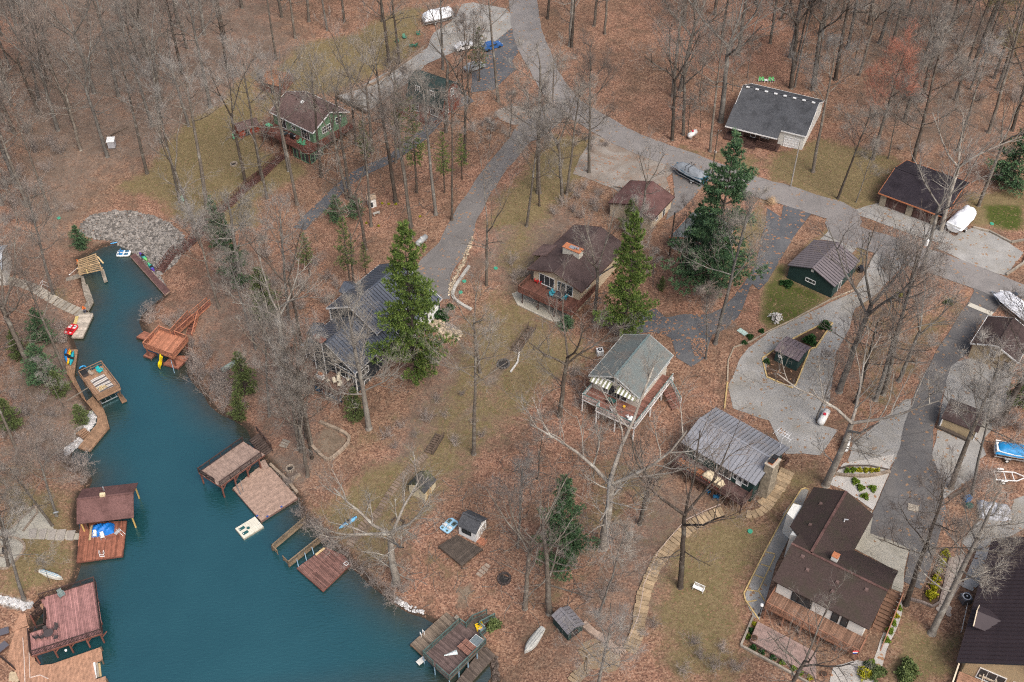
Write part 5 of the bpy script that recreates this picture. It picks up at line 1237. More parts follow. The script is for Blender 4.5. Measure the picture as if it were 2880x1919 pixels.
deck(d.root, d.P(18, "925,1310 1155,1512 1400,1275 1340,1200 1180,1125", .5), .5, 0, wood('redbrown_planks', (.20, .105, .085), island=.4), RED_STAIN, bw=.17, gap=.03)
posts(d.root, d.P(18, "930,1310 1150,1500 1300,1370", .3), -1.3, .3, .16, PILE)
for t in ("925,1240 940,1300", "995,1180 1010,1245", "1058,1130 1075,1190"): a, b_ = d.P(18, t, .9)[0], d.P(18, t, .5)[1]; MB().tube([(a[0], a[1], 1.0), (b_[0], b_[1], .5)], .05).build('mooring_arm', M('blue_grey_pipe', (.25, .38, .48), .4), d.root)
a, b_ = d.P(18, "1090,1195 1170,1135", .55); MB().beam((a[0], a[1], .56), (b_[0], b_[1], .56), .3, .08).build('loose_board', NEWWOOD, d.root)
q = d.P(18, "1335,1272 1360,1252 1385,1268 1360,1288", .6); k = MB(); [k.beam((*q[i], .58), (*q[(i + 1) % 4], .58), .08, .08) for i in range(4)]; k.build('hatch_frame', white(), d.root)
# dock at the bottom centre
d = Dk('dock', 'dark weathered dock with teal green railings, patio table and two chairs', 'dock', 20, (370, 1060), (880, 1540), 2.0)
BD = d
up = d.P(20, "365,1030 585,1250 885,1520 1620,790 1500,650 1620,560 1480,440 1230,470 1095,370", 2.0)
UPW = wood('dark_weathered_boards', (.115, .080, .072), island=.42)
deck(d.root, up, 2.0, math.atan2(up[3][1] - up[2][1], up[3][0] - up[2][0]) + math.pi / 2, UPW, DK_BR)
TEALR = wood('teal_rail', (.075, .125, .115), island=.25)
u3 = z3(up, 2.0)
railing(d.root, [u3[8], u3[0], tuple(Vector(u3[0]).lerp(Vector(u3[1]), .9))], TEALR, span=1.8, bs=.18)
railing(d.root, [tuple(Vector(u3[1]).lerp(Vector(u3[2]), .15)), u3[2], u3[3], u3[4], u3[5], u3[6]], TEALR, span=1.8, bs=.18)
railing(d.root, [u3[8], u3[7]], TEALR, bs=.18)
rmp = d.P(20, "1230,450 1480,440 1800,270 1640,190 1350,310", 2.0); deck(d.root, rmp, 1.98, 0, DK_BR, DK_BR)
railing(d.root, z3([rmp[0], rmp[4], rmp[3]], 2.0), TEALR, bs=.18); railing(d.root, z3([rmp[1], rmp[2]], 2.0), TEALR, bs=.18)
lo = d.P(20, "105,800 365,1045 1090,340 820,160", .6); deck(d.root, lo, .6, math.atan2(lo[1][1] - lo[0][1], lo[1][0] - lo[0][0]), wood('low_weathered_boards', (.20, .155, .115), island=.45), BRN_WOOD)
lo2 = d.P(20, "1000,1600 1250,1640 1810,1030 1640,860 1530,900", .6); deck(d.root, lo2, .6, 0, wood('walk_dark_boards', (.11, .085, .07), island=.35), DK_BR)
posts(d.root, [up[2], (Vector(up[2]).lerp(Vector(up[3]), .25)), (Vector(up[2]).lerp(Vector(up[3]), .5)), (Vector(up[2]).lerp(Vector(up[3]), .75)), up[0], up[1]], -1.3, 1.8, .11, M('blue_grey_pipe', (.25, .38, .48), .4))
posts(d.root, [lo[0], Vector(lo[0]).lerp(Vector(lo[3]), .4)], -1.3, .4, .16, PILE)
a, b_ = d.P(20, "245,1195 380,1095", .5); MB().beam((a[0], a[1], .5), (b_[0], b_[1], .6), .7, .1).build('swim_step', M('pale_step', (.52, .50, .46), .7), d.root)
for t in ("300,600 325,650", "350,560 385,600"):
    a, b_ = d.P(20, t, .7); MB().tube([(a[0], a[1], -.2), (a[0], a[1], 1.2), (b_[0], b_[1], 1.25), (b_[0], b_[1], .6)], .05).build('ladder_rail', white(), d.root)
q = d.P(20, "980,290 1030,230 1090,280 1030,330", .8); k = MB(); k.prism(q, .6, 1.1); k.build('storage_box', GREY_WOOD, d.root)
# old dark platform by the white shed
p_ = GL(10, "1260,650 1420,790 1560,660 1385,560"); c_ = sum(p_, Vector()) / 4
t_ = thing('platform', 'low platform of old dark boards in the leaves before the white shed', 'deck', c_, math.atan2(p_[2].y - p_[1].y, p_[2].x - p_[1].x))
q = [local((c_.x, c_.y), t_.rotation_euler.z, p) for p in p_]
deck(t_, q, .55, 0, DK_BR, DK_BR, bw=.2, gap=.03); posts(t_, q, -.3, .4, .15, DK_BR)
# ================================================================ boats, furniture, yard things
def plastic(name, col, **k): return M(name, col, **{**dict(rough=.4, var=.06, scale=1.5, spec=.5), **k})
def at(n, p, z=None, up=0.0):
    if z is None: return G(n, *p, up)
    return Pz(n, *p, z)
def axis(n, a, b, z=None):
    A_, B_ = at(n, a, z), at(n, b, z); d_ = B_ - A_
    return (A_ + B_) / 2, math.atan2(d_.y, d_.x), d_.to_2d().length
def hull_rings(L, Wd, Hh, flat=.5, n=13, keel=0.0, stern=0.0):
    rs = []
    for i in range(n):
        s = -1 + 2 * i / (n - 1)
        f_ = max(0.03, (1 - abs(s) ** 2.6)) if not (stern and s < 0) else 1 - (1 - stern) * s * s
        x, w_, h_ = s * L / 2, Wd / 2 * f_, Hh * (1 + .25 * s * s)
        rs.append([(x, -w_, h_), (x, -w_ * .85, h_ * .35), (x, -w_ * flat, 0), (x, 0, -keel), (x, w_ * flat, 0), (x, w_ * .85, h_ * .35), (x, w_, h_)])
    return rs
def kayak(n, a, b, z, col, name, label, group=None, col2=None, L=None, extra=0.0, roll=0.0):
    c_, rz, l = axis(n, a, b, z); L = L or max(2.6, min(l, 3.8))
    if z is None: c_.z = hgt(c_.x, c_.y)
    t_ = thing('kayak', label, 'kayak', (c_.x, c_.y, c_.z + .02 + extra), rz, group); t_.rotation_euler = (roll, 0, rz)
    rs = hull_rings(L, .72, .26); k = MB(); k.loft(rs)
    for i, r in enumerate(rs): pass
    m_ = plastic(name, col)
    if col2: m_ = grad_mat(name + '_blend', col, col2, L)
    k.build('hull', m_, t_, smooth=True)
    dk = MB(); dk.loft([[(r[0][0], r[0][1] * .98, r[0][2]), (r[0][0], 0, r[0][2] + .09 * (1 - (2 * abs(r[0][0]) / L) ** 2)), (r[0][0], r[6][1] * .98, r[0][2])] for r in rs], cap=False); dk.build('hull_deck', m_, t_, smooth=True)
    q = MB(); q.disc((-.15, 0, .345), .31, .05, 12); q.build('cockpit', dark(), t_); s_ = MB(); s_.box(-.38, 0, .44, .08, .36, .22); s_.build('seat_back', dark(), t_)
    return t_
def grad_mat(name, a, b_, L):
    m, t, bs = base_mat(name); tc = nd(t, 'ShaderNodeTexCoord'); sx = nd(t, 'ShaderNodeSeparateXYZ'); t.links.new(tc.outputs['Object'], sx.inputs[0])
    f = maths(t, 'ADD', maths(t, 'DIVIDE', sx.outputs[0], L), .5)
    f = maths(t, 'ADD', f, maths(t, 'MULTIPLY', maths(t, 'SUBTRACT', noise(t, tc.outputs['Object'], 2.0), .5), .25))
    t.links.new(ramp(t, f, [(.2, a), (.5, (.01, .36, .42)), (.85, b_)]), bs.inputs['Base Color']); bs.inputs['Roughness'].default_value = .4; return m
def pedal_boat(n, a, b, z, col, label, seatm, accent):
    c_, rz, l = axis(n, a, b, z)
    if z is None: c_.z = hgt(c_.x, c_.y) + .03
    t_ = thing('pedal_boat', label, 'pedal boat', c_, rz)
    L, Wd = 2.45, 1.65; k = MB()
    def rr(s, z_): return [(x * s * L / 2, y * s * Wd / 2, z_) for x, y in ((-1, -.72), (-.88, -1), (.7, -1), (1, -.6), (1, .6), (.7, 1), (-.88, 1), (-1, .72))]
    k.loft([rr(.86, 0), rr(1, .2), rr(1.0, .36), rr(.9, .42)]); k.build('hull', col, t_, smooth=False)
    for sy in (-1, 1):
        s_ = MB(); s_.box(-.35, sy * .42, .46, .5, .5, .1); s_.box(-.62, sy * .42, .66, .1, .5, .4); s_.build('seat', seatm, t_)
        f_ = MB(); f_.box(.5, sy * .42, .43, .72, .5, .03); f_.build('foot_well', accent, t_)
        p_ = MB(); p_.beam((.5, sy * .2, .52), (.5, sy * .62, .52), .07, .07); p_.build('pedal', dark(), t_)
    k = MB(); k.box(.05, 0, .47, 1.5, .16, .1); k.build('console', col, t_)
    for sy in (-1, 1): q = MB(); q.disc((-.95, sy * .42, .43), .17, .03, 12); q.build('drink_holder', accent, t_)
    return t_
def chair(label, loc, rz, mat, style='adirondack', group=None, cat='chair', name=None, leg=None):
    t_ = thing(name or 'chair', label, cat, loc, rz, group); lm = leg or mat
    if style == 'adirondack':
        for i in range(4): MB().box(.22 - .14 * i, 0, .36 - .035 * i, .12, .56, .03).build('seat_slat', mat, t_)
        for i in range(4): MB().beam((-.24, -.21 + .14 * i, .26), (-.56, -.24 + .16 * i, 1.0), .12, .03).build('back_slat', mat, t_)
        for sy in (-1, 1):
            MB().box(-.02, sy * .36, .57, .68, .13, .035).build('armrest', mat, t_); MB().box(.24, sy * .33, .28, .09, .04, .56).build('leg', lm, t_); MB().beam((.22, sy * .31, .33), (-.55, sy * .31, .08), .04, .1).build('leg', lm, t_)
    else:
        MB().box(0, 0, .43, .5, .5, .05).build('seat', mat, t_)
        k = MB(); k.loft([[( -.25, -.24, .45), (-.21, -.24, .45), (-.21, .24, .45), (-.25, .24, .45)], [(-.42, -.22, .98), (-.39, -.22, .98), (-.39, .22, .98), (-.42, .22, .98)]]); k.build('backrest', mat, t_)
        for sx in (-1, 1):
            for sy in (-1, 1): MB().tube([(sx * .23, sy * .24, .43), (sx * .27, sy * .27, 0)], .022, 5).build('leg', lm, t_)
        for sy in (-1, 1): k = MB(); k.tube([(-.32, sy * .27, .68), (.22, sy * .28, .66), (.25, sy * .26, .43)], .024, 5); k.build('armrest', lm, t_)
    return t_
def table(label, loc, rz, top, leg, sx=1.4, sy=.9, roundt=False, h=.73, name='table', tiles=None, cat='table'):
    t_ = thing(name, label, cat, loc, rz)
    if roundt: k = MB(); k.disc((0, 0, h - .04), sx / 2, .04, 20); k.build('tabletop', top, t_)
    elif tiles:
        a, b_ = tiles
        for i in range(a):
            for j in range(b_): MB().box((i + .5 - a / 2) * sx / a, (j + .5 - b_ / 2) * sy / b_, h - .02, sx / a - .02, sy / b_ - .02, .04).build('top_panel', top, t_)
    else: MB().box(0, 0, h - .02, sx, sy, .04).build('tabletop', top, t_)
    k = 1 if not roundt else .6
    for a in (-1, 1):
        for b_ in (-1, 1): MB().tube([(a * sx * .42 * k, b_ * sy * .4 * k, h - .04), (a * sx * .46 * k, b_ * sy * .46 * k, 0)], .03, 5).build('leg', leg, t_)
    if not roundt:
        fm = MB(); [fm.beam((a * sx / 2, -sy / 2, h - .03), (a * sx / 2, sy / 2, h - .03), .06, .06) for a in (-1, 1)]; [fm.beam((-sx / 2, a * sy / 2, h - .032), (sx / 2, a * sy / 2, h - .032), .06, .06) for a in (-1, 1)]; fm.build('table_frame', leg, t_)
    return t_
def tarp(L, Wd, Hh, seed, rag=.12, n=18, mm=12, peak=.5, skirt=.25):
    "draped cover: a closed lump with folds"
    r = random.Random(seed); fx = [r.uniform(2, 6) for _ in range(4)]; ph = [r.uniform(0, 6) for _ in range(4)]; vs = []; fs = []
    for i in range(n + 1):
        for j in range(mm + 1):
            u, v = -1 + 2 * i / n, -1 + 2 * j / mm
            e = max(abs(u) ** 6, abs(v) ** 5)
            z = Hh * (1 - (1 - skirt) * abs(v) ** 2.2 * .9) * (1 - .55 * max(0, u * peak) ** 2) * (1 - e * .75)
            fold = math.sin(u * fx[0] * 3 + v * fx[1] + ph[0]) * math.sin(v * fx[2] * 2 + u * fx[3] + ph[1])
            x = u * L / 2 * (1 + .03 * fold); y = v * Wd / 2 * (1 - .32 * max(0, u) ** 2.4) * (1 + .04 * fold)
            if max(abs(u), abs(v)) > .999: z = 0.0
            vs.append((x, y, max(0, z + rag * Hh * fold * (1 - e))))
    for i in range(n):
        for j in range(mm): a = i * (mm + 1) + j; fs.append((a, a + mm + 1, a + mm + 2, a + 1))
    k = MB(); k.add(vs, fs); return k
def trailer_parts(t_, L, Wd, mat):
    k = MB(); k.beam((-L / 2, -Wd * .4, .5), (L * .3, -Wd * .4, .5), .1, .12); k.beam((-L / 2, Wd * .4, .5), (L * .3, Wd * .4, .5), .1, .12); k.beam((L * .3, -Wd * .4, .5), (L * .68, 0, .48), .1, .12); k.beam((L * .3, Wd * .4, .5), (L * .68, 0, .48), .1, .12)
    for x in (-L * .45, -L * .1, L * .2): k.beam((x, -Wd * .4, .5), (x, Wd * .4, .5), .09, .1)
    k.build('trailer_frame', mat, t_)
    j = MB(); j.tube([(L * .66, 0, .5), (L * .66, 0, .05)], .05, 6); j.build('tongue_jack', mat, t_)
    for sy in (-1, 1):
        w_ = MB(); w_.tube([(-L * .2, sy * (Wd * .5 - .02), .33), (-L * .2, sy * (Wd * .5 + .2), .33)], .33, 14); o = w_.build('wheel', M('tyre_rubber', (.02, .02, .02), .8, .1), t_)
        q = MB(); q.tube([(-L * .2, sy * (Wd * .5 + .19), .33), (-L * .2, sy * (Wd * .5 + .215), .33)], .19, 10); q.build('rim', white(), o)
        fd = MB(); fd.beam((-L * .2 - .42, sy * (Wd * .5 + .09), .7), (-L * .2 + .42, sy * (Wd * .5 + .09), .7), .26, .05); fd.build('fender', mat, t_)
def covered_boat(n, a, b, label, cover, hull, L, Wd=2.4, z=None, seed=1, tr=None, peak=.75, hh=1.1, extra=None):
    c_, rz, l = axis(n, a, b, z); c_.z = hgt(c_.x, c_.y)
    t_ = thing('covered_boat', label, 'boat', c_, rz)
    rs = hull_rings(L, Wd, 1.0, .55, 13, .12, stern=.9); k = MB(); k.loft([[(p[0], p[1], p[2] + .55) for p in r] for r in rs]); k.build('hull', hull, t_)
    o = tarp(L * 1.01, Wd * 1.06, hh, seed, .10, 22, 14, peak).build('cover', cover, t_, smooth=True); o.location.z = 1.28
    trailer_parts(t_, L, Wd, tr or galv())
    if extra: extra(t_)
    return t_

# pedal boats, kayaks, small boats
BLU, WHT = plastic('pedal_blue', (.05, .22, .45)), plastic('pedal_white', (.66, .66, .64))
pedal_boat(23, (950, 205), (1170, 200), .0, WHT, 'white pedal boat with blue seats floating at the tip of the maroon dock', BLU, plastic('pedal_blue_dark', (.02, .13, .24)))
c0 = pedal_boat(23, (190, 1455), (275, 1345), .55, plastic('pedal_red', (.55, .012, .02)), 'red pedal boat with white drink holders lying on the grey plank dock', plastic('pedal_deep_red', (.30, .008, .012)), plastic('pedal_white', (.66, .66, .64)))
pedal_boat(10, (1290, 545), (1375, 450), None, plastic('pedal_light_blue', (.30, .52, .68)), 'light blue pedal boat parked on the leaves against the white shed', plastic('pedal_white', (.66, .66, .64)), plastic('pedal_grey', (.09, .12, .10)))
for i, (p, q, col, nm) in enumerate([((462, 945), (455, 850), (.02, .20, .48), 'blue'), ((470, 950), (478, 855), (.72, .20, .05), 'orange'), ((468, 972), (488, 850), (.75, .50, .01), 'yellow'), ((490, 955), (505, 880), (.02, .36, .42), 'teal')]):
    kayak(5, p, q, None, col, nm + '_kayak_plastic', f'{nm} kayak in the row of kayaks leaning on the left bank', 'kayaks stored on the left bank', L=3.3, extra=.35, roll=.5)
kayak(23, (1310, 205), (1430, 320), None, (.16, .06, .42), 'purple_green_kayak', 'purple to green kayak on the rocks nearer the tip of the maroon dock', 'blended kayaks by the maroon dock', (.2, .6, .15), L=2.9, extra=.2)
kayak(23, (1545, 480), (1430, 340), .55, (.12, .05, .40), 'green_purple_kayak', 'green to purple kayak lying on the maroon dock by the stair', 'blended kayaks by the maroon dock', (.12, .55, .2), L=2.9)
kayak(18, (1320, 965), (1455, 852), None, (.16, .46, .72), 'sky_blue_kayak', 'sky blue kayak on the grass beneath the spreading shore tree', L=3.4)
def upturned(n, a, b, label, mat, L, Wd, trim=None, z=None):
    c_, rz, l = axis(n, a, b, z); c_.z = hgt(c_.x, c_.y)
    t_ = thing('rowboat', label, 'boat', c_, rz)
    rs = hull_rings(L, Wd, .5, .55, 13, .05, stern=.75); k = MB(); k.loft([[(p[0], p[1], .56 - p[2]) for p in r] for r in rs]); k.build('hull', mat, t_, smooth=False)
    k = MB(); k.beam((-L * .46, 0, .6), (L * .46, 0, .6), .05, .06)
    k.build('keel', trim or mat, t_)
    for sy in (-.5, .5): MB().beam((-L * .42, sy * Wd * .5, .585), (L * .3, sy * Wd * .42, .585), .04, .03).build('strake', trim or mat, t_)
upturned(11, (205, 1205), (95, 1370), 'weathered grey rowboat lying upside down on the leaves', M('old_boat_grey', (.40, .40, .37), .7, .3, 3, dirt=(.2, .19, .17)), 4.2, 1.35, M('strake_dark', (.24, .24, .23), .7))
upturned(19, (555, 135), (790, 235), 'white canoe with a blue gunwale turned over on the left bank', M('old_canoe_white', (.60, .59, .53), .6, .15, 3, dirt=(.35, .32, .25)), 3.6, .85, plastic('canoe_blue', (.10, .30, .45)))
upturned(5, (1545, 1000), (1655, 905), 'grey green canoe among the bushes on the right bank', M('canoe_grey_green', (.24, .29, .26), .6, .2, 3), 4.0, .9)
# swim float
d = Dk('swim_float', 'cream swim float with two dark green hatches moored at the taupe dock', 'swim float', 18, (455, 1050), (628, 945), .35)
q = d.P(18, "455,1055 630,945 550,860 380,970", .35); w_, dd = q[1][0], q[2][1] if q[2][1] > 0 else 2.2
CR_ = plastic('float_cream', (.62, .59, .49), dirt=(.4, .37, .3), dirts=.4)
for i in range(9): MB().box(w_ * (i + .5) / 9, dd / 2, .3, w_ / 9 - .012, dd, .14).build('deck_panel', CR_, d.root)
k = MB(); k.box(w_ / 2, dd / 2, .12, w_ + .08, dd + .08, .26); k.build('hull', plastic('float_rim', (.30, .27, .22)), d.root)
for y in (.3, .72):
    MB().box(w_ * .22, dd * y, .385, .85, .48, .03).build('hatch', plastic('hatch_green', (.02, .085, .085)), d.root); MB().box(w_ * .22 - .3, dd * y, .405, .12, .1, .02).build('hatch_latch', white(), d.root)
MB().disc((w_ * .45, dd * .5, .38), .25, .03, 14).build('mooring_plate', plastic('hatch_green', (.02, .085, .085)), d.root)
k = MB(); k.tube([(w_ * .9, dd * .3, .36), (w_ * .9, dd * .3, .7), (w_ * .97, dd * .3, .7)], .03, 5); k.build('handle', white(), d.root)

# people
def person(label, loc, rz, lean, arm, seed):
    "standing figure: one continuous skinned body, hooded jacket and hair as children"
    t_ = thing('person', label, 'person', loc, rz)
    J, E_, RR = [], [], []
    def j(p, r, par=None):
        J.append(p); RR.append(r)
        if par is not None: E_.append((par, len(J) - 1))
        return len(J) - 1
    L_ = lambda x, y, z: (x + lean * max(0, z - .95), y, z - abs(lean) * .12 * max(0, z - .95))
    pel = j(L_(0, 0, .95), .15); waist = j(L_(.01, 0, 1.12), .135, pel); che = j(L_(.0, 0, 1.32), .165, waist); nk = j(L_(.0, 0, 1.48), .06, che); hd = j(L_(.03, 0, 1.62), .09, nk); tp = j(L_(.03, 0, 1.73), .075, hd)
    for s in (-1, 1):
        hip = j((0, s * .1, .9), .1, pel); kn = j((.04 + s * .04, s * .12, .49), .065, hip); an = j((-.02 + s * .05, s * .12, .09), .045, kn); j((.14 + s * .05, s * .13, .04), .04, an)
        sh = j(L_(0, s * .19, 1.42), .065, che); el = j(L_(.05 + arm * .1, s * .27, 1.16), .048, sh); wr = j(L_(.22 + arm * .2, s * .22, 1.02 + arm * .1), .034, el); pa = j(L_(.29 + arm * .2, s * .21, .99 + arm * .1), .03, wr)
        for i in range(4): f1 = j(L_(.34 + arm * .2, s * (.21 + .022 * (i - 1.5)), .975 + arm * .1), .009, pa); j(L_(.375 + arm * .2 - .008 * abs(i - 1.3), s * (.21 + .024 * (i - 1.5)), .945 + arm * .1), .0085, f1)
        th = j(L_(.29 + arm * .2, s * .175, 1.0 + arm * .1), .010, wr); j(L_(.325 + arm * .2, s * .165, .985 + arm * .1), .009, th)
    me_ = bpy.data.meshes.new('body'); me_.from_pydata(J, E_, [])
    o = link('body', me_)
    sk = o.modifiers.new('skin', 'SKIN'); sd_ = o.modifiers.new('sub', 'SUBSURF'); sd_.levels = 1; sd_.render_levels = 1
    for v, r in zip(me_.skin_vertices[0].data, RR): v.radius = (r, r)
    me_.skin_vertices[0].data[0].use_root = True
    dg = bpy.context.evaluated_depsgraph_get(); ev = o.evaluated_get(dg); nm = bpy.data.meshes.new_from_object(ev); nm.name = 'body'
    bpy.data.objects.remove(o)
    nm.materials.clear()
    for m_ in (M('skin_tone', (.42, .26, .19), .6, .05), plastic('hi_vis_orange', (.78, .16, .015), rough=.8), M('denim_blue', (.06, .09, .16), .9, .2, 8), M('boot_brown', (.06, .04, .03), .8)): nm.materials.append(m_)
    for p in nm.polygons:
        z = p.center.z; hand = p.center.x > L_(.25 + arm * .2, 0, 1.0)[0] and .85 < z < 1.2
        p.material_index = 3 if z < .1 else 2 if z < .98 and not hand else 0 if hand or z > 1.5 - abs(lean) * .07 else 1
        p.use_smooth = True
    link('body', nm, t_)
    hx, hy, hz = L_(.03, 0, 1.66)
    k = MB(); k.ball((hx - .035, 0, hz + .03), (.115, .11, .13), 10); k.build('hood', plastic('hi_vis_orange', (.78, .16, .015), rough=.8), t_, smooth=True)
    k = MB(); k.ball((hx + .085, 0, hz - .03), (.02, .014, .02), 6); k.build('nose', M('skin_tone', (.42, .26, .19), .6, .05), t_)
    for s in (-1, 1): k = MB(); k.ball((hx + .08, s * .033, hz), .011, 6); k.build('eye', dark(), t_)
    k = MB(); k.box(hx + .082, 0, hz - .065, .012, .045, .008); k.build('mouth', M('lip', (.30, .12, .10), .6), t_)
    return t_
a = Pz(23, 365, 405, .7); person('person in an orange hooded jacket and jeans standing beside the unfinished lumber frame', (a.x, a.y, .7), R(200), .12, .6, 1)
b_ = Pz(23, 448, 1125, .5); person('person in an orange jacket bending by the grey boardwalk above the plank dock', (b_.x, b_.y, .5), R(-60), .35, .3, 2)
k = MB(); a1, a2 = Pz(23, 335, 400, 1.4), Pz(23, 200, 520, .9); k.tube([a1 - a, a2 - a], .035, 6); k.box(*(a2 - a), .25, .12, .12, .6); single('pole_saw', k, white(), 'pole saw with a white head held out over the bank', 'tool', a)

# deck furniture
TEALP = plastic('teal_plastic', (.01, .40, .42)); GREENP = plastic('mint_green_plastic', (.13, .38, .21)); GRYP = plastic('grey_plastic', (.38, .37, .37)); REDP = plastic('red_plastic', (.42, .02, .02)); CREAMP = plastic('cream_plastic', (.60, .54, .42)); YELP = plastic('yellow_plastic_chair', (.75, .50, .01)); WICK = M('dark_wicker', (.06, .05, .05), .8, .3, 12)
def dock_at(n, p, z): v = Pz(n, *p, z); return (v.x, v.y, z + .003)
chair('teal plastic lawn chair on the rug deck', dock_at(22, (318, 640), 2.4), RG.rz - R(70), TEALP)
chair('taupe fabric chair beside the teal chair on the rug deck', dock_at(22, (238, 670), 2.4), RG.rz - R(60), plastic('taupe_fabric', (.30, .25, .20), rough=.9), 'plain')
c_ = Pz(22, 155, 660, 2.4); t_ = thing('storage_box', 'dark grey storage bench in the corner of the rug deck', 'storage box', (c_.x, c_.y, 2.4), RG.rz); MB().box(0, 0, .3, 1.0, 1.5, .6).build('box', WICK, t_); MB().box(0, 0, .63, 1.08, 1.58, .07).build('lid', dark(), t_)
c_ = Pz(22, 160, 632, 2.4); k = MB(); k.tube([(.5 * math.cos(a), .5 * math.sin(a), 0.1) for a in np.linspace(0, 2.6, 9)], .09, 6); single('pool_noodle', k, plastic('noodle_blue', (.02, .30, .62)), 'bright blue foam noodle behind the dark storage bench', 'pool noodle', (c_.x, c_.y, 3.05), RG.rz)
m, t, b = base_mat('swirl_rug'); tc = nd(t, 'ShaderNodeTexCoord'); wv_ = nd(t, 'ShaderNodeTexWave', wave_type='RINGS'); wv_.inputs['Scale'].default_value = .35; wv_.inputs['Distortion'].default_value = 5; wv_.inputs['Detail'].default_value = 1; wv_.inputs['Detail Scale'].default_value = .6
t.links.new(tc.outputs['Object'], wv_.inputs['Vector']); t.links.new(ramp(t, wv_.outputs['Fac'], [(.15, (.10, .09, .09)), (.4, (.27, .23, .20)), (.52, (.62, .60, .57)), (.75, (.60, .58, .55)), (.95, (.33, .28, .23))]), b.inputs['Base Color']); b.inputs['Roughness'].default_value = .95
c_ = Pz(22, 332, 745, 2.4); k = MB(); k.box(0, 0, .012, 2.3, 3.6, .02); single('rug', k, m, 'grey and white rug with swirling bands on the brown upper deck', 'rug', (c_.x, c_.y, 2.405), RG.rz + R(3))
c_ = Pz(22, 340, 790, 2.4); k = MB()
for i in range(16): a = random.uniform(0, 6.3); x, y = random.gauss(0, .35), random.gauss(0, .22); k.tube([(x - .4 * math.cos(a), y - .4 * math.sin(a), .08 + .02 * (i % 4)), (x, y, .15), (x + .4 * math.cos(a), y + .4 * math.sin(a), .08)], .045, 5)
single('rope_heap', k, M('straw_rope', (.48, .37, .2), .9, .3, 9), 'heap of pale rope dumped on the rug', 'rope', (c_.x, c_.y, 2.43))
# boathouse things
c_ = Pz(9, 712, 520, .5); o = tarp(3.0, 2.1, .9, 5, .25, 20, 14, .2); single('tarp', o, M('blue_tarp', (.01, .14, .46), .45, .25, 2.5), 'bright blue tarpaulin over stacked furniture under the boathouse roof', 'tarpaulin', (c_.x, c_.y, .51), DB.rz, smooth=True)
chair('white plastic chair in front of the blue tarpaulin, nearer the bank', dock_at(9, (660, 565), .5), DB.rz - R(95), plastic('patio_white', (.62, .61, .58)), 'plain', 'white chairs on the boathouse dock')
chair('white plastic chair in front of the blue tarpaulin, nearer the water', dock_at(9, (711, 576), .5), DB.rz - R(80), plastic('patio_white', (.62, .61, .58)), 'plain', 'white chairs on the boathouse dock')
c_ = Pz(9, 825, 545, .5); t_ = thing('folding_chair', 'folded white lounge chair at the water side of the boathouse dock', 'chair', (c_.x, c_.y, .5), DB.rz); MB().box(-.3, .3, .1, .9, .5, .04, R(50)).build('seat', GRYP, t_)
k = MB(); k.tube([(-.6, .9, .05), (.2, -.2, .3), (.5, -.5, .05)], .03, 5); k.tube([(-.2, 1.0, .05), (.5, 0, .3), (.8, -.3, .05)], .03, 5); k.build('leg', white(), t_)
for x in ((618, 520), ): a, b_ = Pz(9, 618, 590, .55), Pz(9, 632, 490, .55); k = MB(); k.beam(a - a, b_ - a, .3, .06); single('plank', k, NEWWOOD, 'pale new plank lying along the boathouse dock', 'plank', (a.x, a.y, .56))
# mauve deck furniture
c_ = Pz(19, 650, 965, 2.9); TZ = 2.905
table('round black wire table on the mauve deck', (c_.x, c_.y, TZ), MV.rz, WICK, BLACK_MET, 1.2, 1.2, True)
for p, a, w_ in (((612, 925), -80, 'uphill of'), ((490, 1005), 15, 'left of'), ((560, 1000), 20, 'tucked against'), ((738, 1005), 175, 'waterside of'), ((738, 885), 240, 'turned away from')):
    chair(f'black wire chair {w_} the round table on the mauve deck', dock_at(19, p, TZ), MV.rz + R(a), WICK, 'plain', 'wire chairs on the mauve deck', leg=BLACK_MET)
chair('grey green slatted chair against the upper railing of the mauve deck', dock_at(19, (812, 450), TZ), MV.rz - R(70), plastic('grey_green_chair', (.17, .22, .21)))
for p, w_, a in (((35, 945), 'upper', 0), ((25, 1150), 'lower', 30)):
    c_ = Pz(19, *p, .55); t_ = thing('planter_box', f'dark brown bench box on the tan lower deck, {w_} of two', 'bench', (c_.x, c_.y, .56), MV.rz + R(a)); MB().box(0, 0, .25, 1.7, .9, .5).build('box', DK_STAIN, t_); MB().box(0, 0, .53, 1.8, 1.0, .08).build('lid', plastic('slate_lid', (.10, .095, .11)), t_)
# bottom dock
chair('yellow plastic chair in the corner of the dark weathered dock', dock_at(20, (1468, 490), 2.0), R(200), YELP)
chair('pale grey tub chair beside the yellow chair on the weathered dock', dock_at(20, (1535, 540), 2.0), R(230), plastic('tub_grey', (.42, .40, .42)), 'plain')
c_ = Pz(20, 1435, 790, 2.0); t_ = table('square glass topped table with a white frame on the weathered dock', (c_.x, c_.y, 2.0), BD.rz + R(5), M('frosted_glass', (.14, .17, .18), .15, .1), white(), 1.25, 1.25, tiles=(2, 2))
c_ = Pz(20, 1255, 930, 2.0); t_ = thing('picnic_table', 'reddish slatted wooden table pushed against the dock railing', 'table', (c_.x, c_.y, 2.0), BD.rz + R(2))
for s in (-1, 1):
    for i in range(9): MB().box(-.95 + i * .24, s * .42, .72, .21, .74, .05).build('slat', wood('picnic_red', (.23, .115, .085), island=.2), t_)
for s in (-1, 1): MB().box(s * .8, 0, .35, .1, 1.4, .7).build('leg', wood('picnic_red', (.23, .115, .085), island=.2), t_)
c_ = Pz(20, 915, 1000, 2.0); t_ = thing('folded_umbrella', 'folded pale blue striped parasol lying on the weathered dock', 'parasol', (c_.x, c_.y, 2.06), BD.rz + R(62))
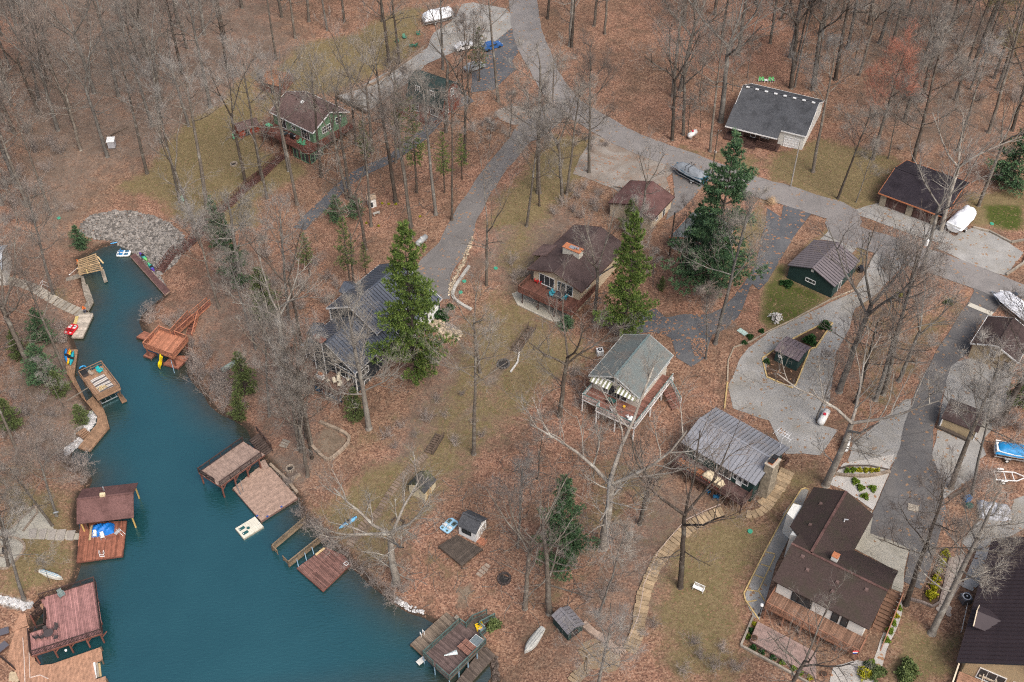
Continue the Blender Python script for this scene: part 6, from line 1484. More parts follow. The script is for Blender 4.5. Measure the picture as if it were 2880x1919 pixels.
for i in range(9):
    s0, s1 = i / 9, (i + .86) / 9; f_ = lambda s: .06 + .3 * s
    k = MB(); k.loft([[(-.85 + 1.7 * s, -f_(s), 0), (-.85 + 1.7 * s, 0, .12), (-.85 + 1.7 * s, f_(s), 0), (-.85 + 1.7 * s, 0, -.04)] for s in (s0, s1)]); k.build('fold', M('pale_blue_canvas', (.50, .60, .60), .8) if i % 2 == 0 else M('pale_canvas', (.62, .66, .64), .8), t_)
k = MB(); k.tube([(-1.2, 0, .04), (1.0, 0, .04)], .03, 6); k.build('pole', DK_STAIN, t_)
# house decks
def on(frame, x, y, z): p = frame.Wd(x, y, z); return (p.x, p.y, p.z)
SBc = (SBX[0] + SBX[1]) / 2
q = SB.px(14, "530,1215 480,1190 462,1215 560,1245 585,1225 305,1070 338,1075 440,1130", 2.6)
table('dark tiled dining table on the red brown deck of the tan house', on(SB, *q[0], 2.56), SB.rz, M('dark_slate', (.05, .05, .058), .5, .2), BLACK_MET, 1.25, 1.9, tiles=(2, 4))
for (x, y), a, w_ in ((q[1], -10, 'uphill left'), (q[2], 0, 'lower left'), (q[3], 175, 'lower right'), (q[4], 185, 'upper right')): chair(f'teal dining chair at the {w_} side of the dark deck table', on(SB, x + (.0 if a > 90 else -.25), y, 2.56), SB.rz + R(a), plastic('teal_sling', (.01, .25, .33), rough=.7), 'plain', 'teal chairs at the dark deck table')
for (x, y), w_ in ((q[5], 'left'), (q[6], 'right')): chair(f'red slatted chair by the tan wall, {w_} one of two on the deck', on(SB, x, y, 2.56), SB.rz - R(100), REDP, group='red chairs on the tan house deck')
k = MB(); k.box(0, 0, .012, 1.2, .8, .02); single('doormat', k, dark(), 'black doormat before the sliding door of the tan house', 'doormat', on(SB, *q[7], 2.56), SB.rz)
for x, w_ in ((GH.W - 2.6, 'nearer the grill'), (GH.W - 1.6, 'nearer the deck corner')): chair(f'mint green lawn chair on the green house deck, {w_}', on(GH, x, -1.4, 2.71), GH.rz - R(90), GREENP, group='mint chairs on the green house deck')
table('mint green folding table at the left end of the green house deck', on(GH, .9, -1.3, 2.71), GH.rz, GREENP, GREENP, 1.3, .9)
table('glass table in the middle of the green house deck', on(GH, GH.W * .44, -1.3, 2.71), GH.rz, glass(), BLACK_MET, 1.4, .9)
def grill(label, loc, rz, kettle=False):
    t_ = thing('grill', label, 'grill', loc, rz)
    if kettle:
        k = MB(); k.ball((0, 0, .75), .3, 12); k.build('bowl', BLACK_MET, t_, smooth=True)
        for a in (0, 2.1, 4.2): MB().tube([(.2 * math.cos(a), .2 * math.sin(a), .6), (.35 * math.cos(a), .35 * math.sin(a), 0)], .02, 5).build('leg', galv(), t_)
    else:
        MB().box(0, 0, .45, .9, .55, .8).build('cabinet', BLACK_MET, t_); k = MB(); k.loft([[(x, -.3, .86), (x, -.25, 1.1), (x, .1, 1.2), (x, .3, .9)] for x in (-.45, .45)]); k.build('hood', BLACK_MET, t_)
        for s in (-1, 1): MB().box(s * .65, 0, .85, .4, .5, .04).build('side_shelf', galv(), t_)
    return t_
grill('black gas grill on the green house deck beside the glass table', on(GH, GH.W * .6, -1.0, 2.71), GH.rz)
c_ = Pz(28, 1535, 1320, TR.zg); grill('black kettle grill at the corner of the charcoal roofed porch', (c_.x, c_.y, hgt(c_.x, c_.y)), 0, True)
q = NV.px(13, "290,1150 365,1195 470,1150 475,1190 435,1205 485,1240 575,1190", 2.65)
t_ = thing('grill', 'silver grill with an orange cover on the navy house deck', 'grill', on(NV, *q[0], 2.62), NV.rz); MB().box(0, 0, .45, 1.3, .55, .8).build('cabinet', white(), t_); MB().box(.1, 0, .95, .8, .5, .25).build('cover', M('rust_cover', (.42, .14, .05), .7), t_)
for p, w_ in zip(q[1:], ('beside the silver grill', 'tallest in the cluster, by the gable windows', 'just below the tallest one', 'in the middle of the cluster', 'nearest the deck railing', 'on its own by the white house corner')): chair(f'cream patio chair on the navy deck, {w_}', on(NV, *p, 2.62), NV.rz + random.uniform(-2, 2), CREAMP, 'plain', 'cream chairs on the navy house deck')
for i, (x, a) in enumerate(((1150, -100), (1210, -80), (1330, -95), (1395, -75))):
    p = G(28, x, 205); chair('green and white lawn chair behind the charcoal roof, ' + ['first from the left', 'second from the left', 'third from the left', 'last at the right'][i], p, R(a), plastic('lawn_green', (.10, .38, .12)), 'plain', 'lawn chairs behind the charcoal roof', leg=white())
p = G(28, 1265, 200); table('small white side table between the green lawn chairs', p, 0, white(), white(), .6, .6, h=.45)
yb, xm, xr, zd, xl, yl = THD
t_ = chair('white deck chair beside a yellow pot on the white railed deck', on(TH, xr - 1.6, yb + 1.0, zd), TH.rz + 1.2, white(), 'plain'); chair('grey lounge chair in the middle of the white railed deck', on(TH, (xm + xr) / 2 - 1, yb + 1.2, zd), TH.rz + .6, GRYP)
table('square white table at the corner of the white railed deck', on(TH, xr - .9, yb + .8, zd), TH.rz, white(), white(), .8, .8)
table('dark green folding table under the striped awning', on(TH, xm + 1.2, -.8, zd), TH.rz, M('bottle_green', (.03, .08, .07), .5), BLACK_MET, 1.3, .8)
k = MB(); k.disc((0, 0, 0), .16, .3, 10, r2=.22); single('flower_pot', k, M('pot_yellow', (.65, .38, .03), .6), 'orange yellow pot on the white railed deck', 'flower pot', on(TH, (xm + xr) / 2, -.5, zd))
ya, xa, Wg = GRD
q = GR.px(16, "600,1020 840,1200", 2.6); L_ = (Vector(q[0]) - Vector(q[1])).length
t_ = thing('covered_parasol', 'tan canvas cover with red trim bundled on the grey roofed house deck', 'parasol', on(GR, (q[0][0] + q[1][0]) / 2, (q[0][1] + q[1][1]) / 2, 2.33), GR.rz + math.atan2(q[1][1] - q[0][1], q[1][0] - q[0][0]))
tarp(L_ * 1.05, 1.7, .95, 9, .2, 20, 12, -.3).build('canvas', M('tan_canvas', (.56, .47, .32), .85, .12, 3), t_, smooth=True)
for s in np.linspace(-.45, .45, 7): MB().box(s * L_, -.85, .08, .3, .1, .16).build('red_tassel', M('red_trim', (.42, .04, .025), .8), t_)
k = MB()
for i in range(420): x, y = random.uniform(xa + .5, xa + 5.2), random.uniform(ya + .4, -.4); s = random.uniform(.08, .17); a = random.uniform(0, 6.3); z = random.uniform(.01, .10); k.add([(x + s * math.cos(a + b_), y + s * math.sin(a + b_), z + random.uniform(-.01, .05)) for b_ in (0, 1.6, 3.1, 4.7)], [(0, 1, 2, 3)])
o = k.build('fallen_leaves', M('dead_leaf', (.30, .13, .065), .95, .4, 8, island=.5)); tag(o, 'drift of orange fallen leaves on the deck', kind='stuff'); o.location = on(GR, 0, 0, 2.31); o.rotation_euler.z = GR.rz
for i, (x, y) in enumerate(((640, 1310), (730, 1380), (770, 1385))): p = G(16, x, y); chair('blue camp chair on the ground under the grey roofed house deck, ' + ['uppermost', 'middle', 'lowest'][i], p, R(40 + 50 * i), plastic('camp_blue', (.02, .16, .34)), 'plain', 'blue chairs under the deck')
# lower terrace of the L shaped house
q = LH.px(17, "175,1155 215,1105 440,1200 800,1415 770,1600 690,1600", .35)
tt = thing('terrace', 'taupe boarded terrace below the orange balcony', 'deck', LH.Wd(*q[0]), LH.rz)
q2 = LH.px(17, "140,1235 200,1090 810,1410 735,1580", .4); o_ = q[0]
deck(tt, [(p[0] - o_[0], p[1] - o_[1]) for p in q2], .4, 0, wood('terrace_boards', (.27, .19, .165), island=.12), wood('terrace_rim', (.15, .095, .08)))
for t_s in ("170,1230", "720,1515"): p = LH.px(17, t_s, .4)[0]; k = MB(); k.disc((0, 0, 0), .28, .38, 14, r2=.42); k.disc((0, 0, .39), .36, .02, 14, 1); single('planter', k, [M('terracotta', (.20, .09, .05), .8), MATS.get('mulch_bed') or M('mulch_fill', (.05, .03, .02))], 'terracotta planter on the taupe terrace, ' + ('by the garden corner' if t_s.startswith('170') else 'by the bottom picture edge'), 'planter', on(LH, *p, .41))
def flag():
    p = LH.px(17, "965,1335", 2.8)[0]; t_ = thing('flag_bunting', 'small red white and blue bunting on the orange balcony railing', 'bunting', on(LH, *p, 2.5))
    for i, c_ in enumerate(((.6, .02, .03), (.7, .7, .7), (.02, .06, .3))): MB().box(0, -.1, .75 - i * .22, .7 - .12 * i, .03, .2).build('stripe', M('bunting_%s' % ('red', 'white', 'blue')[i], c_, .8), t_)
flag()

# gas tanks
def tank(n, p, a, label, L=3.0, r_=.5, col=None):
    c_ = G(n, *p); b_ = G(n, *a); t_ = thing('propane_tank', label, 'propane tank', c_, math.atan2(b_.y - c_.y, b_.x - c_.x), 'propane tanks')
    m_ = col or M('tank_white', (.60, .60, .58), .4, .12, 2, dirt=(.38, .35, .3), dirts=.4)
    k = MB(); s = L / 2 - r_ * .55
    k.tube([(-L / 2, 0, r_ + .25), (-L / 2 + .08, 0, r_ + .25), (-L / 2 + .25, 0, r_ + .25), (-s, 0, r_ + .25), (s, 0, r_ + .25), (L / 2 - .25, 0, r_ + .25), (L / 2 - .08, 0, r_ + .25), (L / 2, 0, r_ + .25)], [r_ * .08, r_ * .5, r_ * .82, r_, r_, r_ * .82, r_ * .5, r_ * .08], 16); k.build('tank', m_, t_, smooth=True)
    MB().disc((0, 0, 2 * r_ + .2), .22, .22, 12).build('valve_cover', M('valve_cover_' + label[:3], (.5, .03, .05) if 'red' in label else (.5, .5, .48), .5), t_)
    for x in (-L * .28, L * .28): MB().box(x, 0, .16, .16, r_ * 1.5, .34).build('foot', galv(), t_)
tank(6, (1143, 112), (1185, 70), 'grey propane tank in the leaves beside the grey asphalt drive', col=M('tank_grey', (.30, .31, .31), .4, .12, 2))
tank(3, (1240, 945), (1275, 918), 'white propane tank with a red valve cover under the bare trees by the lane', 2.6, .5)
tank(8, (530, 1510), (545, 1450), 'silver white propane tank standing on gravel beside the large forked tree', 3.2, .52)
tank(8, (378, 1330), (410, 1270), 'white propane tank half hidden by trunks left of the gravel pad', 3.2, .52)

# boats and vehicles on land
BOATGREY = M('boat_cover_grey', (.21, .23, .25), .6, .1, 2); TEALH = plastic('boat_teal_hull', (.015, .10, .16))
def tower(t_):
    k = MB()
    for x in (-.2, .5): k.tube([(x, -1.1, 1.5), (x + .2, -.9, 2.6), (x + .2, .9, 2.6), (x, 1.1, 1.5)], .05, 5)
    k.build('tow_tower', BLACK_MET, t_); MB().box(-3.1, 0, .9, .5, .6, 1.0).build('outboard', BLACK_MET, t_)
covered_boat(3, (1325, 1275), (1130, 1180), 'speedboat under a dark grey cover on a trailer beside the lane', BOATGREY, TEALH, 6.6, 2.5, seed=3, extra=tower)
WCOV = M('white_shrink_wrap', (.72, .74, .77), .45, .06, 1.5)
covered_boat(26, (500, 330), (640, 190), 'boat wrapped in white plastic on the gravel pad across the lane', WCOV, white(), 6.6, 2.9, seed=4, peak=.3, hh=1.5)
covered_boat(26, (1240, 1240), (1020, 1060), 'boat in a smooth white cover behind the tan sided house', M('white_boat_cover', (.74, .75, .78), .4, .05, 1), white(), 8.0, 3.0, seed=6, peak=.6, hh=1.0)
covered_boat(25, (960, 700), (1330, 760), 'boat under a bright blue tarpaulin near the right edge', M('tarp_blue', (.015, .20, .44), .45, .2, 2.5), white(), 5.6, 2.3, seed=8, peak=.5, hh=.9)
covered_boat(2, (1190, 165), (1330, 130), 'long white covered camper or boat on the drive behind the red log house', WCOV, white(), 7.0, 2.6, seed=10, peak=.2, hh=1.7)
c_, rz, l = axis(25, (930, 960), (1190, 970)); t_ = thing('boat_trailer', 'empty white boat trailer beside the blue tarpaulin', 'trailer', (c_.x, c_.y, hgt(c_.x, c_.y)), rz); trailer_parts(t_, 3.6, 1.9, white())
c_ = G(25, 930, 1330); o = tarp(4.2, 3.0, .9, 12, .35, 20, 16, .2); single('tarp', o, M('grey_tarp', (.36, .37, .40), .6, .35, 3), 'crumpled silver grey tarpaulin over a heap beside the sandy yard', 'tarpaulin', c_, R(-12), smooth=True)
c_ = G(25, 625, 1205); t_ = thing('bin', 'blue plastic bin beside the tree near the grey tarpaulin', 'bin', c_, .3); MB().box(0, 0, .35, .8, .6, .7, taper=1.1).build('body', plastic('bin_blue', (.03, .16, .38)), t_); MB().box(0, 0, .72, .9, .7, .06).build('lid', plastic('bin_blue', (.03, .16, .38)), t_)
c_ = G(25, 640, 1280); k = MB(); k.ball((0, 0, .35), (.6, .5, .4), 10); single('sack', k, M('green_sack', (.02, .07, .055), .7, .3, 5), 'dark green sack below the blue plastic bin', 'sack', c_)
def car(n, a, b, label, col, cat='car', truck=False):
    c_, rz, l = axis(n, a, b); c_.z = hgt(c_.x, c_.y); t_ = thing('parked_car', label, cat, c_, rz); m_ = plastic(label.split()[0] + '_car_paint', col, rough=.25)
    prof = [(-2.2, .35), (-2.2, .85), (-2.0, .95), (-1.7, 1.0), (-1.2, 1.45), (.4, 1.48), (1.1, 1.0), (2.0, .9), (2.2, .7), (2.2, .35)]
    if truck: prof = [(-2.6, .5), (-2.6, 1.05), (-.7, 1.05), (-.6, 1.8), (.7, 1.8), (1.2, 1.2), (2.4, 1.1), (2.5, .8), (2.5, .5)]
    k = MB(); k.loft([[(x, y, z) for x, z in prof] for y in (.85, .75, -.75, -.85)]); k.build('body', m_, t_)
    for s in (-1, 1): MB().beam((-1.1 if not truck else -.5, s * .87, 1.2 if not truck else 1.5), (.6, s * .87, 1.2 if not truck else 1.5), .02, .32).build('side_window', glass(), t_)
    MB().slab([(.5, -.7, 1.47), (.5, .7, 1.47), (1.08, .7, 1.06), (1.08, -.7, 1.06)], .02).build('windscreen', glass(), t_)
    for x in (-1.35, 1.35):
        for s in (-1, 1): MB().tube([(x, s * .7, .33), (x, s * .9, .33)], .33, 12).build('wheel', M('tyre_rubber', (.02, .02, .02), .8, .1), t_)
    for s in (-1, 1): MB().box(2.2 if not truck else 2.5, s * .6, .68, .06, .3, .14).build('headlight', white(), t_)
car(2, (1600, 345), (1655, 325), 'blue car parked on the dark asphalt pad at the top of the lane', (.03, .10, .28))
car(2, (1415, 345), (1465, 330), 'white car by the fir at the edge of the dark asphalt pad', (.6, .6, .6))
car(2, (1480, 490), (1530, 470), 'silver car between the trees right of the red log house', (.30, .32, .33))

# poles, posts and other fixed yard pieces
def pole(n, base, top, label, h=10.0, wooden=True, arm=False, pcol=None, r_=.14):
    c_ = G(n, *base); t_ = thing('utility_pole', label, 'utility pole', c_); m_ = pcol or wood('pole_wood', (.10, .078, .06), island=0)
    MB().tube([(0, 0, -.4), (0, 0, h)], [r_, r_ * .7], 8).build('pole', m_, t_)
    if arm:
        a_ = R(50); MB().beam((-math.cos(a_) * 1.1, -math.sin(a_) * 1.1, h - .6), (math.cos(a_) * 1.1, math.sin(a_) * 1.1, h - .6), .1, .12).build('crossarm', m_, t_)
        for s in (-1, 0, 1): MB().disc((math.cos(a_) * s, math.sin(a_) * s, h - .54 if s else h), .06, .18, 8).build('insulator', galv(), t_)
    else: MB().disc((0, 0, h), .09, .15, 8).build('insulator', galv(), t_)
    return c_ + Vector((0, 0, h - .4))
PW = []
PW.append(pole(3, (280, 720), (295, 490), 'dark utility pole with a pale transformer at the fork of the lane', 10, arm=True)); o = LAND[-1][0]; MB().disc((.3, -.2, 8.1), .26, .9, 12).build('transformer', galv(), o)
PW.append(pole(3, (1378, 1195), (1385, 900), 'utility pole behind the covered speedboat beside the tallest pine', 9, arm=True))
PW.append(pole(4, (155, 1290), (225, 1050), 'pale grey utility pole leaning in front of the charcoal roofed house', 9.5, pcol=wood('pole_grey', (.30, .28, .25), island=0)))
PW.append(pole(26, (40, 955), (280, 470), 'dark utility pole on the leaf strip between the gravel and asphalt drives', 12, arm=True, r_=.17)); o = LAND[-1][0]; MB().disc((.3, -.3, 10.2), .28, 1.0, 12).build('transformer', white(), o)
PW.append(pole(7, (1085, 195), (1110, 20), 'dark pole at the corner of the half hidden cream garage', 9, r_=.16))
for i, (a, b_) in enumerate(((0, 1), (1, 3), (1, 4))):
    A_, B_ = PW[a], PW[b_]; k = MB(); n_ = 16
    k.tube([(A_.lerp(B_, s / n_) - Vector((0, 0, 2.2 * (1 - (2 * s / n_ - 1) ** 2) * .5))) for s in range(n_ + 1)], .014, 4)
    single('power_line', k, dark(), ['overhead wire running along the lane from the fork to the pine', 'overhead wire crossing the garage lawn to the pole by the drives', 'overhead wire dropping to the cream garage'][i], 'wire')
p = G(26, 1095, 1015); t_ = thing('mailbox', 'brick mailbox pillar with a dark cap at the mouth of the asphalt drive', 'mailbox', p, R(25)); MB().box(0, 0, .6, .7, .6, 1.3).build('pillar', M('mailbox_brick', (.14, .06, .045), .9, .3, 6), t_); MB().box(0, 0, 1.35, .85, .75, .3, taper=.8).build('cap', plastic('mailbox_blue', (.04, .055, .075)), t_)
p = G(4, 590, 1395); t_ = thing('mailbox', 'white mailbox on a post by the lane in front of the thin leaning tree', 'mailbox', G(3, 1395, 1085), 0); MB().box(0, 0, .55, .1, .1, 1.1).build('post', NEWWOOD, t_); MB().box(0, 0, 1.2, .3, .5, .26).build('box', white(), t_)
p = G(17, 210, 1045); t_ = thing('lamp_post', 'black garden lamp post with a round white globe at the gravel strip', 'lamp post', p); MB().tube([(0, 0, 0), (0, 0, 2.2)], .05, 8).build('post', BLACK_MET, t_); MB().disc((0, 0, 0), .2, .3, 10, r2=.1).build('base', BLACK_MET, t_); k = MB(); k.ball((0, 0, 2.4), .26, 12); k.build('globe', plastic('lamp_globe', (.75, .75, .73)), t_, smooth=True)
p = G(11, 1283, 935); b_ = G(11, 1320, 950); t_ = thing('bench', 'white slatted garden bench alone on the grass', 'bench', p, math.atan2(b_.y - p.y, b_.x - p.x))
for i in range(4): MB().box(0, -.18 + i * .13, .45, 1.45, .11, .035).build('seat_slat', white(), t_)
for i in range(9): MB().box(-.64 + i * .16, .30, .72, .06, .03, .5).build('back_slat', white(), t_)
MB().box(0, .31, .97, 1.45, .05, .08).build('back_rail', white(), t_)
for s in (-1, 1): MB().box(s * .68, -.2, .22, .06, .06, .45).build('leg', white(), t_); MB().box(s * .68, .28, .35, .06, .06, .7).build('leg', white(), t_); MB().box(s * .70, 0, .64, .06, .55, .05).build('armrest', white(), t_)
def ac(n, p, label, s=.95, col=None, rz=.2):
    c_ = G(n, *p); t_ = thing('air_conditioner', label, 'air conditioner', c_, rz); MB().box(0, 0, s * .45, s, s, s * .9).build('casing', col or plastic('ac_dark', (.10, .10, .11)), t_)
    k = MB(); k.disc((0, 0, s * .9), s * .46, .06, 18); o = k.build('fan_ring', plastic('ac_ring', (.62, .63, .64)), t_); MB().disc((0, 0, s * .9 + .065), s * .36, .012, 16).build('fan_guard', dark(), o); MB().disc((0, 0, s * .9 + .08), .12, .05, 10).build('fan_hub', plastic('ac_ring', (.62, .63, .64)), o)
ac(21, (462, 880), 'round fanned air conditioner beside the brown metal roof', 1.15); ac(15, (378, 505), 'white heat pump on a slab left of the teal roofed house', 1.0, plastic('ac_white', (.66, .66, .64)))
p = G(8, 632, 305); t_ = thing('bin', 'black wheeled bin behind the dark green garage', 'bin', p, .4); MB().box(0, 0, .5, .75, .7, 1.0, taper=1.12).build('body', plastic('bin_black', (.02, .021, .024)), t_); MB().box(0, 0, 1.05, .85, .8, .08).build('lid', plastic('bin_black', (.02, .021, .024)), t_)
# septic lids
for n, p, w_ in ((6, (1410, 448), 'inside the curved stone edge below the navy house drive'), (6, (1435, 372), 'upper one inside the curved stone edge'), (6, (1652, 282), 'on the grass left of the tan house'), (11, (1640, 530), 'on the grass right of the curving stone steps'), (26, (888, 250), 'on the lawn beside the white wrapped boat'), (1, (405, 1505), 'in the undergrowth left of the rock slope')):
    k = MB(); k.disc((0, 0, 0), .36, .14, 16, r2=.33); single('septic_lid', k, plastic('lid_green', (.05, .30, .19)), f'round green septic lid {w_}', 'septic lid', G(n, *p), 0, 'green septic lids')
# fire rings
def ring(n, p, r_, label, mat, n_=14):
    c_ = G(n, *p); t_ = thing('fire_pit', label, 'fire pit', c_)
    for i in range(n_):
        a = 6.283 * i / n_; MB().box(r_ * math.cos(a), r_ * math.sin(a), .13 + hgt(c_.x + r_ * math.cos(a), c_.y + r_ * math.sin(a)) - c_.z, 6.283 * r_ / n_ * .92, .26, .34, a + math.pi / 2 + random.uniform(-.06, .06), taper=.9).build('stone', mat, t_)
    MB().disc((0, 0, .02), r_ * .9, .06, 14).build('ashes', M('ash', (.035, .032, .03), .95, .4, 5), t_)
ring(6, (1705, 945), .9, 'round stone fire pit with black ashes on the tan house lawn', M('fire_stone', (.12, .11, .10), .9, .4)); ring(10, (1710, 858), .8, 'dark fire pit among leaves below the bare tree row', M('fire_stone_dark', (.075, .06, .055), .9, .4)); ring(18, (866, 437), .55, 'small stone fire ring on the bank behind the taupe dock', M('fire_stone_tan', (.28, .23, .18), .9, .3)); ring(9, (25, 665), .8, 'fire ring inside the flagstone circle above the boathouse', M('fire_stone_tan', (.28, .23, .18), .9, .3)); ring(1, (1612, 1135), .6, 'fire ring on the lawn below the small red shed', M('fire_stone_tan', (.28, .23, .18), .9, .3))
# dish by the boathouse, hive box, stand
p = G(9, 400, 430); t_ = thing('satellite_dish', 'grey satellite dish standing on the bank above the boathouse', 'satellite dish', p, .4); MB().tube([(0, 0, 0), (0, 0, .9)], .04, 6).build('post', galv(), t_); k = MB(); k.ball((0, 0, 0), (.42, .12, .5), 12); o = k.build('dish', plastic('dish_grey', (.33, .35, .37)), t_, smooth=True); o.location = (0, -.1, 1.1); o.rotation_euler = (.5, 0, 0)
p = G(1, 776, 1015); t_ = thing('hunting_blind', 'small white box blind standing alone in the leafy wood', 'box', p, .1); MB().box(0, 0, .9, 1.3, 1.3, 1.5).build('box', M('grey_box', (.40, .40, .42), .7), t_); MB().slab([(-.75, -.8, 1.66), (.75, -.8, 1.66), (.75, .8, 1.9), (-.75, .8, 1.9)], .06).build('lid', white(), t_)
for i in (-1, 1): MB().box(i * .5, 0, .1, .12, 1.1, .3).build('foot', DK_STAIN, LAND[-1][0])
p = G(5, 302, 405); t_ = thing('swing_frame', 'small white tubular frame on the left bank above the boardwalk', 'frame', p, .4)
for a, b_ in (((-.7, -.5, 0), (0, -.5, .9)), ((.7, -.5, 0), (0, -.5, .9)), ((-.7, .5, 0), (0, .5, .9)), ((.7, .5, 0), (0, .5, .9)), ((0, -.5, .9), (0, .5, .9)), ((-.7, -.5, .05), (-.7, .5, .05))): MB().tube([a, b_], .045, 5).build('tube', white(), t_)
chair('pale green garden chair at the edge of the rock slope', G(1, 1268, 1390), R(-40), plastic('pale_green_chair', (.22, .36, .27))); chair('mint garden chair on the lawn under the leaning tree', G(1, 1620, 960), R(-60), GREENP)
for i, (p, a) in enumerate((((975, 290), 20), ((1025, 268), -60), ((1115, 240), 200), ((1070, 325), 100), ((1100, 322), 140))): chair('green lawn chair in the circle on the slope above the lane, ' + ['first', 'second', 'farthest uphill', 'lowest', 'lower right'][i] + (' from the left' if i < 2 else ''), G(2, *p), R(a), plastic('dark_mint', (.06, .24, .16)), group='lawn chairs in a circle')
p = G(2, 830, 1480); t_ = thing('bench', 'grey stone bench beside the tiny white playhouse', 'bench', p, .5); MB().box(0, 0, .42, 1.3, .45, .1).build('seat', conc(), t_); [MB().box(s * .45, 0, .19, .15, .4, .38).build('leg', conc(), t_) for s in (-1, 1)]
# half buried log frame, boards, blue hose pieces
t_ = thing('log_border', 'three sided border of dark rotten logs below the cream shed', 'log border', G(10, 980, 470)); o3 = Vector(t_.location)
lp = GL(10, "935,470 965,435 1025,470 1000,510")
for a, b_ in zip(lp, lp[1:]): MB().tube([a - o3 + Vector((0, 0, .12)), b_ - o3 + Vector((0, 0, .12))], .17, 8).build('log', M('rotten_log', (.075, .055, .04), .95, .4, 4), t_)
def boards(n, pts, label, mat, w_=1.0, k_=1, name='plank_path', gap=.05, seg=.5, th=.12):
    l_ = GL(n, pts); o3 = l_[0].copy(); t_ = thing(name, label, name.replace('_', ' '), o3); sp = smooth_line(l_, 5) if len(l_) > 2 else [l_[0].to_2d(), l_[-1].to_2d()]
    acc = 0
    for a, b_ in zip(sp, sp[1:]):
        L = (b_ - a).length; s = 0
        while s < L:
            if acc >= seg:
                p = a.lerp(b_, s / L); MB().box(p.x - o3.x, p.y - o3.y, hgt(p.x, p.y) + th * .3 - o3.z, seg - gap, w_ * random.uniform(.9, 1.08), th, math.atan2(b_.y - a.y, b_.x - a.x) + random.uniform(-.05, .05)).build('plank' if 'plank' in name else 'step', mat, t_); acc = 0
            s += .05; acc += .05
    return t_
boards(10, "1520,850 1605,755", 'short path of pale planks in the leaves below the dark platform', wood('pale_planks', (.33, .26, .2), island=.2), .9)
boards(11, "1470,390 1380,420 1280,470 1195,530 1120,600 1075,650 1030,710 985,780 950,860 910,960 895,1040 880,1120 860,1240 800,1370", 'curving flight of sandstone steps down the slope from the grey roofed house', wood('sandstone_slab', (.34, .25, .155), island=.3, rough=.95), 1.7, name='stone_stairway', seg=.62, th=.2)
boards(16, "1755,975 1700,1080 1640,1180 1560,1300 1480,1420 1400,1500", 'straight flight of broad sandstone steps beside the big stone chimney', wood('sandstone_slab', (.34, .25, .155), island=.3, rough=.95), 2.0, name='stone_stairway', seg=.8, th=.22)
boards(17, "265,180 240,215 170,245 100,240", 'curved end of the sandstone path at the top of the gravel strip', wood('sandstone_slab', (.34, .25, .155), island=.3, rough=.95), 1.3, name='stone_walk', seg=.8, th=.1)
boards(27, "450,1230 300,1400", 'yellow sandstone steps at the bottom of the worn patio', wood('sandstone_slab', (.34, .25, .155), island=.3, rough=.95), 1.6, name='stone_stairway', seg=.5, th=.2)
boards(10, "640,640 720,500 830,410 900,300 1010,150 1100,60 1180,0", 'faded plank walk leading up the lot from the shore tree', wood('faded_walk', (.21, .155, .115), island=.25), 1.1, seg=.45, th=.06)
boards(18, "845,170 800,245", 'four old timber steps on the bank above the taupe dock', GREY_WOOD, 1.3, name='timber_stairway', seg=.42, th=.14)
boards(9, "545,565 380,555 160,545", 'row of stone steps from the flagstone path to the boathouse dock', M('pale_flag', (.30, .27, .235), .95, .2), 1.8, name='stone_stairway', seg=1.25, th=.18)
for n, a, b_, w_, lab in ((7, (140, 690), (20, 860), 1.2, 'brown wooden stairs with handrails on the lawn below the tan house patio'), (6, (1270, 1430), (1190, 1560), 1.2, 'old wooden stairs half way down the surveyed lot')):
    A_, B_ = G(n, *a), G(n, *b_); t_ = thing('stairway', lab, 'stairway', A_); q_ = B_ - A_; N_ = 9
    for i in range(N_):
        p = A_.lerp(B_, (i + .5) / N_); MB().box(p.x - A_.x, p.y - A_.y, hgt(p.x, p.y) - A_.z + .12, q_.to_2d().length / N_ * .8, w_, .1, math.atan2(q_.y, q_.x)).build('step', wood('old_stair', (.12, .085, .062), island=.2), t_)
    sd = Vector((-q_.y, q_.x, 0)).normalized() * w_ * .55
    for sg in (-1, 1):
        MB().beam(sd * sg + Vector((0, 0, .1)), sd * sg + q_ + Vector((0, 0, .1)), .08, .22).build('stringer', DK_BR, t_)
        if sg > 0 or n == 7: railing(t_, [sd * sg + Vector((0, 0, .1)), sd * sg + q_ + Vector((0, 0, .1))], wood('old_stair', (.12, .085, .062), island=.2), style='open', h=.85, span=2)
def rail_line(n, pts, label):
    l_ = GL(n, pts); o3 = l_[0].copy(); t_ = thing('handrail', label, 'handrail', o3)
    for a, b_ in zip(l_, l_[1:]):
        MB().tube([a - o3 + Vector((0, 0, .9)), b_ - o3 + Vector((0, 0, .9))], .045, 6).build('rail', M('pale_pipe', (.42, .33, .28), .6), t_); MB().tube([a - o3, a - o3 + Vector((0, 0, .9))], .04, 6).build('post', M('pale_pipe', (.42, .33, .28), .6), t_)
rail_line(11, "1430,370 1310,420 1190,480 1090,590 1000,700 950,820 905,920 890,1020 870,1130 800,1300", 'long pipe handrail following the curving sandstone steps')
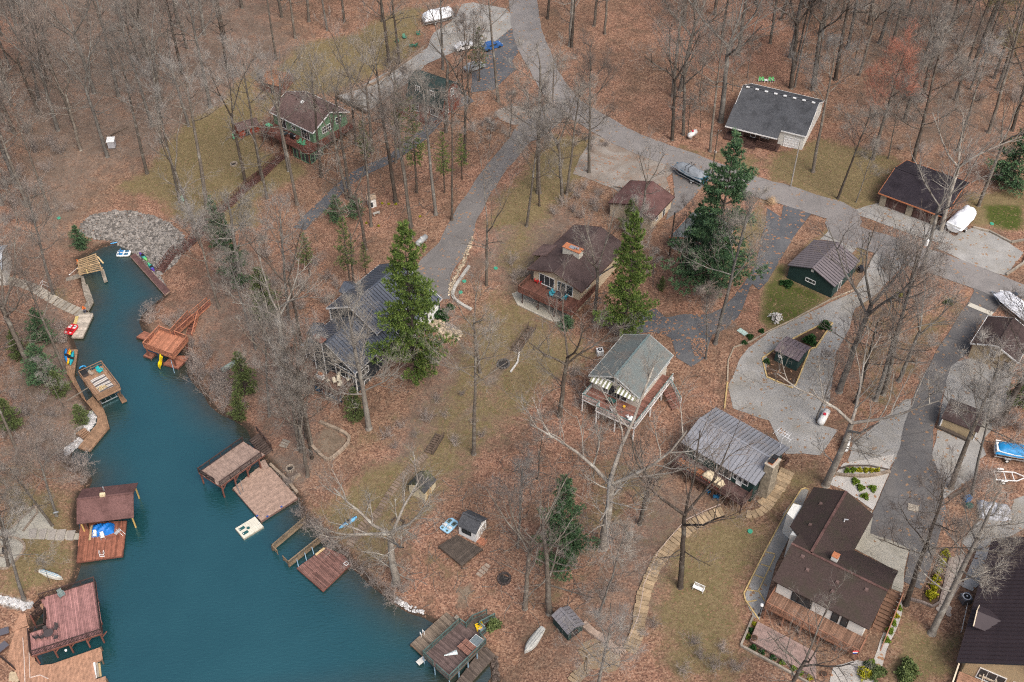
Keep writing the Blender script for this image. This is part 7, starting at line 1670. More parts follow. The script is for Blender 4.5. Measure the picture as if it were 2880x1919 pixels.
# stone walls and timber edging
def edging(n, pts, label, mat, w_=.2, h_=.24, seg=2.4, name='timber_edging', piece='timber', smooth=False, cat='edging', closed=False):
    l_ = GL(n, pts)
    if closed: l_ = l_ + [l_[0]]
    o3 = l_[0].copy(); t_ = thing(name, label, cat, o3); l2 = smooth_line(l_, 4) if smooth else [p.to_2d() for p in l_]
    for a, b_ in zip(l2, l2[1:]):
        L = (b_ - a).length; k_ = max(1, round(L / seg))
        for i in range(k_):
            p, q = a.lerp(b_, i / k_), a.lerp(b_, (i + 1) / k_ - .02 / max(L, .1)); j = random.uniform(-.02, .02)
            MB().beam((p.x - o3.x, p.y - o3.y, hgt(p.x, p.y) - o3.z + h_ * .35 + j), (q.x - o3.x, q.y - o3.y, hgt(q.x, q.y) - o3.z + h_ * .35 + j), w_ * random.uniform(.92, 1.08), h_).build(piece, mat, t_)
TIM = wood('edge_timber', (.33, .27, .2), island=.25); YTIM = wood('yellow_timber', (.50, .36, .16), island=.2); SAND = M('wall_sandstone', (.28, .22, .165), .95, .35, 3, island=.25)
edging(8, "660,405 430,500 180,635 0,720 -120,790 -235,830 -275,920 -280,1060", 'long timber edge between the garage lawn and the gravel drive', TIM)
edging(8, "-280,1070 -300,1250", 'yellow timber edge dropping to the grey metal roof', YTIM)
edging(8, "-10,1032 160,1108 190,1090 290,840 330,830 445,660 400,655 180,765 40,850 -40,905 -10,1032", 'timber frame round the small dark green shed bed', YTIM)
edging(17, "600,50 575,40 540,52 400,270 245,560 90,870 100,920 205,1075", 'bright timber edge round the gravel strip beside the L shaped house', YTIM, .16, .2)
edging(17, "335,575 270,710 205,850 255,935", 'inner timber line dividing the gravel strip', YTIM, .14, .18)
for i, (a, b_) in enumerate((("480,155", "535,180"), ("265,545", "335,560"), ("225,640", "290,660"), ("175,725", "245,750"), ("100,840", "205,855"), ("115,940", "190,925"))): edging(17, a + ' ' + b_, 'short cross timber in the gravel strip, ' + ('first', 'second', 'third', 'fourth', 'fifth', 'last')[i] + ' counting down from the back of the house', YTIM, .13, .17)
edging(17, "165,1050 65,1285 360,1445 600,1580", 'grey timber wall round the terrace bed', GREY_WOOD, .26, .4)
edging(26, "1030,770 1205,650 1240,560", 'grey timber wall on the right of the wide gravel pad', GREY_WOOD, .3, .5); edging(26, "700,290 860,330 1080,440 1250,410", 'rotting timber wall between the gravel pad and the lawn', GREY_WOOD, .3, .4)
edging(25, "290,400 640,560", 'weathered grey railway timber in front of the tan garden shed', DK_BR, .5, .5, 1.6); edging(25, "420,1180 610,1080", 'single dark log lying at the edge of the gravel yard', DK_BR, .28, .3, 5, piece='log', name='log_edging')
edging(12, "440,135 560,150 700,150 840,120", 'curved sandstone wall below the flower bed', SAND, .4, .45, .6, 'stone_wall', 'stone', True, 'wall'); edging(12, "490,100 560,80 700,80 840,108", 'dark timber along the top of the flower bed', DK_BR)
edging(18, "1130,30 1390,165 1240,345 1160,340 1060,240", 'low stone wall round the sunken patio on the bank', SAND, .45, .5, .7, 'stone_wall', 'stone', True, 'wall'); edging(18, "690,400 850,550 960,490", 'stone retaining edge behind the taupe dock', SAND, .4, .4, .7, 'stone_wall', 'stone', False, 'wall'); edging(18, "850,555 930,650", 'broken stones continuing the retaining edge', SAND, .4, .3, .7, 'stone_wall', 'stone', False, 'wall')
edging(6, "1470,270 1400,370 1365,430 1360,485 1420,535 1485,570", 'pale curved stone edge below the end of the navy house drive', M('pale_edge_stone', (.42, .40, .36), .9, .2, 3, island=.2), .5, .35, .75, 'stone_wall', 'stone', True, 'wall')
edging(27, "470,450 640,600 820,720 960,850 1070,910 1150,870", 'pinkish sandstone wall between the small shed and the patio', M('pink_sandstone', (.36, .27, .21), .95, .25, 3, island=.2), .9, .5, .9, 'stone_wall', 'stone', True, 'wall')
edging(9, "60,520 245,352 260,400 160,530", 'stone kerb of the flagstone path above the boathouse', SAND, .25, .2, .6, 'stone_edging', 'stone'); edging(9, "0,570 120,580 170,650 60,780 -20,780", 'stone kerb round the fire circle above the boathouse', SAND, .3, .25, .6, 'stone_edging', 'stone', True)
edging(21, "190,930 250,890 300,690 340,500", 'stone kerb along the strip of yellow shrubs', M('kerb_stone', (.20, .16, .14), .95, .3, island=.25), .25, .25, .7, 'stone_edging', 'stone'); edging(21, "0,870 100,895 190,935", 'stone kerb at the foot of the grey asphalt drive', M('kerb_stone', (.20, .16, .14), .95, .3, island=.25), .3, .4, .7, 'stone_edging', 'stone')
edging(2, "590,650 820,580 1080,395 1170,320", 'timber wall along the pale drive behind the green house', wood('drive_wall', (.24, .17, .12), island=.2), .4, .5); edging(2, "560,680 760,785", 'dark timber wall at the foot of the pale drive', DK_BR, .4, .8); edging(7, "-10,1000 40,930 50,860", 'row of small white stones along the lawn path', M('white_edge_stone', (.5, .48, .44), .9), .25, .25, .55, 'stone_edging', 'stone')
edging(14, "120,1285 440,1440 640,1470", 'pale stone kerb along the concrete patio of the tan house', M('patio_kerb', (.40, .37, .31), .9, .2, 3, island=.15), .3, .25, .8, 'stone_edging', 'stone'); edging(3, "700,1290 1110,1370", 'rusty timber line behind the beige garage', DK_BR, .2, .2)
edging(25, "790,1110 880,1100 1050,1120 1075,1170 1040,1200 830,1180", 'faded brick border of the oval bed beside the grey tarpaulin', M('faded_brick', (.26, .17, .13), .9, .25, island=.25), .25, .2, .6, 'stone_edging', 'stone', True)
# hexagon pavers that can be told apart at the lower end of the paved path
hx = thing('stepping_stones', 'hexagonal concrete stepping stones at the lower end of the paved path', 'stepping stones', G(21, 290, 940)); o3 = Vector(hx.location); HEX = MB().disc((0, 0, 0), .36, .08, 6).mesh('paver', M('hex_paver', (.33, .28, .24), .95, .2, 4, island=.15))
q = [p.to_2d() for p in GL(21, "350,700 440,760 430,640 460,540 360,540 310,720 250,900 300,930")]
xs = [p.x for p in q]; ys = [p.y for p in q]; rows = 0
for j in range(int((max(ys) - min(ys)) / .64) + 1):
    for i in range(int((max(xs) - min(xs)) / .74) + 1):
        x, y = min(xs) + (i + .5 * (j % 2)) * .74, min(ys) + j * .64
        if seg_dist(np.array([[x, y]]), q)[1][0]: o = link('paver', HEX, hx, (x - o3.x, y - o3.y, hgt(x, y) + .03 - o3.z)); o.rotation_euler.z = R(30)
for t_s in ("240,950", "320,965", "325,995", "265,935", "330,940"): x, y = parse(t_s)[0]; p = G(21, x, y); link('paver', HEX, hx, (p.x - o3.x, p.y - o3.y, .03 + p.z - o3.z))
# pampas grass, white low fence, ribs
k = MB(); a, b_ = G(21, 430, 1145), G(21, 480, 910); k.beam((0, 0, .5), tuple(b_ - a + Vector((0, 0, .5))), .05, .05)
t_ = thing('wire_fence', 'low white picket line along the eave of the brown metal roof', 'fence', a); k.build('rail', white(), t_)
for i in range(8): p = (b_ - a) * (i / 7); MB().box(p.x, p.y, .3 + hgt(a.x + p.x, a.y + p.y) - a.z, .05, .05, .6).build('picket', white(), t_)
# steel cover plates, stump, sign like odds and ends
k = MB(); k.box(0, 0, 0, 1.4, 1.1, .06); single('cover_plate', k, M('pale_plate', (.34, .30, .24), .9), 'pale square cover plate set in the grey asphalt drive', 'cover plate', G(12, 1000, 370) + Vector((0, 0, .12)), R(-20))
a, b_ = Pz(26, 650, 1055, 0), 0; g1, g2 = G(26, 655, 1060), G(26, 895, 1160); k = MB(); k.beam((0, 0, .1), tuple(g2 - g1 + Vector((0, 0, .1))), 1.0, .06); single('concrete_strip', k, M('drain_strip', (.46, .43, .36), .9, .1), 'pale concrete strip crossing the asphalt drive at the tan house', 'drain strip', g1)
k = MB(); k.box(0, 0, .06, .9, 1.6, .08); single('metal_sheet', k, M('mint_sheet', (.36, .47, .42), .5), 'pale mint sheet lying on the leaves by the gravel drive', 'metal sheet', G(7, 1588, 722), R(40))
for n, pa, pb, lab, r_ in ((4, (560, 85), (830, 100), 'long fallen trunk across the leaves in the upper right wood', .18), (1, (210, 1370), (430, 1280), 'thin fallen log in the undergrowth left of the rock slope', .12), (1, (760, 940), (880, 880), 'short fallen log near the white box blind', .16), (3, (490, 295), (600, 350), 'thin fallen limb on the open leaf slope', .07), (1, (100, 750), (210, 665), 'curved fallen log in the wood at the left', .14), (7, (1240, 1028), (1340, 1030), 'pale pole lying in the leaves right of the white railed deck', .06)):
    A_, B_ = G(n, *pa), G(n, *pb); k = MB(); k.tube([(A_.lerp(B_, s) - A_) + Vector((0, 0, r_ + .15 * math.sin(s * 6))) for s in (0, .3, .6, 1)], [r_, r_ * .9, r_ * .75, r_ * .5], 7); single('fallen_log', k, M('log_bark', (.11, .085, .065), .95, .35, 4), lab, 'log', A_)
k = MB(); k.tube([(0, 0, 0.1), (.9, .12, .1), (1.7, .45, .1)], .09, 6); single('pool_noodle', k, plastic('noodle_blue', (.02, .30, .62)), 'blue foam noodle washed up on the muddy head of the cove', 'pool noodle', G(23, 845, 38), R(10))
# ================================================================ trees
def bark(name, lo, hi, lich):
    m, t, b = base_mat(name); tc = nd(t, 'ShaderNodeTexCoord'); mp = nd(t, 'ShaderNodeMapping'); mp.inputs['Scale'].default_value = (1, 1, .22)
    t.links.new(tc.outputs['Object'], mp.inputs[0]); oi = nd(t, 'ShaderNodeObjectInfo')
    c = ramp(t, noise(t, mp.outputs[0], 6, 5, .7), [(.3, lo), (.7, hi)])
    c = mixc(t, ramp(t, noise(t, tc.outputs['Object'], .8, 5, .7), [(.5, (0, 0, 0)), (.66, (.75,) * 3)]), c, lich)
    c = mixc(t, 1.0, c, ramp(t, oi.outputs['Random'], [(0, (.72, .72, .72)), (1, (1.2, 1.18, 1.15))]), 'MULTIPLY')
    t.links.new(c, b.inputs['Base Color']); b.inputs['Roughness'].default_value = .95; b.inputs['Specular IOR Level'].default_value = .1
    bp = nd(t, 'ShaderNodeBump'); bp.inputs['Strength'].default_value = .6; bp.inputs['Distance'].default_value = .06
    t.links.new(noise(t, mp.outputs[0], 9, 3), bp.inputs['Height']); t.links.new(bp.outputs[0], b.inputs['Normal']); return m
BARK = bark('oak_bark', (.085, .072, .06), (.185, .16, .135), (.30, .29, .255)); TWIG = bark('grey_twigs', (.15, .132, .116), (.255, .23, .205), (.37, .355, .32)); PALEB = bark('pale_limbs', (.17, .15, .13), (.28, .258, .228), (.43, .42, .375)); BRUSH = bark('brush_stems', (.24, .20, .18), (.38, .335, .305), (.50, .46, .42)); PBARK = bark('pine_bark', (.06, .048, .04), (.11, .09, .075), (.14, .13, .11))
BARKS = [BARK, bark('grey_bark', (.10, .092, .082), (.205, .19, .172), (.33, .325, .295)), bark('dark_bark', (.055, .044, .036), (.115, .094, .078), (.19, .18, .155)), BARK]
TWIGS = [TWIG, bark('brown_twigs', (.125, .10, .086), (.215, .178, .155), (.30, .27, .24)), bark('pale_twigs', (.19, .175, .16), (.30, .28, .26), (.42, .41, .38)), TWIG]
BUD_R = bark('red_buds', (.22, .10, .075), (.38, .15, .10), (.42, .24, .18)); BUD_Y = bark('yellow_buds', (.19, .17, .075), (.32, .28, .12), (.36, .33, .2))
class TB:
    "fast twig collector: vertices and faces of thin tapered tubes"
    def __init__(s): s.v, s.f = [], []
    def stick(s, pts, r0, r1, n):
        k = len(s.v); m_ = len(pts)
        d = (pts[-1] - pts[0]).normalized(); a = d.orthogonal().normalized(); b_ = d.cross(a)
        for i, p in enumerate(pts):
            r = r0 + (r1 - r0) * i / (m_ - 1)
            for j in range(n):
                q = 6.2832 * j / n; s.v.append(tuple(p + a * (r * math.cos(q)) + b_ * (r * math.sin(q))))
        for i in range(m_ - 1):
            for j in range(n): s.f.append((k + i * n + j, k + i * n + (j + 1) % n, k + (i + 1) * n + (j + 1) % n, k + (i + 1) * n + j))
    def tip(s, p, q, r):
        k = len(s.v); d = (q - p).normalized(); a = d.orthogonal().normalized() * r; b_ = d.cross(a)
        s.v += [tuple(p + a), tuple(p - a * .5 + b_ * .87), tuple(p - a * .5 - b_ * .87), tuple(q)]; s.f += [(k, k + 1, k + 3), (k + 1, k + 2, k + 3), (k + 2, k, k + 3)]
    def mesh(s, name, mat, smooth=True):
        me = bpy.data.meshes.new(name); me.from_pydata(s.v, [], s.f); me.materials.append(mat)
        if smooth: me.polygons.foreach_set('use_smooth', [True] * len(s.f))
        return me
def rdir(d, ang, r, up=0.0):
    a = d.orthogonal().normalized(); q = r.uniform(0, 6.2832); ax = a * math.cos(q) + d.cross(a) * math.sin(q)
    v = d * math.cos(ang) + ax * math.sin(ang); v.z += up; return v.normalized()
def gen_tree(seed, H, first, spread, fork, limbs=11, twig=1.0, r0=.33, lean=.4, limbmat=None, dens=1.0):
    r = random.Random(seed); T, Cn = TB(), TB()
    top = H * (.9 if not fork else .55)
    pts = []; x = y = 0.0; dx, dy = r.uniform(-lean, lean) * .12, r.uniform(-lean, lean) * .12
    for i in range(9):
        pts.append(Vector((x, y, top * i / 8 - (.3 if i == 0 else 0)))); x += dx * top / 8 + r.uniform(-.11, .11); y += dy * top / 8 + r.uniform(-.11, .11)
    T.stick([pts[0], pts[0].lerp(pts[1], .25)], r0 * 1.65, r0 * 1.08, 9)
    for i in range(8): T.stick([pts[i].lerp(pts[i + 1], .0 if i else .2), pts[i + 1]], r0 * (1.08 - i * (.085 if not fork else .05)), r0 * (1.08 - (i + 1) * (.085 if not fork else .05)), 8)
    def grow(p, d, L, rad, lev, tb):
        seg = 4 if lev < 2 else 3; q = [p]; dd = d.copy()
        for i in range(seg):
            dd = (dd + Vector((r.uniform(-1, 1), r.uniform(-1, 1), r.uniform(-.6, .9) + (.18 if lev < 2 else .05))) * (.22 if lev < 2 else .3)).normalized(); q.append(q[-1] + dd * (L / seg))
        tb.stick(q, rad, rad * (.34 if lev < 3 else .45), 6 if lev == 0 else 5 if lev == 1 else 4 if lev == 2 else 3)
        if lev >= 3:
            for k in range(3):
                a = q[0].lerp(q[-1], r.uniform(.2, 1)); tl = r.uniform(.8, 1.5) * twig; e = a + rdir(dd, r.uniform(.35, .8), r, .1) * tl; Cn.tip(a, e, .014)
                a2 = a.lerp(e, .5)
                if k != 1: Cn.tip(a2, a2 + rdir((e - a).normalized(), .6, r, .1) * tl * .6, .0105)
            return
        n = [5, 5, 3][lev]
        n = max(3, int(n * dens + .5))
        for k in range(n):
            s = .22 + .78 * (k + r.random() * .8) / n; i = min(int(s * seg), seg - 1); a = q[i].lerp(q[i + 1], s * seg - i)
            d2 = rdir((q[i + 1] - q[i]).normalized(), r.uniform(.45, .95), r, .22)
            grow(a, d2, L * r.uniform(.38, .6) * (1.15 - .45 * s), rad * (.5 if lev else .46) * (1.05 - .4 * s), lev + 1, Cn if lev + 1 >= 2 else T)
    if fork:
        for k in range(fork):
            a = 6.28 * k / fork + r.uniform(-.4, .4); d = Vector((math.cos(a) * spread, math.sin(a) * spread, 1)).normalized()
            base = pts[-1 - (k % 2)]
            grow(base, d, H * r.uniform(.42, .52), r0 * .5, 0, T)
        for k in range(4): a = r.uniform(0, 6.28); i = r.uniform(first, .95); grow(pts[0].lerp(pts[-1], i), Vector((math.cos(a), math.sin(a), .25)).normalized(), H * r.uniform(.14, .24), .09, 1, T)
    else:
        for k in range(limbs):
            s = first + (1 - first) * (k + r.random() * .7) / limbs; i = min(int(s * 8), 7); a = k * 2.4 + r.uniform(-.5, .5); el = .35 + 1.0 * (s - first)
            d = Vector((math.cos(a) * spread, math.sin(a) * spread, el)).normalized()
            grow(pts[i].lerp(pts[i + 1], s * 8 - i), d, H * r.uniform(.22, .36) * (1.15 - .6 * (s - first) / (1 - first)), r0 * .36 * (1.15 - .6 * s), 0, T)
        grow(pts[-1], Vector((0, 0, 1)), H * .14, r0 * .3, 1, T)
    return T.mesh('trunk', limbmat or BARK), Cn.mesh('crown', TWIG if not limbmat else limbmat)
PROTO = []
for i, (H, first, spread, fork, limbs, r0, dens) in enumerate([(24, .42, .9, 0, 12, .30, 1.0), (26, .5, .8, 0, 11, .33, 1.0), (23, .38, .55, 3, 0, .34, 1.0), (25, .45, .9, 4, 0, .38, 1.0), (21, .52, .7, 0, 9, .22, .9), (27, .58, .75, 0, 10, .34, 1.0), (22, .5, .45, 2, 0, .28, 1.0), (24, .35, 1.1, 0, 13, .32, 1.0)]):
    PROTO.append((H, *gen_tree(100 + i, H, first, spread, fork, limbs, 1.0, r0, dens=dens)))
TALL = [(H, *gen_tree(400 + i, H, fi, sp, fk, li, 1.0, r0, dens=.85)) for i, (H, fi, sp, fk, li, r0) in enumerate([(26, .62, .6, 0, 9, .27), (24, .6, .5, 2, 0, .26), (27, .66, .7, 0, 9, .30), (25, .58, .45, 3, 0, .28)])]
SLIM = [(14, *gen_tree(200 + i, 14, .35, .6, 0, 8, .8, .11, .6, dens=.75)) for i in range(3)]
WIDE = [(19, *gen_tree(300, 19, .22, 1.25, 5, 0, 1.2, .48, limbmat=PALEB)), (23, *gen_tree(301, 23, .25, 1.2, 4, 0, 1.2, .42, limbmat=PALEB)), (24, *gen_tree(302, 24, .3, 1.1, 0, 13, 1.2, .45, limbmat=PALEB))]
DEAD = [(20, *gen_tree(310, 20, .3, 1.3, 0, 12, .5, .34, dens=.55))]
TREES = []
def tree(p, rz, sc, proto, note=None, lean=(0, 0), name='bare_tree', group=None, tint=None):
    H, tm, cm = proto
    t_ = bpy.data.objects.new(name, None); COL.objects.link(t_); t_.location = (p[0], p[1], hgt(p[0], p[1])); t_.rotation_euler = (lean[0], lean[1], rz); wd = rT.uniform(.8, 1.22); t_.scale = (sc * wd, sc * wd, sc)
    o1, o2 = link('trunk', tm, t_), link('crown', cm, t_)
    for o, ms in ((o1, BARKS), (o2, TWIGS)):
        if tm.materials[0] is BARK: sl_ = o.material_slots[0]; sl_.link = 'OBJECT'; sl_.material = rT.choice(ms)
    if tint: o2.material_slots[0].link = 'OBJECT'; o2.material_slots[0].material = tint
    TREES.append([t_, Vector((p[0], p[1])), note, H * sc, name, group]); return t_
rT = random.Random(11)
def rp(): return rT.choice(PROTO)
occupied = []
def put(n, t, kind=None, sc=(.9, 1.12), leanL=0.0, notes=None, tint=None):
    for i, (x, y) in enumerate(parse(t)):
        p = G(n, x, y); k = kind or PROTO; pr = rT.choice(k)
        tree(p, rT.uniform(0, 6.28), rT.uniform(*sc), pr, notes[i] if notes and i < len(notes) else None, (rT.uniform(-.05, .05), rT.uniform(-.05, .05) + leanL), tint=tint); occupied.append((p.x, p.y))
# trees whose foot shows in the survey
put(1, "740,1080 1015,1195 1110,985 1300,870 1430,1440 1240,1390 1345,1560 1690,1250 350,1480 270,690", TALL + PROTO[5:6], leanL=-.07)
put(1, "275,790 400,900 520,890 650,640 1100,690 1570,490 1290,335 1410,240 1050,870 1450,740 30,570 190,1420", leanL=-.04)
put(2, "365,150 140,410 270,265 285,1410 450,1220 225,1180 630,1370 655,1375 965,1390 795,1560 1070,1560 1240,1480 1350,1520 1310,910 1440,1110 1670,700 915,430 870,150 490,210 800,1060 690,1000 990,450 80,1370 40,1240", TALL, leanL=-.03)
put(2, "1605,1100 1745,945 560,1180 1530,600", SLIM, (.6, .9))
put(3, "395,320 410,325 565,180 640,235 245,130 1110,665 1160,625 1105,965 1180,930 1365,1045 1440,840 1560,380 350,1390 375,1340 530,1190 190,1420 100,1560 185,1330")
put(3, "1300,880 1210,950 1520,630 1620,540 1290,700", SLIM, (.45, .8))
put(3, "885,1570", [PROTO[2]], (.72, .74))
put(4, "15,300 160,610 185,600 305,620 325,600 210,110 695,170 765,300 850,340 480,1370 310,1185 985,1180 1290,690 1520,915 1450,1420 1300,1040"); put(4, "720,1100", PROTO[:1], (1.0, 1.05), tint=BUD_R); put(4, "1680,900 1580,620 1400,480", PROTO, (.8, .95), tint=BUD_Y)
put(4, "605,1395 825,1095 600,420", SLIM, (.9, 1.3)); put(4, "1190,1590", [WIDE[1]], (.95, 1))
put(5, "215,990 1510,555 130,800 370,470", sc=(.85, 1.05), leanL=-.03); put(5, "1660,420", [WIDE[2]], (.8, .85), leanL=-.2)
put(6, "780,1385", [WIDE[2]], (1.05, 1.06)); put(6, "310,800 300,1530 350,1450 380,1500 1500,1560 1075,70 1590,400", TALL, leanL=-.05); put(6, "1545,1000", [PROTO[2]], (.8, .82)); put(6, "205,990", [WIDE[1]], (.85, .9), leanL=-.15)
put(7, "1400,800", [PROTO[1]], (1.05, 1.06)); put(7, "1335,905 880,360", SLIM, (1.0, 1.2)); put(7, "565,650", [PROTO[3]], (.8, .82)); put(7, "970,410", SLIM, (.5, .55))
put(8, "740,1190 795,1150 490,1130 1600,1350", [PROTO[0], PROTO[3], PROTO[7]], (1.05, 1.22)); put(8, "600,1210 900,1060", PROTO, (.7, .8)); put(8, "330,1330", SLIM, (.9, 1)); put(8, "1060,310", [PROTO[3]], (.95, .96)); put(8, "1450,1080", SLIM, (.5, .6))
put(10, "965,880", [WIDE[0]], (1.0, 1.01)); put(18, "1020,500 970,280 1060,340", sc=(.8, .9), leanL=-.1)
put(11, "90,1060"); put(11, "630,640", [WIDE[1]], (1.22, 1.23)); put(11, "260,1090", DEAD, (1.05, 1.06)); put(11, "1160,910", [PROTO[3]], (1.0, 1.02)); put(11, "40,640 880,480", PROTO, (.75, .85)); put(7, "330,1300", [PROTO[3]], (.8, .85)); put(11, "590,1110", SLIM, (1.2, 1.25), leanL=.2); put(11, "575,1680", [PROTO[7]], (.72, .74))
put(12, "400,210", [WIDE[1]], (1.05, 1.06)); put(12, "1130,1230", [WIDE[2]], (.95, .96), leanL=.1); put(12, "950,1030 1260,230 1400,290", leanL=.05); put(12, "100,1720", [PROTO[3]], (.72, .74))
put(9, "360,490 390,420 165,990 60,770", sc=(.6, .8), leanL=-.15); put(9, "340,880", SLIM, (.35, .4))
# the woods: scattered trunks between the ones above
def wood_fill(n, t, count, kinds, sc, gap, leanL=0.0, name_group=None):
    q = [p.to_2d() for p in GL(n, t)]; xs = [p.x for p in q]; ys = [p.y for p in q]; c_ = 0; tr = 0
    while c_ < count and tr < count * 60:
        tr += 1; x, y = rT.uniform(min(xs), max(xs)), rT.uniform(min(ys), max(ys))
        if not seg_dist(np.array([[x, y]]), q)[1][0]: continue
        if any((x - a) ** 2 + (y - b_) ** 2 < gap ** 2 for a, b_ in occupied): continue
        tree((x, y), rT.uniform(0, 6.28), rT.uniform(*sc), rT.choice(kinds), None, (rT.uniform(-.06, .06), rT.uniform(-.06, .06) + leanL)); occupied.append((x, y)); c_ += 1
wood_fill(1, "-500,-250 1700,-300 1764,0 1500,500 1250,850 900,1180 700,1200 600,1300 560,1568 0,1568 -500,1300", 54, PROTO + TALL + SLIM[:2], (.8, 1.1), 4.2, -.04)
wood_fill(2, "0,-300 900,-300 800,100 560,250 300,250 60,450 0,600", 9, TALL, (.85, 1.1), 4.5)
wood_fill(2, "950,-250 1500,-250 1420,0 1180,60 950,60", 5, PROTO, (.85, 1.0), 5)
wood_fill(2, "940,560 1030,480 1400,400 1500,680 1560,1000 1400,1300 1300,1500 900,1500 560,1480 860,1000", 3, PROTO, (.8, 1.0), 4.5)
wood_fill(4, "0,-300 1764,-300 2200,0 2200,900 1764,900 1500,850 1000,900 420,560 200,640 100,500 0,300", 46, PROTO + TALL + SLIM[:1], (.8, 1.08), 4.5)
wood_fill(3, "1000,-300 1764,-300 1764,380 1600,400 1300,350 1060,250", 11, PROTO, (.85, 1.1), 5.0)
wood_fill(3, "150,-300 1000,-300 900,30 250,60", 7, PROTO, (.85, 1.05), 6.0)
wood_fill(5, "-300,430 200,600 380,700 450,850 470,1100 500,1300 380,1568 -300,1568", 10, PROTO + SLIM, (.6, .95), 4.5, -.05)
wood_fill(6, "0,0 900,0 800,380 480,600 330,700 200,900 0,1000 -250,900 -250,300", 4, TALL + SLIM, (.7, 1.0), 4.5, -.05)
wood_fill(6, "0,1000 260,1080 420,1330 380,1480 120,1500 -80,1350", 2, SLIM + PROTO[4:5], (.8, 1.1), 3.5, -.1)
wood_fill(7, "900,230 1150,260 1250,560 980,560", 2, SLIM, (.7, .9), 4)
wood_fill(11, "50,100 600,50 560,600 520,900 300,950 50,900", 3, SLIM + PROTO[:2], (.8, .9), 5)
def needle_mat(name, a, b_, c_):
    m, t, bs = base_mat(name); g = nd(t, 'ShaderNodeNewGeometry'); tc = nd(t, 'ShaderNodeTexCoord'); oi = nd(t, 'ShaderNodeObjectInfo')
    f = maths(t, 'ADD', maths(t, 'MULTIPLY', g.outputs['Random Per Island'], .55), maths(t, 'MULTIPLY', noise(t, tc.outputs['Object'], .55, 4, .6), .5))
    c = ramp(t, f, [(.2, a), (.5, b_), (.85, c_)]); t.links.new(c, bs.inputs['Base Color']); bs.inputs['Roughness'].default_value = .7; bs.inputs['Specular IOR Level'].default_value = .2
    bs.inputs['Subsurface Weight'].default_value = 0; return m
N_BLUE = needle_mat('blue_green_needles', (.028, .062, .036), (.074, .142, .07), (.14, .225, .10)); N_YEL = needle_mat('yellow_green_needles', (.035, .066, .02), (.10, .158, .04), (.21, .27, .06)); N_OLIVE = needle_mat('olive_needles', (.045, .065, .024), (.10, .135, .045), (.17, .20, .075)); N_DARK = needle_mat('dark_green_leaves', (.012, .035, .012), (.025, .07, .02), (.05, .12, .03)); L_YEL = needle_mat('yellow_shrub_leaves', (.12, .12, .008), (.28, .27, .015), (.46, .42, .03)); L_BRIGHT = needle_mat('bright_green_leaves', (.05, .09, .01), (.13, .2, .02), (.22, .30, .05))
def gen_pine(seed, H, base, Rm, mat, whorls, per, tuft, dens, cone=.85, tl=.42, thin=0):
    r = random.Random(seed); T, N = TB(), TB()
    T.stick([Vector((0, 0, -.3)), Vector((.05, 0, H * .5)), Vector((0, .05, H * .97))], H * .0125, .03, 7)
    for w_ in range(whorls):
        s = (w_ + r.random() * .5) / whorls; z = H * (base + (1 - base) * s)
        prof = (1 - s) ** cone * min(1, .45 + s * 3.2) + .045
        for k in range(per):
            if r.random() < thin: continue
            a = r.uniform(0, 6.28); L = Rm * prof * r.uniform(.5, 1.2) * (1 + .22 * math.sin(a * 2 + seed + w_ * .9)); el = -.18 + .75 * s + r.uniform(-.12, .15)
            d = Vector((math.cos(a), math.sin(a), el)).normalized(); p0 = Vector((0, 0, z)); mid = p0 + d * L * .55; e = p0 + d * L + Vector((0, 0, L * .10))
            T.stick([p0, mid, e], .02 + .012 * L, .012, 4)
            nt_ = max(3, int(L * dens))
            for q in range(nt_):
                u = .28 + .72 * (q + r.random()) / nt_; b_ = (p0.lerp(mid, u / .55) if u < .55 else mid.lerp(e, (u - .55) / .45))
                sd = Vector((-d.y, d.x, 0)) * r.uniform(-1, 1) * L * .26 * (1.15 - u * .6); c_ = b_ + sd + Vector((0, 0, r.uniform(-.05, .16)))
                dd = (d + sd.normalized() * .7 + Vector((0, 0, .35))).normalized()
                for j in range(tuft):
                    v = rdir(dd, r.uniform(.2, 1.15), r, .15) * tl * r.uniform(.6, 1.2); wv_ = v.cross(Vector((r.uniform(-1, 1), r.uniform(-1, 1), r.uniform(-1, 1)))).normalized() * tl * .12
                    i0 = len(N.v); N.v += [tuple(c_ - wv_ * .5), tuple(c_ + wv_ * .5), tuple(c_ + v * .7 + wv_), tuple(c_ + v)]; N.f += [(i0, i0 + 1, i0 + 2, i0 + 3)]
    return H, T.mesh('trunk', PBARK), N.mesh('crown', mat, False)
PINE_B = gen_pine(1, 25, .1, 6.2, N_BLUE, 22, 8, 13, 9.0, .8, .44, .06); PINE_Y = gen_pine(2, 23, .12, 5.8, N_YEL, 22, 8, 13, 9.0, .8, .44, .06); PINE_S = gen_pine(3, 15, .3, 2.6, N_OLIVE, 18, 5, 7, 4.5, thin=.2); CEDAR = gen_pine(4, 9, .05, 2.3, N_OLIVE, 16, 8, 8, 5.0, .7); CEDAR_D = gen_pine(5, 10, .03, 3.0, N_BLUE, 18, 9, 8, 5.0, .75); PINE_T = gen_pine(6, 22, .32, 3.4, N_YEL, 22, 5, 7, 4.2, .8, thin=.2)
def ever(n, x, y, H, proto, label, name='pine_tree', wide=1.0, group=None):
    p = G(n, x, y); sc = H / proto[0]
    t_ = thing(name, label, name.replace('_', ' '), p, rT.uniform(0, 6.28), group); t_.scale = (sc * wide, sc * wide, sc); link('trunk', proto[1], t_); link('crown', proto[2], t_); occupied.append((p.x, p.y)); return t_
ever(7, 1360, 480, 31, PINE_B, 'tallest blue green pine beside the lane, its top level with the covered speedboat', wide=.95)
ever(7, 1250, 330, 15, PINE_B, 'second blue green pine standing close behind the tallest pine', wide=1.1)
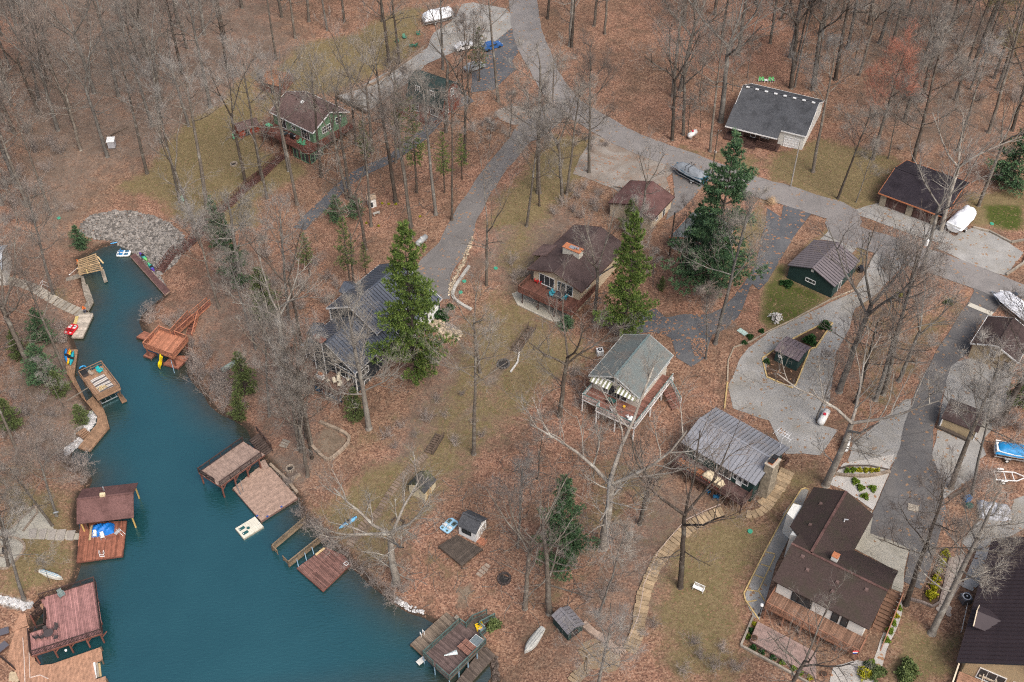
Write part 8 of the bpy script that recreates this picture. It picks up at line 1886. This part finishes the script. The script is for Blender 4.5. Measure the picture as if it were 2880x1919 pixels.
ever(7, 770, 790, 25, PINE_Y, 'narrow yellow green pine at the right side of the tan house', wide=.72)
ever(6, 1110, 1080, 31, PINE_Y, 'big yellow green pine covering the right end of the navy house', wide=.76)
ever(6, 650, 390, 14, PINE_S, 'slim open pine on the leafy slope above the navy house roof'); ever(6, 370, 330, 9, PINE_S, 'small wispy pine between the dark path and the tall trunks', wide=1.2); ever(6, 760, 330, 7, PINE_S, 'thin sapling pine right of the slim open pine')
ever(5, 1640, 430, 16, PINE_B, 'green pine above the right bank near the maroon stair', wide=.75); ever(6, 80, 640, 11, CEDAR, 'rounded dark cedar behind the orange dock', 'cedar_tree'); ever(1, 1530, 1730, 12, PINE_B, 'short bright pine beside the red brown stairway', wide=.8)
ever(2, 1110, 1330, 20, PINE_T, 'tall feathery pine in front of the red log house deck', wide=1.0); ever(2, 1000, 1010, 14, PINE_T, 'shorter feathery pine right of the dark path', wide=.9); ever(2, 1300, 1330, 13, PINE_T, 'feathery pine among trunks left of the grey asphalt drive', wide=1.0); ever(2, 1420, 1240, 10, PINE_T, 'small feathery pine nearest the grey asphalt drive', wide=1.0); ever(2, 760, 1180, 11, PINE_S, 'thin pale pine by the dark path below the green house'); ever(2, 1540, 560, 12, PINE_S, 'dark fir at the edge of the asphalt pad up the lane', wide=1.2)
ever(4, 1660, 1290, 13, CEDAR_D, 'broad dark pine at the right edge above the lawn', wide=1.15); ever(11, 330, 780, 19, PINE_B, 'bushy green pine behind the dead grey tree', wide=.88); ever(6, 690, 1320, 6.5, CEDAR, 'small yellow green cedar at the corner of the navy house deck', 'cedar_tree', 1.15)
ever(3, 810, 1600, 7, CEDAR, 'small light green cedar between the beige garage and the tan house', 'cedar_tree')
for i, (x, y, H, w_) in enumerate(((310, 780, 7, 1.2), (150, 900, 6, 1.2), (320, 1060, 8, 1.3), (420, 1150, 5, 1.4), (90, 1380, 6, 1.3))): ever(5, x, y, H, CEDAR_D if i in (0, 2) else CEDAR, ('dark cedar by the bleached plank dock', 'cedar at the picture edge left of the row of kayaks', 'largest dark cedar on the left bank, left of the rug deck', 'low dark cedar touching the walk to the rug deck', 'low cedar at the picture edge above the boathouse')[i], 'cedar_tree', w_)
ever(5, 570, 1350, 4, CEDAR, 'round greyish cedar beside the white rocks of the brown boardwalk', 'cedar_tree', 1.5); ever(5, 560, 140, 5, CEDAR_D, 'round dark bush at the muddy head of the cove', 'cedar_tree', 1.3)
ever(5, 1700, 1150, 9, CEDAR, 'olive cedar on the right bank behind the orange dock', 'cedar_tree'); ever(5, 1660, 1320, 6, CEDAR, 'small olive cedar above the upper end of the taupe dock', 'cedar_tree'); ever(2, 560, 1520, 5.5, CEDAR_D, 'brownish round cedar left of the tiny playhouse', 'cedar_tree', 1.2); ever(2, 690, 1480, 4, CEDAR_D, 'low spreading green bush touching the tiny playhouse', 'cedar_tree', 1.7)
ever(8, 1730, 1230, 8, CEDAR, 'green cedar at the right edge beside the tan sided house', 'cedar_tree', 1.2); ever(14, 585, 1510, 2.6, CEDAR_D, 'rounded dark green bush at the foot of the tan house deck', 'cedar_tree', 2.0); ever(14, 1500, 1150, 3, CEDAR, 'small bush on the leaves right of the tan house', 'cedar_tree')
def gen_shrub(seed, mat, n, rad, h_, leaf):
    r = random.Random(seed); N = TB()
    for i in range(n):
        a, u, z = r.uniform(0, 6.28), math.sqrt(r.random()), r.random(); rr = rad * u * math.sqrt(max(.05, 1 - (z * .9) ** 2)) * (.85 + .3 * math.sin(a * 3 + seed)); c_ = Vector((rr * math.cos(a), rr * math.sin(a), h_ * z * (1 - .3 * u)))
        for j in range(3):
            v = Vector((r.gauss(0, 1), r.gauss(0, 1), r.uniform(.1, 1.3))).normalized() * leaf * r.uniform(.6, 1.3); w_ = v.cross(Vector((r.gauss(0, 1), r.gauss(0, 1), r.gauss(0, 1)))).normalized() * leaf * .4
            i0 = len(N.v); N.v += [tuple(c_), tuple(c_ + v * .5 + w_), tuple(c_ + v), tuple(c_ + v * .5 - w_)]; N.f.append((i0, i0 + 1, i0 + 2, i0 + 3))
    St = TB()
    for i in range(7): St.stick([Vector((0, 0, -.05)), Vector((r.uniform(-1, 1) * rad * .5, r.uniform(-1, 1) * rad * .5, h_ * .7))], .015, .008, 3)
    return St.mesh('stem', BRUSH), N.mesh('foliage', mat, False)
SH_Y = gen_shrub(1, L_YEL, 240, .45, .6, .16); SH_G = gen_shrub(2, N_DARK, 260, .55, .7, .16); SH_B = gen_shrub(3, L_BRIGHT, 260, .5, .65, .16); SH_O = gen_shrub(4, N_OLIVE, 320, .7, .9, .18)
def shrub(n, x, y, proto, label, sc=1.0, group=None):
    p = G(n, x, y); t_ = thing('shrub', label, 'shrub', p, rT.uniform(0, 6.28), group); t_.scale = (sc,) * 3; link('stem', proto[0], t_); link('foliage', proto[1], t_)
ORD = ['uppermost', 'second from the top', 'third from the top', 'fourth from the top', 'fifth from the top', 'lowest']
for i, (x, y) in enumerate(((297, 483), (270, 557), (246, 630), (218, 697), (202, 768), (177, 842))): shrub(21, x, y, SH_Y, 'yellow shrub in the mulched strip by the asphalt drive, ' + ORD[i], (1.35, 1.25, .95, 1.25, 1.4, 1.55)[i], 'yellow shrubs in the mulched strip')
for i, (x, y) in enumerate(((545, 117), (587, 112), (628, 112), (675, 112), (714, 115), (752, 116))): shrub(12, x, y, SH_B if i < 2 else SH_Y, 'small shrub in the curved flower bed, ' + ('leftmost', 'second from the left', 'third from the left', 'fourth from the left', 'fifth from the left', 'rightmost')[i], 1.0, 'shrubs in the curved flower bed')
for i, (x, y) in enumerate(((601, 192), (638, 236), (720, 240), (665, 294))): shrub(12, x, y, SH_B, 'olive green ball shrub on white gravel by the roof, ' + ('topmost', 'left of the middle pair', 'right of the middle pair', 'lowest')[i], 1.15, 'ball shrubs on the white gravel')
for i, (x, y) in enumerate(((1308, 988), (1287, 1052), (1265, 1108), (1242, 1168), (1215, 1243))): shrub(17, x, y, SH_B if i != 1 else SH_Y, 'small round shrub in the gravel along the wooden stair, ' + ORD[i if i < 4 else 5], 1.0, 'shrubs beside the wooden stair')
for i, (x, y, s, pr) in enumerate(((1098, 1420, 1, SH_B), (1062, 1450, 1.1, SH_G), (1040, 1517, 2.0, SH_Y), (1128, 1505, 1.7, SH_O))): shrub(17, x, y, pr, ('yellow green shrub nearest the foot of the wooden stair', 'dark green shrub below the foot of the wooden stair', 'largest yellow shrub on the gravel at the bottom edge', 'sprawling olive shrub right of the largest yellow one')[i], s)
for i, (x, y, pr) in enumerate(((175, 1115, SH_Y), (142, 1163, SH_G), (125, 1215, SH_B), (165, 1300, SH_G), (232, 1332, SH_G), (318, 1380, SH_G), (390, 1418, SH_B), (480, 1465, SH_B), (535, 1500, SH_B), (610, 1540, SH_Y))): shrub(17, x, y, pr, 'small shrub in the bed round the taupe terrace, ' + ('first', 'second', 'third', 'fourth', 'fifth', 'sixth', 'seventh', 'eighth', 'ninth', 'last')[i] + ' from the lamp post', .8, 'shrubs round the taupe terrace')
for i, (n, x, y, s, pr, lab) in enumerate(((8, 135, 400, 1.6, SH_G, 'green bush at the front corner of the dark green garage'), (8, 95, 390, 1.0, SH_G, 'smaller green bush left of the garage corner bush'), (8, 290, 790, 2.0, SH_G, 'spreading green plant behind the small dark green shed'), (8, 390, 690, 1.8, SH_G, 'green plant in the tip of the triangular bed'), (7, 1640, 760, 1.0, SH_G, 'evergreen shrub at the bend of the gravel drive, middle of three'), (7, 1600, 800, .9, SH_G, 'evergreen shrub at the bend of the gravel drive, lowest of three'), (7, 1720, 720, .9, SH_G, 'evergreen shrub at the bend of the gravel drive, uppermost of three'), (6, 1285, 620, 2.4, SH_G, 'green shrub among rocks beside the navy house'), (6, 1340, 560, 1.4, SH_G, 'low green shrub above the rocks beside the navy house'), (26, 455, 1050, 1.1, SH_O, 'spiky green plant beside a grey slab on the leaf strip'), (12, 960, 1490, 2.0, SH_O, 'grey green shrub in the round bed at the bottom edge'), (12, 940, 1545, 1.6, SH_O, 'second grey green shrub in the round bed'), (20, 1770, 440, 1.7, SH_O, 'grassy green tuft behind the weathered dock ramp'), (8, 900, 470, 1.3, SH_Y, 'yellow flowering bush between the two drives'), (8, 50, 640, 2.2, (SH_O[0], gen_shrub(6, M('white_blossom', (.66, .63, .60), .8, .1), 150, .55, .7, .11)[1]), 'white blossoming bush on the lawn edge by the gravel drive'), (8, -10, 930, 1.0, SH_G, 'green clump left of the small dark green shed'))): shrub(n, x, y, pr, lab, s)
for i, (x, y) in enumerate(((870, 1405), (915, 1410), (965, 1410), (760, 1540), (845, 1560), (1130, 1495))): shrub(2, x, y, SH_Y, 'clump of yellow daffodils on the leaf slope near the playhouse, ' + ('first', 'second', 'third', 'fourth', 'fifth', 'farthest right')[i], .55, 'yellow daffodil clumps')
# pampas grass
St = TB(); r_ = random.Random(5)
for i in range(420):
    a = r_.uniform(0, 6.28); u = r_.random(); d = Vector((math.cos(a) * u, math.sin(a) * u, 1.0 - u * .55)).normalized(); p = Vector((r_.gauss(0, .2), r_.gauss(0, .2), 0)); q = p + d * r_.uniform(1.0, 1.9); St.tip(p, q + Vector((0, 0, -.35 * u)), .028)
for n, x, y, sc, lab in ((4, 20, 1400, 1.0, 'large pale clump of dry ornamental grass at the lane and dark drive corner'), (3, 620, 975, .45, 'low clump of dry grass beside the grey asphalt drive'),):
    t_ = thing('ornamental_grass', lab, 'ornamental grass', G(n, x, y)); t_.scale = (sc,) * 3; link('blades', St.mesh('blades', M('dry_grass', (.46, .33, .21), .9, .2, 6)), t_)
# brush: leafless many-stemmed shrubs
def gen_brush(seed, n, h_, sp):
    r = random.Random(seed); T = TB()
    for i in range(n):
        a = r.uniform(0, 6.28); d = Vector((math.cos(a) * sp * r.random(), math.sin(a) * sp * r.random(), 1)).normalized(); p = Vector((r.gauss(0, .25), r.gauss(0, .25), -.1)); L = h_ * r.uniform(.6, 1.1); m_ = p + d * L * .5; e = m_ + rdir(d, .3, r) * L * .5; T.stick([p, m_, e], .022, .008, 3)
        for k in range(9):
            b_ = m_.lerp(e, r.random()) if r.random() < .75 else p.lerp(m_, r.uniform(.5, 1)); q = b_ + rdir(d, r.uniform(.5, 1.1), r, .1) * r.uniform(.4, .9); T.tip(b_, q, .011)
            for _ in range(2): c_ = b_.lerp(q, r.uniform(.3, .9)); T.tip(c_, c_ + rdir((q - b_).normalized(), .7, r, .1) * .4, .008)
    return T.mesh('stems', BRUSH)
BR_ = [gen_brush(i, 26, 2.6, 1.0) for i in range(3)]
BUSHES = []
def brush(n, t, sc, zone, k=1):
    for x, y in parse(t):
        p = G(n, x, y); o = link('bare_bush', rT.choice(BR_)); o.location = (p.x, p.y, hgt(p.x, p.y)); s = rT.uniform(*sc); o.scale = (s, s, s * rT.uniform(.8, 1.1)); o.rotation_euler = (rT.uniform(-.15, .15), rT.uniform(-.15, .15), rT.uniform(0, 6.28)); BUSHES.append([o, p.to_2d(), zone])
brush(5, "1250,640 1180,680 1040,650 1330,1010 1380,1060 1450,1120 1490,1180 1400,960 1540,1250 1580,1180 1480,1040 1350,920 1440,900 1640,1260 1530,1120 1330,830 1060,580 1420,820 1560,1050", (.9, 1.5), 'right bank between the orange and taupe docks')
brush(18, "960,840 1010,960 1110,980 1190,1090 1230,1150 1330,1200 1385,1300 1000,900 1100,930 870,560", (.6, 1.0), 'shore beside the wooden boat slip')
brush(10, "820,890 900,960 960,1010 720,800 1010,940", (.7, 1.1), 'shore below the spreading tree')
brush(9, "480,60 540,110 590,70 620,150 430,20 560,200 340,40 250,-30", (.7, 1.2), 'left shore above the boathouse')
brush(5, "100,1180 60,1300 200,1290 330,1440 150,1460 420,1480 380,1300 300,1200 30,1440 250,1380 450,790 420,700", (.8, 1.4), 'left bank below the cedars')
brush(1, "250,1050 330,1180 120,1240 60,1100 220,1330 420,1060 90,1430 350,1000 480,1450 190,920 30,1300 60,900 60,1530 230,1530", (.9, 1.5), 'wood left of the rock slope')
brush(6, "230,300 330,430 420,470 130,400 60,200 420,250 300,560 500,360 560,420 480,520 30,420 200,720", (.8, 1.3), 'slope left of the navy house')
brush(14, "620,200 700,260 760,180 830,330 880,390 560,330 660,400 740,450 480,420 900,240 100,1050 200,1010 300,1040 60,900 720,1300 800,1240", (.7, 1.1), 'thicket round the beige garage')
brush(15, "430,150 520,200 600,260 660,150 60,900 120,1000 100,1150 40,760", (.7, 1.1), 'slope left of the teal roof')
brush(6, "900,1450 1000,1380 1100,1440 1180,1330 1300,1300 1420,1150 1500,1350 960,1520 1250,1200 1380,1500 1560,1440", (.5, .9), 'middle of the surveyed lot')
brush(11, "620,980 520,1000 480,950 700,940 900,1250 980,1180 1300,1400 1400,1480 1550,1480 1240,1300 1180,1500 1450,1350", (.5, .9), 'grass below the curving stone steps')
brush(4, "1150,1230 1230,1300 1180,1420 1300,1250 760,1000 900,1030 1050,1050 1200,1080 1380,1120 1550,1050", (.6, 1.0), 'wood edge behind the stone pier garage')
brush(25, "980,300 1050,380 940,420 880,350 1100,300 1180,420 860,930 780,980 700,1100", (.7, 1.2), 'corner by the blue tarpaulin')
brush(16, "1400,1180 1330,1300 1250,1380 1430,1080 1480,1250", (.6, .9), 'foot of the fieldstone chimney')
brush(4, "1380,560 1500,300 1650,250 1700,700 1450,700 1200,500 1050,700 900,600 1600,500 1300,300", (1.2, 1.8), 'upper right wood')
brush(3, "460,930 500,970 540,1040 420,1010 640,1010 560,960 250,700 290,740", (.5, .9), 'verge below the lane fork')
brush(2, "60,560 120,620 40,690 150,680 1550,870 1600,840 1500,900 1640,900", (.7, 1.1), 'slope beside the green house and lane')
wz = {}
for o, p, z in BUSHES: wz.setdefault(z, []).append((o, p))
SZ = ['tall', 'broad', 'low', 'sprawling']
NEARW = ['closest', 'second closest', 'third closest', 'fourth closest', 'fifth closest', 'sixth closest']
lm = [(o.location.to_2d(), l) for o, l in LAND if l]
def short(l):
    "the part of a label that names the thing itself"
    for cut in (' beside ', ' with ', ' behind ', ' on the ', ' on pale', ' under ', ' at the ', ' in the ', ' standing ', ' of the ', ' mostly', ' half', ' above ', ' below ', ' parked', ' lying', ' alone', ' across', ' between ', ' by the', ' among', ' near ', ' along', ' inside', ' from ', ' round ', ' over ', ' covering', ' moored', ' hugging', ' climbing', ' leading', ' before', ' cut off', ' drawn', ' carrying', ' floating', ' crossing', ' towards', ' in front', ' touching', ' bundled', ' to the', ' against', ','):
        i = l.find(cut)
        if i > 12: l = l[:i]
    return l
cnt = {}
for p, l in lm: cnt[short(l)] = cnt.get(short(l), 0) + 1
lms = [(p, short(l)) for p, l in lm if cnt[short(l)] == 1 and len(short(l).split()) in range(3, 9)]
def name_by_rank(items, word, maxrank, cat, groupf):
    "label every plant by its rank of nearness to a landmark that is named nowhere else"
    P_ = np.array([(p.x, p.y) for _, p in items]); used = set(); todo = {}
    rank = []
    for li, (lp_, ll) in enumerate(lms):
        d = np.hypot(P_[:, 0] - lp_.x, P_[:, 1] - lp_.y); o_ = np.argsort(d)
        for k in range(min(maxrank, len(o_))): rank.append((k * 6 + d[o_[k]] * .6, int(o_[k]), li, k))
    rank.sort(); lab = {}
    for _, i, li, k in rank:
        if i not in lab: lab[i] = (li, k)
    rest = {}
    for i, (o, p) in enumerate(items):
        w_ = word(o); g_ = groupf(o, p); o['group'] = g_[0]; o['category'] = cat
        if i in lab: li, k = lab[i]; o['label'] = f'{w_} {NEARW[k]} to the {lms[li][1]}'
        else: rest.setdefault(g_[1], []).append((p, o, w_))
    for z, l in rest.items():
        l.sort(key=lambda q: q[0].y); n_ = max(1, math.ceil(len(l) / 14)); per = math.ceil(len(l) / n_)
        for r_ in range(n_):
            row = sorted(l[r_ * per:(r_ + 1) * per], key=lambda q: q[0].x)
            for k, (p, o, w_) in enumerate(row):
                o['label'] = f'{w_} in the {z}, {ORDN[k]} from the left' + (f' in its {ROWN[r_]} row' if n_ > 1 else '')
ORDN = 'first second third fourth fifth sixth seventh eighth ninth tenth eleventh twelfth thirteenth fourteenth fifteenth'.split(); ROWN = 'nearest second third fourth fifth sixth'.split()
name_by_rank([(o, p) for o, p, z in BUSHES], lambda o: 'leafless bush', 4, 'bush', lambda o, p: ('leafless bushes on the ' + [z for a, q, z in BUSHES if a is o][0], [z for a, q, z in BUSHES if a is o][0]))
tinfo = {t_.name: (H, name) for t_, p, note, H, name, g_ in TREES}
def zone(o, p):
    u = 'upper left wood' if p.x < -20 and p.y > 120 else 'left bank wood' if p.x < -20 else 'upper right wood' if p.x > 45 and p.y > 150 else 'wood above the lane' if p.y > 190 else 'yards'
    return ('bare trees of the ' + u, u)
name_by_rank([(t_, p) for t_, p, *_ in TREES], lambda o: 'bare tree', 6, 'tree', zone)
def rock_field(name, label, n, t, count, sz, mat, lift=.1, parent=None):
    q = [p.to_2d() for p in GL(n, t)]; xs = [p.x for p in q]; ys = [p.y for p in q]
    r = np.random.default_rng(len(label)); cand = np.stack([r.uniform(min(xs), max(xs), count * 6), r.uniform(min(ys), max(ys), count * 6)], 1); _, i = seg_dist(cand, q); cand = cand[i][:count]
    g_ = (1 + 5 ** .5) / 2; ico = np.array([(-1, g_, 0), (1, g_, 0), (-1, -g_, 0), (1, -g_, 0), (0, -1, g_), (0, 1, g_), (0, -1, -g_), (0, 1, -g_), (g_, 0, -1), (g_, 0, 1), (-g_, 0, -1), (-g_, 0, 1)]) / 1.9
    F_ = np.array([(0, 11, 5), (0, 5, 1), (0, 1, 7), (0, 7, 10), (0, 10, 11), (1, 5, 9), (5, 11, 4), (11, 10, 2), (10, 7, 6), (7, 1, 8), (3, 9, 4), (3, 4, 2), (3, 2, 6), (3, 6, 8), (3, 8, 9), (4, 9, 5), (2, 4, 11), (6, 2, 10), (8, 6, 7), (9, 8, 1)])
    V, FF = [], []
    for k, (x, y) in enumerate(cand):
        s = r.uniform(*sz) * (1 + (r.random() < .06) * .7); a = r.uniform(0, 6.28); v = ico * (1 + r.uniform(-.22, .22, (12, 1))) * s * np.array([1, r.uniform(.6, .9), r.uniform(.45, .7)]); c_, n_ = math.cos(a), math.sin(a)
        v = v @ np.array([[c_, n_, 0], [-n_, c_, 0], [0, 0, 1]]); V.append(v + (x, y, max(hgt(x, y), -.1) + s * lift)); FF.append(F_ + 12 * k)
    me = bpy.data.meshes.new(name); me.from_pydata(np.concatenate(V).tolist(), [], np.concatenate(FF).tolist()); me.materials.append(mat)
    tag(link(name, me), label, kind='stuff')
ROCK = M('riprap_stone', (.215, .195, .175), .95, .2, 2, island=.62); ROCKW = M('white_rock', (.48, .47, .46), .9, .12, 3, island=.35)
rock_field('riprap', 'bank of pale broken riprap stones at the head of the cove', 5, "540,30 560,-20 620,-80 760,-110 900,-112 1060,-80 1180,-20 1270,60 1290,140 1200,260 1100,330 1160,440 1060,320 980,220 880,150 760,90 640,80", 5200, (.15, .34), ROCK, .12)
rock_field('shore_rocks', 'white rocks along the brown boardwalk', 22, "230,1010 275,1050 275,1110 210,1200 160,1290 90,1370 -20,1440 -40,1390 80,1290 170,1200 160,1140", 420, (.16, .34), ROCKW)
rock_field('shore_rocks', 'grey white rocks at the back of the mauve dock', 19, "-40,440 150,470 300,530 460,540 340,640 200,590 60,560 -40,540", 260, (.12, .26), ROCKW)
rock_field('yard_rocks', 'loose tan rocks beside the navy house', 6, "1190,620 1240,600 1330,690 1420,720 1400,780 1270,760 1180,660", 240, (.15, .38), M('tan_rock', (.42, .34, .24), .95, .2, 2, island=.5))
rock_field('shore_rocks', 'dark wet stones on the shore right of the weathered dock', 20, "1700,1130 1850,1050 1880,1300 1900,1560 1760,1560 1760,1350", 160, (.1, .24), M('wet_rock', (.10, .075, .06), .6, .3, 3, island=.5))
rock_field('shore_rocks', 'pale stones along the shore below the spreading tree', 10, "940,1010 1060,1080 1150,1100 1160,1070 1060,1040 980,980", 120, (.08, .2), ROCKW)
rock_field('yard_rocks', 'pale stones beside the lower end of the navy house drive', 6, "1490,60 1500,80 1450,230 1390,330 1350,470 1320,490 1330,400 1400,260 1440,170", 260, (.1, .28), M('tan_rock', (.42, .34, .24), .95, .2, 2, island=.5))
rock_field('bank_stones', 'small stones scattered along the right bank of the boat slip', 18, "700,410 860,560 930,680 960,740 920,720 830,600 690,440", 90, (.08, .2), ROCK)
# loose leaves on the gravel, drives and decks
k = MB(); r_ = random.Random(9); spots = []
for n, t, c_ in ((7, "1220,770 1330,770 1370,900 1260,890", 500), (7, "980,700 1110,700 1060,760 980,740", 120), (7, "990,570 1050,590 1010,700 990,680", 90), (3, "1060,1290 1120,1290 1110,1350 1060,1340", 90), (8, "640,500 700,560 560,900 470,1100 560,700", 160), (12, "1200,300 1260,420 1210,560 1180,400", 200), (21, "280,460 330,480 250,880 110,820", 150)):
    q = [p.to_2d() for p in GL(n, t)]; xs = [p.x for p in q]; ys = [p.y for p in q]
    for _ in range(c_):
        x, y = r_.uniform(min(xs), max(xs)), r_.uniform(min(ys), max(ys))
        if seg_dist(np.array([[x, y]]), q)[1][0]:
            s, a, z = r_.uniform(.06, .14), r_.uniform(0, 6.28), hgt(x, y) + .1; k.add([(x + s * math.cos(a + b_), y + s * math.sin(a + b_) * .7, z + r_.uniform(0, .05)) for b_ in (0, 1.6, 3.1, 4.7)], [(0, 1, 2, 3)])
tag(k.build('fallen_leaves', M('fallen_leaf', (.34, .195, .125), .95, .35, 8, island=.5)), 'drifts of loose fallen leaves on the drives', kind='stuff')
k = TB()
for n, t, c_ in ((1, "0,0 1764,0 1500,600 900,1100 500,1250 0,1300", 150), (4, "0,0 1764,0 1764,900 1000,950 300,600", 130), (2, "500,900 1600,850 1400,1500 400,1500", 80), (10, "700,900 1000,300 1764,0 1764,1300 1250,1100", 110), (11, "0,0 1100,0 900,500 700,1300 100,1200", 110), (6, "0,0 500,0 400,700 100,800", 60), (5, "0,450 450,900 450,1500 0,1500", 60)):
    q = [p.to_2d() for p in GL(n, t)]; xs = [p.x for p in q]; ys = [p.y for p in q]
    for _ in range(c_ * 2):
        x, y = r_.uniform(min(xs), max(xs)), r_.uniform(min(ys), max(ys))
        if seg_dist(np.array([[x, y]]), q)[1][0]:
            a, l = r_.uniform(0, 6.28), r_.uniform(.5, 1.6); e = [Vector((x + l * s * math.cos(a + .2 * s), y + l * s * math.sin(a + .2 * s), 0)) for s in (-1, 0, 1)]
            for p in e: p.z = hgt(p.x, p.y) + .06
            k.stick(e, r_.uniform(.025, .06), .015, 4); k.tip(e[1], e[1] + rdir((e[2] - e[1]).normalized(), .8, r_) * l * .6, .02)
tag(link('fallen_sticks', k.mesh('fallen_sticks', TWIG)), 'fallen sticks strewn over the leaf litter', kind='stuff')
